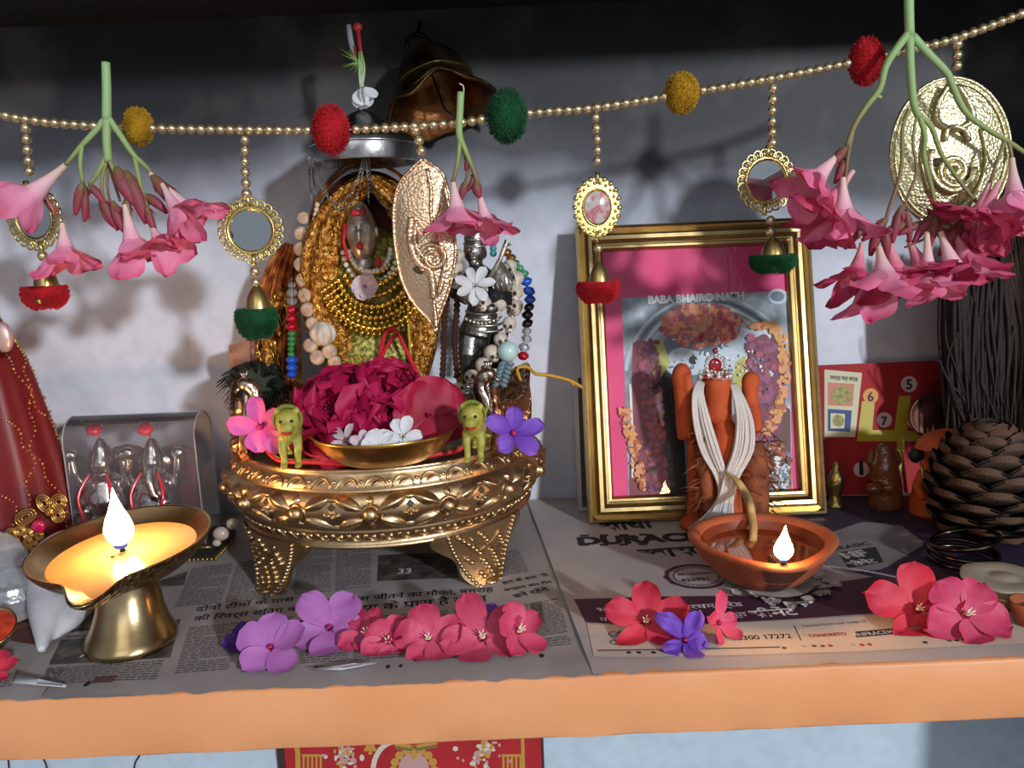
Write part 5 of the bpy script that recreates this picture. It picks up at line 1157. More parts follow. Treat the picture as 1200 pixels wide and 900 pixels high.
mb = MB(); clay([(.01, 0), (.42, 0), (.5, .03), (.68, .22), (.86, .5), (.99, .8), (1.06, .93), (1.07, .99), (1.03, 1.02), (.96, 1.02), (.91, .99), (.87, .9)], 0, mb); clay([(.87, .9), (.78, .62), (.6, .35), (.01, .2)], 1, mb)
mb.grid(lambda u, w: (lambda p: p+V((p.x-cr.x, p.y-cr.y, -.3)).normalized()*.05)(clay_pt((.6+.46*u**.8)*RC, .12+.81*u, SPC+(-.25+.5*w)*(.5+.5*u))), 10, 8, 2)
obj('clay_bowl', mb, L('terracotta', 'wet_clay', 'clay_burnt'), cl)
mb = MB(); mb.grid(lambda u, w: clay_pt(.82*RC*u, .72, 2*pi*w), 5, 60, closev=True); obj('oil', mb, 'lamp_oil', cl)
tip = clay_pt(.97*RC, 1.0, SPC); mb = MB(); mb.tube(smoothpts([clay_pt(.4*RC, .7, SPC), clay_pt(.8*RC, .8, SPC), tip+V((0, .1, .1)), tip+V((-.05, 0, .35))], 4), [.22]*9+[.2, .17, .14, .1], 8); obj('wick', mb, 'wick_black', cl)
ft = P(918, 656, tip.y-.1); flame(cl, ft, S(42, ft), S(11, ft), lean=.12, mat='flame_small')
M('petal_white_dirty', '#b9b3ad', .7, var='#8f8a86', vs=60); mb = MB(); r = random.Random(12)
for k in range(26):
    a = -pi+pi*2*k/26; p = V((cb.x+math.cos(a)*r.uniform(2.6, 3.8)+.3, cb.y+math.sin(a)*r.uniform(2.3, 3.4)-.4, .45)); petal(mb, p, (math.cos(a), math.sin(a), .1), UP, r.uniform(.8, 1.3), .5, 0, r.uniform(-.4, .3), .3, .2, seed=k)
mb.disc((cb.x, cb.y, .55), 3.1, seg=20)
single('white_petals', mb, 'petal_white_dirty', 'squashed white petals pressed under the clay lamp', 'petals')
# ---------------------------------------------------------------- framed picture
M('frame_gold', '#c6ac7a', .3, 1., var='#b09664', vs=25, bump=.1, bs=60); M('frame_dark', '#5a4a28', .4, .8)
M('pink_mount', '#d8457c', .6, var='#c9356d', vs=25); M('print_grey', '#8f9aa4', .5, var='#5f6c78', vs=45, stops=[(.3, '#59656f'), (.5, '#8b959e'), (.68, '#b9bec4')])
M('print_silver', '#b4bcc4', .5); M('print_slate', '#56697a', .5); M('marigold_pink', '#b5635c', .6); M('marigold_peach', '#cf8c66', .6); M('marigold_rose', '#a04a58', .6)
M('print_plum', '#6f3552', .6); M('print_wine', '#7d3440', .6); M('print_violet', '#8a4a72', .6); M('print_orange', '#cf9450', .6); M('print_rust', '#a85a30', .6); M('print_yellow', '#b5ac58', .6); M('print_black', '#1c1715', .6); M('print_red', '#a8102c', .6); M('print_white', '#d8d8d8', .6); M('print_brown', '#5e3d2e', .6)
def glass_mat():
    m, nd, ln, b = nm('picture_glass'); t = nd.new('ShaderNodeBsdfTransparent'); g = nd.new('ShaderNodeBsdfGlossy'); g.inputs['Roughness'].default_value = .02
    fr_ = nd.new('ShaderNodeFresnel'); fr_.inputs['IOR'].default_value = 1.5; mx = nd.new('ShaderNodeMixShader')
    ln.new(fr_.outputs[0], mx.inputs[0]); ln.new(t.outputs[0], mx.inputs[1]); ln.new(g.outputs[0], mx.inputs[2]); ln.new(mx.outputs[0], nd['Material Output'].inputs['Surface']); MT['picture_glass'] = m
glass_mat()
class Plane:
    def __init__(s, bl, br, tl): s.o = V(bl); s.u = (V(br)-s.o); s.w = s.u.length; s.u.normalize(); v = V(tl)-s.o; v -= s.u*v.dot(s.u); s.h = v.length; s.v = v.normalized(); s.n = s.u.cross(s.v)
    def at(s, a, b, lift=0.): return s.o+s.u*a+s.v*b+s.n*lift
    def px(s, x, y, lift=0.):
        d = ray(x, y); t = (s.o-CAM).dot(s.n)/d.dot(s.n); return CAM+d*t+s.n*lift
    def poly(s, mb, pts, m, lift): mb.poly([s.px(x, y, lift) for x, y in pts], m)
    def blob(s, mb, x, y, rx, ry, m, lift, seg=20, a0=0., wob=0., seed=0):
        mb.poly([s.px(x+rx*math.cos(t)*(1+wob*noise.noise((t*1.3, seed, 2)))*math.cos(a0)-ry*math.sin(t)*math.sin(a0), y+rx*math.cos(t)*math.sin(a0)+ry*math.sin(t)*(1+wob*noise.noise((t*1.3, seed, 5)))*math.cos(a0), lift) for t in [-2*pi*k/seg for k in range(seg)]], m)
    def line(s, mb, pts, wpx, m, lift):
        for (a, b), (c, d) in zip(pts, pts[1:]):
            l = math.hypot(c-a, d-b) or 1; nx, ny = -(d-b)/l*wpx/2, (c-a)/l*wpx/2
            mb.poly([s.px(a+nx, b+ny, lift), s.px(a-nx, b-ny, lift), s.px(c-nx, d-ny, lift), s.px(c+nx, d+ny, lift)], m)
    def text(s, mb, str_, a, b, m, lift, up=1., bold=0.): write(mb, str_, s.px(*a), s.px(*b), s.n, m, up, bold, lift)
bL, bR = G(690, 614, .45), G(971, 604, .45); bR.y = bL.y
best = min([-9.6+.1*k for k in range(70)], key=lambda Y: abs((P(948, 253, Y)-P(674, 266, Y)).length-(bR-bL).length))
PL = Plane(bL, bR, P(674, 266, best)); FW, FH = PL.w, PL.h
pf = thing('framed_picture', 'gold framed picture with pink mount leaning on the wall behind the orange idol', 'picture', PL.at(FW/2, 0))
MW = 2.55; prof = [(0, -1.2), (0, .1), (.12, .35), (.35, .42), (.5, .3), (.62, .2), (.8, .45), (1.15, .7), (1.5, .68), (1.75, .45), (1.85, .25), (2.0, .2), (2.1, .32), (2.3, .3), (2.42, .15), (MW, -.05), (MW, -.4)]
mb = MB(); co = [(0, 0, 1, 1), (FW, 0, -1, 1), (FW, FH, -1, -1), (0, FH, 1, -1), (0, 0, 1, 1)]
for i in range(4):
    a, b = co[i], co[i+1]; n = len(prof)-1
    mb.grid(lambda u, w: PL.at(a[0]+(b[0]-a[0])*w+prof[round(u*n)][0]*(a[2]+(b[2]-a[2])*w), a[1]+(b[1]-a[1])*w+prof[round(u*n)][0]*(a[3]+(b[3]-a[3])*w), prof[round(u*n)][1]), n, 1)
for i in range(4):                                        # hatch cuts of the cheap moulding
    a, b = co[i], co[i+1]; ln_ = FW if i % 2 == 0 else FH
    for k in range(int(ln_/1.1)):
        t = (k+.5)*1.1/ln_; q = PL.at(a[0]+(b[0]-a[0])*t+.2*(a[2]+b[2])/2, a[1]+(b[1]-a[1])*t+.2*(a[3]+b[3])/2, .4); mb.sphere(q, (.05, .05, .05), 5, 4, 1)
obj('moulding', mb, L('frame_gold', 'frame_dark'), pf, flat_angle=35)
mb = MB(); mb.poly([PL.at(MW-.1, MW-.1, -.3), PL.at(FW-MW+.1, MW-.1, -.3), PL.at(FW-MW+.1, FH-MW+.1, -.3), PL.at(MW-.1, FH-MW+.1, -.3)]); mb.box(PL.at(FW/2, FH/2, -.8), (FW-.5, FH-.5, .4), Matrix((PL.u, PL.v, PL.n)).transposed(), 1); obj('mount', mb, L('pink_mount', 'print_brown'), pf)
mb = MB(); q0 = [(729, 349), (737, 584), (930, 582), (925, 340)]; PL.poly(mb, q0, 0, -.28); r = random.Random(21)
names = ['print_grey', 'print_silver', 'print_slate', 'marigold_pink', 'marigold_peach', 'marigold_rose', 'print_plum', 'print_wine', 'print_violet', 'print_orange', 'print_rust', 'print_yellow', 'print_black', 'print_red', 'print_white', 'print_brown']
I = {n: k for k, n in enumerate(names)}
lift_ = [-.27]
def lay(): lift_[0] += .0015; return lift_[0]
for k, rr in enumerate((98, 92, 86, 80)): PL.line(mb, [(832+rr*math.cos(t), 440-rr*.95*math.sin(t)) for t in [pi*.12+pi*.86*q/24 for q in range(25)]], 3.5, I[['print_silver', 'print_slate', 'print_white', 'print_silver'][k]], lay())
PL.poly(mb, [(742, 400), (738, 560), (738, 583), (800, 583), (790, 480), (772, 430)][::1], I['print_wine'], lay())
PL.blob(mb, 812, 430, 52, 40, I['print_slate'], lay(), wob=.2); PL.blob(mb, 806, 425, 30, 17, I['print_silver'], lay(), wob=.3); PL.blob(mb, 856, 425, 20, 18, I['print_silver'], lay(), wob=.3)
PL.poly(mb, [(840, 500), (838, 583), (929, 583), (927, 480), (900, 460)], I['print_brown'], lay()); PL.blob(mb, 893, 470, 28, 60, I['print_plum'], lay(), wob=.15)
PL.poly(mb, [(755, 440), (768, 425), (790, 440), (800, 470), (806, 583), (772, 583), (778, 520)], I['print_black'], lay())
PL.poly(mb, [(862, 425), (874, 416), (878, 440), (868, 466), (858, 460)], I['print_yellow'], lay()); PL.poly(mb, [(762, 402), (776, 396), (786, 425), (770, 450), (764, 440)], I['print_yellow'], lay())
def speckle(fn, n, ms, r0, r1):
    for k in range(n):
        x, y = fn(r.random(), r.random()); PL.blob(mb, x, y, r.uniform(r0, r1), r.uniform(r0, r1)*.85, I[r.choice(ms)], lay()-0, 7, r.uniform(0, 3))
        lift_[0] -= .0013
speckle(lambda a, b: (822+48*math.sqrt(a)*math.cos(6.283*b), 381+25*math.sqrt(a)*math.sin(6.283*b)), 420, ['marigold_pink', 'marigold_peach', 'marigold_pink', 'marigold_rose', 'marigold_peach'], 2, 5)
speckle(lambda a, b: (748+22*a+14*b, 400+175*b), 260, ['print_wine', 'print_plum', 'marigold_rose', 'print_violet', 'print_brown'], 2.5, 5.5)
speckle(lambda a, b: (878+36*a-4*b, 395+130*b), 300, ['print_plum', 'print_violet', 'print_wine', 'marigold_rose', 'print_plum'], 3, 6)
speckle(lambda a, b: (848+78*a, 520+62*b), 260, ['print_rust', 'print_brown', 'print_wine', 'print_rust', 'print_slate', 'print_white'], 2, 5)
def strand(pts, w):
    return lambda a, b: (lambda t, i: (pts[i][0]+(pts[i+1][0]-pts[i][0])*(t-i)+(a-.5)*w, pts[i][1]+(pts[i+1][1]-pts[i][1])*(t-i)+((a*7.3) % 1-.5)*w*.5))(b*(len(pts)-1), min(len(pts)-2, int(b*(len(pts)-1))))
speckle(strand([(880, 382), (905, 382), (918, 400), (920, 440), (914, 480), (898, 510)], 12), 210, ['print_orange', 'print_orange', 'marigold_peach', 'print_rust'], 2, 4)
speckle(strand([(732, 480), (742, 520), (752, 575)], 12), 90, ['print_orange', 'marigold_peach', 'print_rust'], 2, 4)
speckle(lambda a, b: (785+110*a, 395+45*b), 60, ['print_white', 'print_silver', 'print_slate'], 1, 2.4)
speckle(lambda a, b: (905+18*a, 545+26*b), 70, ['print_white', 'print_silver', 'print_slate'], 1, 3)
lift_[0] = -.2
PL.poly(mb, [(884, 448), (888, 456), (911, 438), (906, 425), (902, 425)], I['print_silver'], lay()); PL.poly(mb, [(902, 425), (911, 438), (913, 434), (907, 424)], I['print_slate'], lay())
PL.blob(mb, 813, 422, 5, 5, I['print_black'], lay()); PL.blob(mb, 824, 394, 5, 5.5, I['print_red'], lay()); PL.blob(mb, 912, 347, 12, 9, I['print_silver'], lay()); PL.blob(mb, 912, 347, 8, 6, I['print_slate'], lay()); PL.line(mb, [(739, 450), (741, 500), (742, 560)], 3, I['print_white'], lay())
PL.text(mb, 'BABA BHAIRO NATH', (760, 355.5), (873, 350.5), I['print_white'], -.17, 1.05, .045)
obj('photo_print', mb, L(*names), pf)
mb = MB(); mb.poly([PL.at(MW-.05, MW-.05, -.02), PL.at(FW-MW+.05, MW-.05, -.02), PL.at(FW-MW+.05, FH-MW+.05, -.02), PL.at(MW-.05, FH-MW+.05, -.02)]); obj('glass_pane', mb, 'picture_glass', pf)
M('card_white', '#c9c5c0', .7); M('card_dark', '#4a3a34', .7)
mb = MB(); a, b = G(677, 601), G(760, 598); b.y = a.y = -6.8; pl2 = Plane(a+V((0, 0, .4)), b+V((0, 0, .4)), P(668, 430, -5.9)); mb.slab([pl2.at(0, 0), pl2.at(6, 0), pl2.at(6, 14), pl2.at(0, 14)], pl2.n, .25); mb.poly([pl2.at(.4, .4, .27), pl2.at(5.6, .4, .27), pl2.at(5.6, 13.6, .27), pl2.at(.4, 13.6, .27)], 1)
single('photo_card', mb, L('card_white', 'card_dark'), 'dark card with white border peeping out behind the lower left corner of the gold frame', 'card')
# ---------------------------------------------------------------- orange idol
M('sindoor', '#b9501f', .8, var='#9c3c10', vs=60, bump=.4, bs=150); M('cotton_white', '#c9c2bd', .85, bump=.5, bs=900); M('coir', '#8a4a26', .85, var='#5e2a14', vs=90); M('ruby', '#8a0812', .1, coat=1.); M('jewel_clear', '#d8d4cc', .12, .6); M('old_wick', '#b59660', .8, var='#8f7440', vs=80)
YO = -13.2; W = lambda x, y, d=0.: P(x, y, YO+d); s = lambda n: S(n, W(845, 520))
ob = V((W(842, 615).x, YO, .4)); oi = thing('orange_idol', 'vermilion smeared orange idol with raised arms before the gold framed picture', 'idol', ob)
mb = MB(); zf_ = .4
mb.tube([W(838, 434), W(839, 446), W(839, 462), W(841, 480), W(843, 494)], [s(17), s(21), s(22), s(20), s(17)], 18, flat=.8); mb.sphere(W(841, 484, -.8), (s(17), s(13), s(14)), 14, 10)
mb.tube([W(844, 490), W(846, 505), W(848, 530), W(848, 556), W(846, 585), V((W(846, 600).x, YO, .4))], [s(16), s(28), s(31), s(28), s(33), s(38)], 20, flat=.7)
mb.sphere(W(851, 522, -.9), (s(22), s(13), s(26)), 14, 10)
mb.tube([W(828, 500, .3), W(812, 508), W(803, 505, -.2)], [s(11), s(10), s(10)], 12); mb.tube([W(805, 514, -.2), W(803, 495, -.2), W(801, 470, -.2), W(799, 440, -.2)], [s(11), s(11), s(10.5), s(11)], 14); mb.sphere(W(799, 442, -.2), (s(12), s(11), s(17)), 14, 10); mb.tube([W(805, 438, -.9), W(807, 456, -.9), W(806, 470, -.7)], [s(5), s(6), s(4)], 10)
mb.tube([W(868, 505, .3), W(880, 508), W(886, 500, -.2)], [s(10), s(9), s(8)], 12); mb.tube([W(886, 504, -.2), W(884, 485, -.2), W(879, 468, -.2), W(878, 452, -.2)], [s(8), s(8.5), s(9), s(9)], 14); mb.sphere(W(880, 447, -.2), (s(11), s(10), s(12)), 14, 10)
mb.tube([W(814, 515, -.2), W(814, 545, -.3), W(814, 580, -.2), V((W(812, 608).x, YO-.2, .5))], [s(9), s(8.5), s(8), s(10)], 12); mb.sphere(V((W(810, 612).x, YO-.5, 1.0)), (s(16), s(17), s(9)), 12, 8)
fused('body', mb, 'sindoor', oi, .13, 5)
mb = MB(); c = W(838, 428, -1.6); mb.sphere(c, (.6, .25, .65), 14, 10); obj('ruby_stone', mb, 'ruby', oi)
mb = MB()
for k in range(16): a = 2*pi*k/16; mb.sphere(c+V((math.cos(a)*.85, -.05, math.sin(a)*.9)), .17, 7, 5)
for k in range(9): mb.sphere(W(821+4.3*k, 441-1.2*math.sin(k*.8), -1.75+.05*abs(k-4)**1.6), .24 if k % 2 else .32, 8, 6); mb.sphere(W(821+4.3*k, 435.5-1.2*math.sin(k*.8), -1.75+.05*abs(k-4)**1.6), .15, 6, 5)
mb.tube([W(838, 418, -1.6), W(838, 411, -1.5)], .1, 6); obj('jewelled_tiara', mb, 'jewel_clear', oi)
mb = MB(); mb.sphere(W(838, 411, -1.6), .25, 8, 6); [mb.sphere(W(827+11*k, 441, -2.), .2, 8, 6) for k in range(3)]; obj('tiara_bead', mb, 'ruby', oi)
mb = MB(); r = random.Random(31)
for k in range(230):
    lft = r.random() < .45; x = r.uniform(818, 838) if lft else r.uniform(862, 905); y = r.uniform(505, 600); p = W(x, y, -2.2+r.uniform(-.3, .5)+(.8 if x > 885 else 0)); d = V((r.uniform(-.8, .8) - (.5 if lft else -.3), r.uniform(-.4, .1), r.uniform(-.6, .3)))
    mb.tube([p, p+d*.8, p+d*1.6+V((0, 0, -.3))], [.07, .06, .02], 4)
mb.tube(smoothpts([W(822, 505, -1.4), W(826, 550, -1.8), W(832, 600, -2)], 3), [.7]*7, 8); mb.tube(smoothpts([W(878, 520, -.9), W(884, 555, -1.2), W(884, 600, -1.2)], 3), [1.3]*7, 10)
single('coir_garland', mb, L('coir'), 'shaggy brown coir fibre garland round the orange idol', 'garland')
hk = thing('thread_hank', 'hank of white cotton threads hung round the neck of the orange idol', 'thread', W(850, 560, -3)); r = random.Random(17); mb = MB()
for k in range(30):
    o = r.uniform(-1, 1); e = r.uniform(-.5, .5)
    mb.tube(smoothpts([W(822+3*o, 447+2*o, -.6), W(818+6*o, 462, -1.9), W(823+10*o, 495, -2.5+e*.6), W(833+11*o, 530, -2.7+e*.7), W(845+7*o, 558, -2.8+e*.5), W(850+8*o, 580, -2.9+e*.4), W(842+14*o, 602, -2.8+e*.3), W(828+22*o, 620, -2.6)], 4), .115, 5)
for k in range(32):
    o = r.uniform(-1, 1); e = r.uniform(-.5, .5)
    mb.tube(smoothpts([W(859+3*o, 450, -.6), W(866+6*o, 466, -1.9), W(873+10*o, 495, -2.6+e*.6), W(871+12*o, 528, -2.9+e*.7), W(857+9*o, 560, -3.2+e*.5), W(851+9*o, 582, -3.2+e*.4), W(846+14*o, 602, -3+e*.3), W(846+18*o, 622, -2.8)], 4), .115, 5)
obj('threads', mb, 'cotton_white', hk)
mb = MB(); rz_ = cb.z+CH; mb.tube(smoothpts([W(851, 553, -3.7), W(863, 563, -4.4), W(873, 577, -5.), P(879, 592, cr.y+RC*1.0), P(881, 604, cr.y+RC*.86), P(883, 618, cr.y+RC*.6), P(882, 634, cr.y+RC*.35), P(881, 646, cr.y+RC*.15)+V((0, 0, -.3))], 5), [.12, .14, .16, .2, .24, .28]+[.34]*27+[.3, .24, .2], 8); obj('oiled_tail', mb, 'old_wick', hk, 'yellowed oil-soaked tail dipping into the clay lamp')
# ---------------------------------------------------------------- red veiled figure at the far left
def sheer(name, c, alpha):
    m, nd, ln, b = nm(name); t = nd.new('ShaderNodeBsdfTransparent'); t.inputs['Color'].default_value = lin('#c06a62'); b.inputs['Base Color'].default_value = lin(c); b.inputs['Roughness'].default_value = .4
    n = tex(nd, ln, 'noise', 900, detail=1); add_bump(nd, ln, b, n.outputs['Fac'], .3, .0008)
    mx = nd.new('ShaderNodeMixShader'); mx.inputs[0].default_value = alpha; ln.new(t.outputs[0], mx.inputs[1]); ln.new(b.outputs[0], mx.inputs[2]); ln.new(mx.outputs[0], nd['Material Output'].inputs['Surface']); MT[name] = m
sheer('red_veil', '#7e1d1f', .62); M('veil_dark', '#4d120f', .8, var='#6d3a1a', vs=30); M('zari', '#d0a25a', .3, .9); M('veil_highlight', '#c9a6a0', .35, .5); M('gem_pink', '#b0104a', .12, coat=1.)
YV = -13.; vx = P(-37, 500, YV).x
vprof = [(2, 318), (20, 328), (36, 350), (52, 372), (68, 402), (80, 435), (90, 480), (99, 520), (106, 560), (111, 600), (114, 640), (116, 668)]
vp = [(S(r_, P(-30, y, YV)), P(-30+r_, y, YV).z) for r_, y in vprof]; vp[-1] = (vp[-1][0], .25)
vp = [(q.x, q.y) for q in smoothpts([V((a, b, 0)) for a, b in vp], 4)]; vz0 = min(b for a, b in vp)
def veil(u, w, add=0.):
    q = u*(len(vp)-1); i = min(len(vp)-2, int(q)); t = q-i; r_ = vp[i][0]*(1-t)+vp[i+1][0]*t; z = vp[i][1]*(1-t)+vp[i+1][1]*t; a = 2*pi*w-pi/2
    f = 1+.035*math.sin(a*9+u*2)*u+.025*math.sin(a*17+u*3)*u+.02*noise.noise((a*2, u*5, 1))
    return V((vx+(r_*f+add)*math.cos(a), YV+(r_*f*.62+add)*math.sin(a), max(.2, z)))
vf = thing('veiled_figure', 'figure draped in a sheer red veil with gold chain pattern at the left edge', 'figure', V((vx, YV, .2)))
mb = MB(); mb.grid(lambda u, w: veil(u, w), 60, 120, closev=True); obj('veil', mb, 'red_veil', vf)
mb = MB(); mb.grid(lambda u, w: (lambda p: V((vx+(p.x-vx)*.8, YV+(p.y-YV)*.72, max(.25, p.z-1.2*(1-u)))))(veil(u, w)), 24, 40, closev=True); obj('inner_form', mb, 'veil_dark', vf)
mb = MB(); q = P(4, 395, YV-5.2); mb.sphere(q, (.8, .5, 1.3), 14, 10); obj('pale_highlight', mb, 'veil_highlight', vf)  # added pale blob standing in for silvery highlights on the veil
mb = MB(); r = random.Random(6)
for k in range(-4, 14, 2):                                   # two families of chains crossing into diamonds
    for sg in (-1, 1):
        last = None
        for t in range(0, 150):
            u = .12+.84*t/150; w = (.02+k*.05+sg*(u-.5)*.34+.008*math.sin(t*.4)) % 1
            if .38 < w < .87: last = None; continue
            p = veil(u, w, .07+.03*math.sin(t*2.2))
            if last is None or (p-last).length > .27: mb.sphere(p, .1 if t % 3 else .15, 5, 4); last = p
obj('gold_chain_pattern', mb, 'zari', vf)
mb = MB()
def wire_loop(cx, cy, rx, ry, rot=0., rings=3):
    for j in range(rings):
        k = 1-.3*j; pts = []
        for t in range(19):
            a = 2*pi*t/18; x = rx*k*math.cos(a); y = ry*k*math.sin(a); pts.append(P(cx+x*math.cos(rot)-y*math.sin(rot), cy+x*math.sin(rot)+y*math.cos(rot), -20.6-.03*j))
        mb.tube(pts, .08, 5)
for a in [(52, 590, 8, 11, -.6), (69, 588, 9, 9, .3), (68, 604, 8, 8, 0), (30, 606, 13, 8, -.5), (58, 600, 4, 4, 0), (14, 625, 7, 6, 0), (24, 622, 7, 5, .3), (33, 626, 6, 6, 0), (33, 636, 5, 7, 0), (8, 634, 5, 7, 0), (46, 628, 5, 5, 0), (40, 640, 5, 6, .4)]: wire_loop(*a)
obj('gold_wire_applique', mb, 'zari', vf)
mb = MB(); mb.sphere(P(45, 617, -20.9), (.62, .3, .55), 12, 8); obj('pink_gem', mb, 'gem_pink', vf)
# ---------------------------------------------------------------- clear display case with two small idols
def clear_mat():
    m, nd, ln, b = nm('clear_plastic'); t = nd.new('ShaderNodeBsdfTransparent'); t.inputs['Color'].default_value = lin('#f0eeee'); g = nd.new('ShaderNodeBsdfGlossy'); g.inputs['Roughness'].default_value = .04
    fr_ = nd.new('ShaderNodeFresnel'); fr_.inputs['IOR'].default_value = 1.45; mx = nd.new('ShaderNodeMixShader'); ln.new(fr_.outputs[0], mx.inputs[0]); ln.new(t.outputs[0], mx.inputs[1]); ln.new(g.outputs[0], mx.inputs[2])
    d = nd.new('ShaderNodeBsdfDiffuse'); d.inputs['Color'].default_value = lin('#b9b4bb'); mx2 = nd.new('ShaderNodeMixShader'); mx2.inputs[0].default_value = .08; ln.new(mx.outputs[0], mx2.inputs[1]); ln.new(d.outputs[0], mx2.inputs[2]); ln.new(mx2.outputs[0], nd['Material Output'].inputs['Surface']); MT['clear_plastic'] = m
clear_mat(); M('case_base', '#12160f', .4, coat=.4); M('clear_edge', '#8f8d94', .2); M('gold_trim', '#b8954e', .3, .9); M('idol_silver', '#d2cdcb', .2, 1., var='#a79f9e', vs=150); M('red_bead', '#d01030', .25, coat=.5); M('shell_pearl', '#b3a191', .3, coat=.6)
cx0, cx1 = P(84, 600, -14.9).x, P(237, 600, -14.9).x; cyf, cyb = -14.9, -10.6; cz0 = 1.5; cz1 = P(160, 487, -13.5).z
cs = thing('display_case', 'clear arched plastic case on a dark base behind the brass lamp', 'display case', V(((cx0+cx1)/2, (cyf+cyb)/2, .25)))
mb = MB(); sec = [(cyf, cz0)]; ym = (cyf+cyb)/2; hy = (cyb-cyf)/2
for k in range(17): a = pi*k/16; sec.append((ym-hy*math.cos(a), cz1-hy+hy*math.sin(a)))
sec.append((cyb, cz0)); n = len(sec)-1
mb.grid(lambda u, w: V((cx0+(cx1-cx0)*w, *sec[round(u*n)])), n, 1)
for x in (cx0, cx1): mb.poly([V((x, *q)) for q in sec])
obj('cover', mb, 'clear_plastic', cs, flat_angle=40)
mb = MB()
for x in (cx0, cx1): mb.tube([V((x, *q)) for q in sec], .07, 6)
mb.tube([V((cx0, ym, cz1)), V((cx1, ym, cz1))], .05, 6); obj('cover_edge', mb, 'clear_edge', cs)
mb = MB(); mb.box(((cx0+cx1)/2+.5, ym-.3, .9), (cx1-cx0+1.2, cyb-cyf+1.6, 1.2), None, 0); obj('base', mb, 'case_base', cs, smooth=False)
mb = MB(); zz = .42
for k in range(36): mb.sphere((cx1+1.25-k*.4, cyf-1.2, zz), .15, 6, 5, 0)
for k in range(10): mb.sphere((cx1+1.2, cyf-1.2+k*.5, zz), .15, 6, 5, 0)
mb.box((cx1+.3, cyf-1.15, 1.55), (1.3, .25, .15), None, 0); obj('beaded_trim', mb, 'gold_trim', cs)
def tiny_idol(px, lab, seed):
    b = V((P(px, 600, -13.3).x, -13.2, 1.52)); h = P(px, 510, -13.2).z-b.z; root = thing('small_silver_idol', lab, 'idol', b, 'silver idols in the clear case'); mb = MB(); q = lambda x, y, z: b+V((x*h*.74, y*h, z*h))
    mb.lathe([(.01, 0), (.36, 0), (.38, .06), (.3, .12), (.01, .13)], b, 24); mb.sphere(q(0, 0, .22), (.33*h, .2*h, .12*h), 14, 10)
    mb.tube([q(0, 0, .2), q(0, 0, .42), q(0, 0, .6), q(0, 0, .68)], [.17*h, .2*h, .15*h, .07*h], 14); mb.sphere(q(0, -.02, .74), (.105*h, .1*h, .11*h), 14, 10); mb.tube([q(0, 0, .8), q(0, 0, .9), q(0, 0, .98)], [.1*h, .07*h, .025*h], 12)
    for sx in (-1, 1):
        mb.tube([q(sx*.13, 0, .58), q(sx*.27, -.02, .55), q(sx*.33, -.06, .68), q(sx*.35, -.06, .8)], [.06*h, .055*h, .05*h, .04*h], 10); mb.sphere(q(sx*.35, -.06, .84), (.07*h, .05*h, .06*h), 8, 6); mb.tube([q(sx*.13, -.02, .52), q(sx*.24, -.1, .4), q(sx*.2, -.2, .32)], [.055*h, .05*h, .045*h], 10); mb.sphere(q(sx*.2, -.14, .17), (.19*h, .1*h, .07*h), 10, 8)
    if seed: mb.tube([q(0, -.1, .72), q(.02, -.17, .6), q(.08, -.2, .48), q(.14, -.2, .46)], [.06*h, .05*h, .04*h, .03*h], 10); [mb.sphere(q(sx*.14, 0, .74), (.07*h, .03*h, .08*h), 8, 6) for sx in (-1, 1)]; mb.sphere(q(0, -.1, .38), (.18*h, .13*h, .16*h), 12, 8)
    fused('figure', mb, 'idol_silver', root, .14, 2)
    mb = MB(); mb.lathe([(.08, -.25), (.55, -.3), (.72, 0), (.55, .3), (.08, .25)], q(-.04, -.03, 1.07), 16, 0, (.1, -.6, .8)); mb.tube([q(0, 0, .95), q(-.04, 0, 1.07)], .08, 6); obj('red_top_bead', mb, 'red_bead', root)
    mb = MB()
    for sx in (-1, 1): mb.tube(smoothpts([q(sx*.1, -.12, .68), q(sx*.2, -.22, .5), q(sx*.14, -.26, .3), q(sx*.1, -.28, .16)], 4), .14, 6)
    obj('red_garland', mb, 'red_bead', root)
    mb = MB(); mb.sphere(q(.1, .32, .42), (.36*h, .08*h, .42*h), 14, 10); obj('red_back_cloth', mb, 'red_lining', root)
tiny_idol(128, 'small silver idol on the left inside the clear case, red bead on top', 0)
tiny_idol(187, 'small silver idol on the right inside the clear case, red bead on top', 1)
mb = MB(); [mb.sphere((P(x, y, -17.2)), (rr, rr*.8, rr*.85), 12, 8) for x, y, rr in [(252, 617, .75), (266, 605, .6), (247, 628, .4)]]
c = P(256, 618, -17.2); dz = min(v.z for v in mb.v)-1.55
for v in mb.v: v.z -= dz; v.y += 1.2
single('pearl_beads', mb, 'shell_pearl', 'loose pearly shells on the corner of the dark case base', 'shell')
# ---------------------------------------------------------------- conch, crystal, vermilion bowl
M('conch_white', '#d0cdd0', .45, 0, var='#b5b2b6', vs=30, bump=.15, bs=60, sss=.15); M('crystal', '#d5d9de', .12, trans=.75, bump=.5, bs=60); M('kumkum', '#c03a14', .9, var='#8a1410', vs=90, bump=.5, bs=200)
mb = MB(); g = lambda x, y, z: (lambda p: V((p.x, p.y, z)))(G(x, y, 0))
pts = [g(78, 700, 3.1)+V((0, 2.6, 0)), g(72, 712, 2.9)+V((0, 1.7, 0)), g(68, 724, 2.5)+V((0, .9, 0)), g(60, 745, 1.7), g(53, 762, 1.0), g(50, 772, .6)]
mb.tube(smoothpts(pts, 4), [1.5, 2.1, 2.5, 2.75, 2.85, 2.8, 2.7, 2.55, 2.35, 2.1, 1.85, 1.6, 1.35, 1.1, .9, .75, .6, .5, .42, .34, .25], 24)
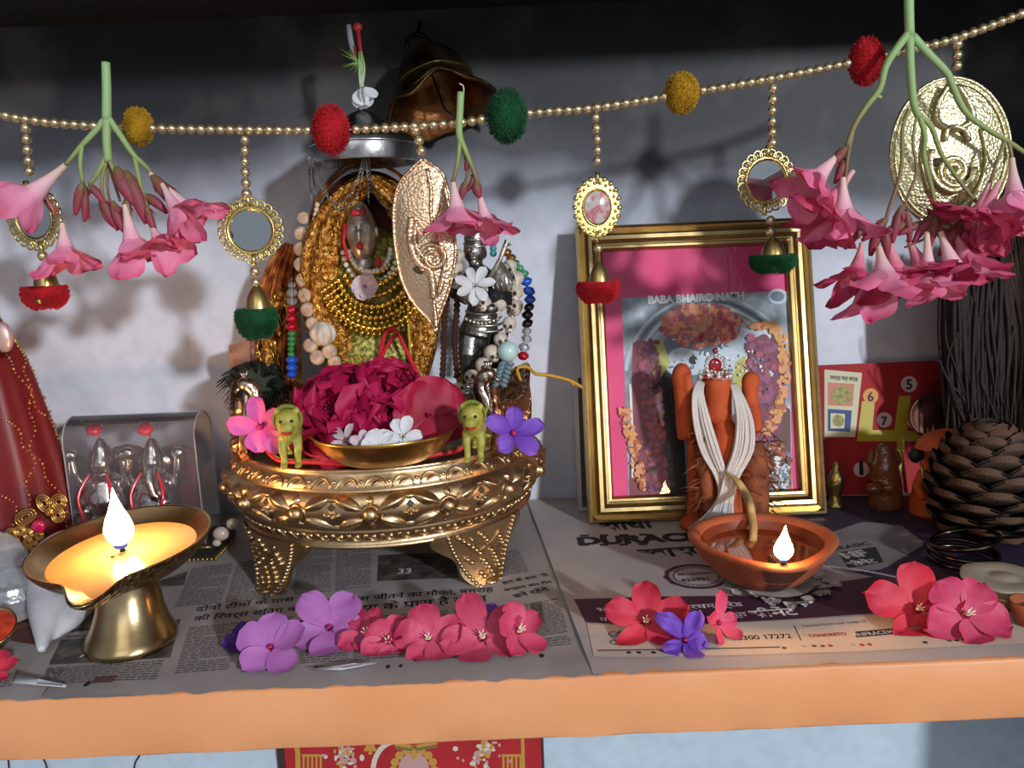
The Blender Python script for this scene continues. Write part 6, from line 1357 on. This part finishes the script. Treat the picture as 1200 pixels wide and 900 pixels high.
mb.tube(smoothpts([pts[1]+V((1.5, -.3, .2)), pts[2]+V((2.2, .2, -.5)), pts[3]+V((1.5, .6, -.5)), pts[4]+V((.3, .5, -.3))], 4), [.6, 1.1, 1.3, 1.3, 1.2, 1.1, 1., .9, .8, .7, .5, .4, .3], 12)
for k in range(4): mb.sphere(pts[0]+V((-1.+.8*k, .3, .7-.2*abs(k-1.5))), (.7, .7, .6), 10, 8)
mb.tube([pts[0], pts[0]+V((.5, 1.8, .3))], [1.6, .2], 14)
for v in mb.v: v.z = max(.28, v.z)
fused_o = fused('conch_shell', mb, 'conch_white', None, .16, 5); tag(fused_o, 'white conch shell with pointed tail lying left of the brass lamp', 'shell')
c = V((P(4, 690, -26).x, -26, .25)); hz = P(4, 622, -26).z-c.z; mb = MB()
mb.lathe([(.01, 0), (2.3, .02), (2.6, .25*hz), (2.2, .38*hz), (2.35, .45*hz), (1.9, .62*hz), (2., .68*hz), (1.4, .85*hz), (.7, .96*hz), (.01, hz)], c, 14, mod=lambda r_, z, a: (r_*(1+.08*math.sin(a*3+z)), z))
single('crystal_ornament', mb, 'crystal', 'clear ridged crystal piece at the left edge, beside the white conch', 'ornament', flat_angle=25)
c = g(-8, 772, .3); mb = MB(); rk = S(27, c); th_ = thing('vermilion_bowl', 'small brass bowl of orange red powder cut off by the left edge', 'bowl', c)
tl_ = lambda p: c+V((p.x-c.x, (p.y-c.y), p.z-c.z+(p.x-c.x)*.0))
ax_ = V((.12, -.5, .86)); cc_ = c+V((0, .2, 1.9))
mb.lathe([(rk*.4, -1.5), (rk*.7, -1.1), (rk*.95, -.4), (rk*1.05, .1), (rk*1.0, .14), (rk*.9, -.3), (rk*.6, -.9)], cc_, 36, 0, ax_); mb.lathe([(rk*.55, -1.0), (rk*.42, -1.4), (rk*.5, -1.95)], c+V((0, 0, 1.95)), 24, 0); obj('bowl', mb, 'lamp_brass', th_)
mb = MB(); mb.lathe([(rk*.97, -.1), (rk*.8, .02), (rk*.5, .15), (rk*.2, .05), (.01, .1)], cc_, 36, 0, ax_, mod=lambda r_, z, a: (r_, z+.15*noise.noise((r_*math.cos(a)*2, r_*math.sin(a)*2, 3)))); obj('powder', mb, 'kumkum', th_)
# ---------------------------------------------------------------- right side: red card, coin, small idol, cone, fibres
M('card_red', '#9c1218', .75, var='#8a0e14', vs=12); M('card_yellow', '#a8961a', .5); M('disc_pink', '#c7a9a6', .6); M('ink_dark', '#15100f', .6); M('stamp_cream', '#c3bfa0', .7); M('stamp_pink', '#c07a6a', .7); M('stamp_olive', '#6d6b34', .6, var='#a39a52', vs=300); M('stamp_blue', '#3a4a7a', .7); M('disc_orange', '#c98a3c', .6)
bl_ = G(966, 586, .35); br_ = G(1112, 584, .35); br_.y = bl_.y = -5.2; tl2 = P(962, 428, -3.3); pc_ = Plane(bl_, br_, tl2); mb = MB()
w_, h_ = pc_.w, pc_.h; out = [pc_.at(0, 0), pc_.at(w_, 0)]+[pc_.at(w_+1.2-1.3+1.3*math.cos(a), h_-1.3+1.3*math.sin(a)) for a in [pi/2*k/8 for k in range(9)]]+[pc_.at(0, h_)]
mb.slab(out, pc_.n*-1, .25, 0); mb.poly([p+pc_.n*.02 for p in out], 0)
pc_.poly(mb, [(966, 433), (1010, 437), (1002, 512), (966, 512)], 4, .04); pc_.poly(mb, [(970, 448), (1001, 450), (999, 476), (970, 475)], 5, .06); pc_.blob(mb, 986, 463, 12, 11, 6, .08, 16, 0, .2, 1); pc_.poly(mb, [(970, 479), (998, 481), (996, 506), (970, 505)], 7, .06); pc_.poly(mb, [(973, 484), (990, 485), (989, 502), (973, 502)], 4, .07); pc_.blob(mb, 982, 493, 7, 7, 6, .08, 16, 0, .3, 2)
pc_.text(mb, 'नवग्रह यंत्र संग्रह', (972, 444), (1005, 446.5), 3, .07, 1.3, .02)
pc_.poly(mb, [(1010, 470), (1025, 470), (1022, 504), (1048, 504), (1053, 464), (1067, 464), (1063, 505), (1080, 506), (1078, 517), (1060, 517), (1056, 560), (1050, 560), (1051, 517), (1004, 517)][::-1], 1, .04)
for x, y, d, rr, m in [(1020, 464, '6', 9, 8), (1065, 450, '5', 9.5, 2), (1036, 492, '7', 9, 2), (1009, 550, '1', 9, 2), (1072, 494, '8', 9, 2)]:
    pc_.blob(mb, x, y, rr, rr, m, .06, 24); pc_.text(mb, d, (x-3.6, y+6), (x+3.6, y+5.8), 3, .08, 1.0, .03) if d != '1' else pc_.text(mb, d, (x-2.2, y+6), (x+2.6, y+5.8), 3, .08, .75, .03)
single('red_printed_card', mb, L('card_red', 'card_yellow', 'disc_pink', 'ink_dark', 'stamp_cream', 'stamp_pink', 'stamp_olive', 'stamp_blue', 'disc_orange'), 'red printed card with numbered discs leaning on the wall right of the picture', 'card', smooth=False)
M('copper_dark', '#5a2f20', .45, .6, var='#3f2016', vs=60); c = P(1090, 487, -7.6); mb = MB(); mb.lathe([(.01, -.1), (1.9, -.12), (2.15, -.05), (2.2, .12), (2.0, .2), (1.85, .1), (1.2, .14), (.8, .26), (.01, .3)], c, 40, 0, (0, -1, .1)); mb.tube([c+V((0, 0, -2)), V((c.x, -7.2, .35))], .18, 8); mb.lathe([(.01, 0), (1.1, 0), (1., .3), (.2, .4)], V((c.x, -7.2, .3)), 20)
single('copper_medallion', mb, 'copper_dark', 'dark round copper medallion standing before the red card', 'medallion')
M('orange_paint_bright', '#c0521a', .55, var='#a5440f', vs=60); M('clear_amber', '#7a4626', .15, trans=.3, bump=.8, bs=150); M('brass_old', '#8f7a48', .35, .9, bump=.8, bs=250)
b = G(1082, 610, .3); b.y = -11.5; W = lambda x, y, d=0.: P(x, y, b.y+d); s = lambda n: S(n, W(1090, 550)); oi2 = thing('small_orange_idol', 'small orange capped idol half hidden behind the pine cone', 'idol', V((W(1092, 600).x, b.y, .3))); mb = MB()
mb.tube([V((W(1092, 600).x, b.y, .3)), W(1092, 585), W(1094, 560), W(1097, 542)], [s(26), s(24), s(19), s(12)], 16); mb.sphere(W(1100, 536), (s(17), s(15), s(17)), 14, 10); mb.tube([W(1083, 553, -.4), W(1074, 570, -1), W(1082, 584, -1.4)], [s(7), s(6), s(6)], 10); mb.tube([W(1110, 556, -.4), W(1116, 572, -1), W(1106, 584, -1.5)], [s(7), s(6), s(6)], 10); mb.sphere(W(1098, 540, -1.4), (s(5), s(4), s(5)), 8, 6)
fused('body', mb, 'orange_paint_bright', oi2, .14, 4)
mb = MB(); mb.grid(lambda u, w: W(1104, 520)+V((s(36)*u*math.cos(6.283*w)*(1+.1*math.sin(w*12)), s(24)*u*math.sin(6.283*w)-.5, s(19)*math.sqrt(max(0, 1-u*u))-.15*u)), 8, 30, closev=True); obj('cap', mb, 'orange_paint_bright', oi2)
mb = MB(); mb.sphere(W(1074, 533, -.3), (.75, .5, .8), 10, 8); mb.tube([W(1078, 540, -1.7), W(1086, 575, -2)], .12, 6, 1); obj('dark_ornament', mb, L('ink_dark', 'gold_trim'), oi2)
b = G(1040, 590, .3); b.y = -9.2; mb = MB(); W = lambda x, y, d=0.: P(x, y, b.y+d)
mb.tube([V((W(1038, 585).x, b.y, .3)), W(1038, 565), W(1036, 545), W(1038, 528)], [1.7, 1.5, 1.3, .7], 14); mb.sphere(W(1036, 527), (.75, .6, .75), 10, 8); [mb.tube([W(1036+q*8, 548), W(1036+q*17, 540), W(1036+q*14, 528)], [.5, .4, .3], 8) for q in (-1, 1)]; [mb.sphere(W(1034+q*9, 572, -1.2), (.9, .7, .6), 8, 6) for q in (-1, 1)]
for v in mb.v: v.z = max(.3, v.z)
tag(fused('amber_figurine', mb, 'clear_amber', None, .16, 3), 'little shiny amber figurine in front of the red card', 'figurine')
b = G(978, 588, .3); b.y = -8.6; mb = MB(); W = lambda x, y, d=0.: P(x, y, b.y+d); mb.lathe([(.01, 0), (.9, 0), (.95, .3), (.6, .6), (.5, 1.4), (.75, 2.1), (.8, 3.), (.55, 3.6), (.3, 3.9), (.4, 4.3), (.01, 4.7)], V((W(979, 588).x, b.y, .3)), 20)
single('brass_figurine', mb, 'brass_old', 'tiny brass figurine just right of the gold frame', 'figurine')
# pine cone
MR('cone_scale', [(0, '#0b0706'), (.55, '#17100c'), (.8, '#281c15'), (.93, '#433226'), (1, '#50392a')], .8, .15, 90, 0, .4); M('cone_core', '#1a110d', .9)  # cone browns darkened to put the corner's shade into the colour
cb2 = V((P(1154, 600, -18.5).x, -18.5, .3)); RH = S(74, P(1152, 590, -18.5)); HC = P(1152, 508, -18.5).z-.3; pcn = thing('pine_cone', 'large open brown pine cone at the right end of the shelf', 'pine cone', cb2)
mb = MB(); mb.sphere(cb2+V((0, 0, HC*.48)), (RH*.5, RH*.5, HC*.47), 16, 12); obj('core', mb, 'cone_core', pcn)
mb = MB(); n = 84
for k in range(n):
    t = (k+.5)/n; z = HC*(.05+.93*t); ph = k*2.39996; env = math.sin(pi*(.2+.76*t))**.6; rad = V((math.cos(ph), math.sin(ph), 0)); el = -.15+1.15*t
    d = (rad*math.cos(el)+UP*math.sin(el)).normalized(); nn = (UP*math.cos(el)-rad*math.sin(el)); sd = d.cross(nn); L_ = RH*env*.68; W_ = RH*.31*(.55+.6*env); o = cb2+UP*z+rad*RH*env*.3
    if o.z+d.z*L_ < cb2.z+.1: d = V((d.x, d.y, max(d.z, 0))).normalized()
    def sc_(u, w):
        v = 2*w-1; wd = W_*(.35+.65*math.sin(pi*.5*min(1, u*1.15)))*(1 if u < .85 else math.sqrt(max(0, 1-((u-.85)/.16)**2)*.75+.25)); return wd*v
    th2 = .34
    top = lambda u, w: o+d*(L_*u*(1-.12*(2*w-1)**2))+sd*sc_(u, w)+nn*(.28*u*u*L_+th2*u*.5+.12*(1-(2*w-1)**2)*u)
    bot = lambda u, w: o+d*(L_*u*.96*(1-.12*(2*w-1)**2))+sd*sc_(u, w)*.95+nn*(.28*u*u*L_-th2*u*.9*(1-.7*(2*w-1)**2))
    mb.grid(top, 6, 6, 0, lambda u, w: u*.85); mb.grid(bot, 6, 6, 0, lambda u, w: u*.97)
    mb.grid(lambda u, w: top(1, w).lerp(bot(1, w), u), 2, 6, 0, lambda u, w: 1.)
for v in mb.v: v.z = max(cb2.z, v.z)
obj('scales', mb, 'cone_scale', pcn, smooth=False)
# dry fibres
M('fibre_dark', '#1d130f', .85, var='#2c1d16', vs=200); M('fibre_brown', '#42301f', .85, var='#2b1d13', vs=150)  # dark fibres, their browns deepened further to paint in the dim corner
def fibres(name, pxt, pxb, Y, n, m, lab, seed, spread, sway):
    r = random.Random(seed); mb = MB()
    for k in range(n):
        a = r.random(); q = r.uniform(-1, 1); t = P(pxt[0]+(pxt[2]-pxt[0])*a+r.uniform(-6, 6), pxt[1]+r.uniform(-25, 15), Y+q*1.2); b = P(pxb[0]+(pxb[2]-pxb[0])*a+r.uniform(-spread, spread), pxb[1]+r.uniform(-60, 20), Y+q*1.2); b.z = max(.4, b.z)
        mid = t.lerp(b, .5)+V((sway*math.sin(a*pi)*1.2+r.uniform(-.7, .7), r.uniform(-.4, .4), 0)); mb.tube(smoothpts([t, mid, b], 5), [.05, .14, .2, .22, .22, .2, .18, .14, .1, .07, .03], 4, cap=False)
    return single(name, mb, m, lab, 'plant fibre')
fibres('dark_fibre_bundle', (1112, 300, 1180), (1118, 520, 1180), -9.5, 620, 'fibre_dark', 'bundle of dark dry fibres standing behind the pine cone', 3, 14, -.5)
fibres('brown_fibre_bundle', (1165, 290, 1225), (1175, 540, 1240), -8., 420, 'fibre_brown', 'lighter brown bundle of coarse fibres at the right edge, behind the dark one', 7, 10, .4)
mb = MB(); r = random.Random(2)
for k, (x0, y0, x1, y1) in enumerate([(1108, 375, 1118, 425), (1100, 420, 1130, 470), (1118, 398, 1112, 440), (1110, 440, 1145, 520), (1150, 432, 1160, 470), (1128, 460, 1150, 505)]): mb.tube(smoothpts(PP([(x0, y0), ((x0+x1)/2-4, (y0+y1)/2), (x1, y1), (x1+14, y1+40)], -11.), 4), [.04]+[.09]*11+[.05], 5)
single('loose_fibres', mb, 'fibre_dark', 'few loose dark fibres bent out at the left of the fibre bundle', 'plant fibre')
# bangles and jar
M('bangle_steel', '#5a4a42', .25, 1., var='#30261f', vs=40); c0b = G(1135, 664, .3); rb_ = S(37, c0b)
for k, (lab) in enumerate(['lowest thin dark metal bangle of the stack before the pine cone', 'middle thin dark metal bangle of the stack before the pine cone', 'topmost thin dark metal bangle, tilted, on the stack before the pine cone']):
    mb = MB(); cc_ = c0b+V((.15*k, .9+.2*k, .42+.5*k)); ax_ = V((.05*k, -.02, 1)) if k < 2 else V((-.18, .1, 1)); x_, y_, _ = frame_of(ax_); cc_.z += .35*(k == 2); mb.tube([cc_+x_*(rb_*math.cos(t))+y_*(rb_*math.sin(t)) for t in [2*pi*q/40 for q in range(41)]], .2, 8, cap=False); single('bangle', mb, 'bangle_steel', lab, 'bangle', 'stacked dark bangles')
M('lid_clear', '#c9bba6', .3, trans=.35); jb = V((P(1176, 690, -30.5).x, -30.5, .35)); rj = S(44, jb); zt_ = P(1176, 676, -30.5).z-jb.z; jr = thing('brass_jar', 'squat brass jar with a milky translucent lid at the right edge', 'jar', jb)
mb = MB(); mb.lathe([(.01, 0), (rj*.8, 0), (rj*.95, .15*zt_), (rj*.98, .4*zt_), (rj*.9, .62*zt_), (rj*.86, .66*zt_)], jb, 40); obj('jar_body', mb, 'brass_old', jr)
mb = MB(); mb.lathe([(rj*.9, .6*zt_), (rj*.93, .62*zt_), (rj*.94, .9*zt_), (rj*1.05, .92*zt_), (rj*1.06, .98*zt_), (rj*1.0, 1.03*zt_), (rj*.8, 1.0*zt_), (rj*.55, 1.04*zt_), (rj*.5, 1.01*zt_), (rj*.3, 1.02*zt_), (rj*.25, 1.06*zt_), (.01, 1.06*zt_)], jb, 40, 0, mod=lambda r_, z, a: (r_*(1+.03*math.cos(6*a)), z)); obj('lid', mb, 'lid_clear', jr)
mb = MB(); cc_ = g(1206, 738, .35); mb.lathe([(.01, 0), (.7, 0), (1.0, .5), (1.25, 1.3), (1.3, 1.7), (1.2, 1.72), (1., .9), (.01, .5)], cc_, 28); single('clay_cup', mb, 'terracotta', 'small orange clay cup cut off by the right edge', 'cup')
# ---------------------------------------------------------------- flowers laid along the front
def laid(name, px, py, Rpx, ax, mat, lab, seed, W=.5, lens=None, open_=1.3, tube=.45, a0=0., ruf=.1, curl=.3, group='flowers laid along the shelf front', zc=None, eye='magenta_eye', n=5):
    z = zc if zc else .9; py += 6; W *= .84; c = P(px, py, 0); d = ray(px, py); t = (z-CAM.z)/d.z; c = CAM+d*t; R = S(Rpx, c); c2 = None
    root = thing(name, lab, 'flower', c, group); mb = MB(); blossom(mb, c, ax, R, n, open_, W, 0, R*tube, .1, curl, .25, ruf, seed, .25, .66, lens=lens, a0=a0)
    for v in mb.v: v.z = max(.42+.02*(v.y % .7), v.z)
    obj('petals', mb, mat, root); mb = MB(); x, y, dd = frame_of(V(ax)); mb.sphere(c+dd*.1, (.2, .2, .12), 8, 6)
    if eye == 'stamen': [mb.tube([c, c+dd*.7+(x*math.cos(k*1.3)+y*math.sin(k*1.3))*.25], [.09, .03], 5) for k in range(5)]
    obj('flower_eye', mb, eye, root); return root
A = (0, -.72, .7)
laid('violet_flower', 284, 742, 26, (-.3, -.4, .8), 'dark_violet', 'dark violet blossom tucked behind the leftmost mauve flower', 61, .45, group=None, zc=.8)
laid('periwinkle', 317, 752, 41, (-.02, -.75, .68), 'periwinkle', 'mauve periwinkle, leftmost of the front row, facing the viewer', 62, .52, a0=.3, zc=1.4, ruf=.06, curl=.15)
laid('violet_flower', 372, 722, 24, (0, -.3, .9), 'dark_violet', 'dark violet blossom peeping out behind the second mauve flower', 66, .45, group=None, zc=.8)
laid('periwinkle', 386, 729, 46, (.08, -.62, .78), 'periwinkle', 'mauve periwinkle, second from the left in the front row', 63, .5, a0=.9, zc=1.3, lens=[1, 1.1, .9, 1., 1.1], ruf=.1)
laid('oleander_flower', 432, 738, 40, (-.3, -.5, .8), 'rose_petal', 'rose pink flower with one upright petal, next to the mauve flowers', 71, .42, [1.1, .8, 1., .9, .6], a0=.2, zc=1.0, eye='stamen', open_=1.2)
laid('oleander_flower', 455, 746, 32, (.1, -.7, .6), 'rose_petal', 'broad petalled rose pink flower between the upright petal and the frilly one', 75, .6, [1, .9, 1, .7, .8], a0=1., zc=.9, eye='stamen')
laid('oleander_flower', 502, 742, 40, (.05, -.75, .6), 'rose_petal', 'frilly rose pink flower in the middle of the front row', 72, .55, a0=.4, zc=1.1, ruf=.22, curl=.6, eye='stamen', open_=1.1)
laid('oleander_flower', 566, 741, 52, (-.05, -.6, .75), 'rose_petal', 'large rose pink flower with long petals at the right of the front row', 73, .42, [1, 1.1, .95, 1., .9], a0=.75, zc=1.0, eye='stamen')
laid('oleander_flower', 608, 734, 36, (.4, -.5, .7), 'rose_petal', 'rose pink flower seen from the side, rightmost of the front row', 74, .5, a0=.1, zc=1.3, eye='stamen', open_=1.0)
laid('violet_flower', 584, 713, 20, (.1, -.3, .9), 'violet_petal', 'small mauve petal flower behind the rightmost rose pink flowers', 76, .5, group=None, zc=.7, n=3)
laid('oleander_flower', 757, 722, 48, (-.1, -.75, .6), 'coral_petal', 'coral red flower on the advertisement sheet, left of the crumpled violet one', 81, .42, [1.05, .95, 1., 1.1, .9], a0=.35, zc=1.3, eye='stamen')
laid('violet_flower', 803, 744, 38, (.2, -.7, .6), 'violet_petal', 'crumpled violet flower between the coral flower and the small pink one', 82, .36, [1.1, .8, 1., .7, 1.], a0=2.2, zc=.9, ruf=.4, curl=.7, open_=1.1)
laid('oleander_flower', 843, 724, 34, (.5, -.7, .4), 'rose_petal', 'small pink flower seen sideways, right of the crumpled violet one', 83, .34, [1.1, .8, 1, .9, .7], a0=1.3, zc=1.2, open_=.95)
laid('oleander_flower', 1076, 708, 54, (-.1, -.75, .6), 'coral_petal', 'coral red flower at the right end of the advertisement sheet', 84, .46, [1, 1., 1.1, 1., .95], a0=.3, zc=1.5, eye='stamen')
laid('oleander_flower', 1133, 714, 50, (.1, -.7, .65), 'rose_petal', 'deep pink flower beside the coral one, before the brass jar', 85, .55, [1, .9, 1.05, .95, 1], a0=.8, zc=1.5, eye='stamen', ruf=.15)
laid('pink_flower', -4, 778, 22, (.2, -.5, .8), 'coral_petal', 'pink flower cut off by the left edge, under the vermilion bowl', 86, .5, zc=.8)
r = random.Random(44)
for lab, px, py, m in [('brown dried sepal left of the right coral flower', 1045, 728, 'leaf_brown'), ('brown dried sepal under the right coral flower', 1063, 746, 'leaf_brown'), ('small white seed bit beside the right coral flower', 1031, 713, 'white_petal')]:
    p = g(px, py, .5); mb = MB(); petal(mb, p, V((r.uniform(-1, 1), r.uniform(-.4, .4), .05)), UP, .9, .22, 0, .4, .4, seed=px); single('fallen_sepal', mb, m, lab, 'plant bit', 'plant bits on the newspapers')
# ---------------------------------------------------------------- poster under the shelf
M('poster_red', '#b01c22', .5, var='#9a151b', vs=15); M('poster_dark', '#3a2020', .6); M('poster_gold', '#b98a3c', .5); M('poster_cream', '#cdbfae', .6); M('poster_pale', '#b98f8a', .6); M('poster_green', '#6d6a38', .6)
yw = WY-.45; a, b = P(326, 900, yw), P(638, 900, yw); a.z = b.z = -62.; tl3 = V((a.x, yw, -12)); pp = Plane(a, b, tl3); po = thing('wall_poster', 'red poster with gold bells on the wall under the shelf', 'poster', V(((a.x+b.x)/2, yw, -62)))
mb = MB(); mb.slab([pp.at(0, 0), pp.at(pp.w, 0), pp.at(pp.w, pp.h), pp.at(0, pp.h)], pp.n*-1, .4, 1); obj('backing', mb, L('poster_dark', 'poster_dark'), po, smooth=False)
mb = MB(); q = lambda pts, m, l: pp.poly(mb, pts, m, l)
mb.poly([pp.at(.9, 0, .03), pp.at(pp.w-.3, 0, .03), pp.at(pp.w-.3, pp.h, .03), pp.at(.9, pp.h, .03)], 0)
pp.line(mb, [(343, 860), (349, 880), (350, 930)], 6, 1, .05); pp.line(mb, [(612, 850), (614, 930)], 4, 1, .05)
for x in (366, 600): [pp.line(mb, [(x-10+5*k, 884), (x-10+5*k, 905)], 2.5, 1, .05) for k in range(5)]; pp.line(mb, [(x-12, 885), (x+12, 885)], 3, 1, .06)
pp.line(mb, [(437+26*(1-math.cos(t)), 905-36*math.sin(t)) for t in [pi/2*k/10 for k in range(11)]], 6, 2, .05); pp.line(mb, [(463, 872), (485, 875), (512, 870)], 4, 1, .05); pp.line(mb, [(463, 876), (485, 879), (512, 874)], 3, 4, .055)
for x, y in [(434, 873), (568, 872)]: pp.poly(mb, [(x-8, y+7), (x+8, y+7), (x+5, y+1), (x+3, y-7), (x-3, y-7), (x-5, y+1)], 1, .05); pp.blob(mb, x, y+9, 2.5, 2.5, 1, .05, 10)
r = random.Random(9)
for x0, y0 in [(402, 886), (565, 884)]:
    for k in range(46): pp.blob(mb, x0+r.gauss(0, 9), y0+r.gauss(0, 9), r.uniform(1.5, 4), r.uniform(1.5, 4), r.choice([2, 3, 3, 2, 1]), .05+.0015*k, 8)
for k in range(9): a_ = pi*k/8; pp.blob(mb, 485+24*math.cos(a_), 902-24*math.sin(a_), 5, 5, 1, .05, 10)
pp.blob(mb, 485, 900, 18, 18, 3, .055); pp.blob(mb, 485, 884, 4, 6, 1, .06)
obj('print', mb, L('poster_red', 'poster_gold', 'poster_cream', 'poster_pale', 'poster_green'), po, smooth=False)
for lab, q in [('thin dark wire on the wall below the shelf, at the left edge', [(8, 880), (10, 893), (12, 915)]), ('thin dark wire below the shelf, second from the left edge', [(48, 885), (54, 896), (57, 915)]), ('curved dark wire below the shelf, nearest the red poster', [(168, 872), (164, 885), (158, 896), (156, 920)])]:
    mb = MB(); mb.tube(smoothpts(PP(q, WY-.2), 3), .09, 5); single('wall_wire', mb, 'ink_dark', lab, 'wire', 'wires on the lower wall')
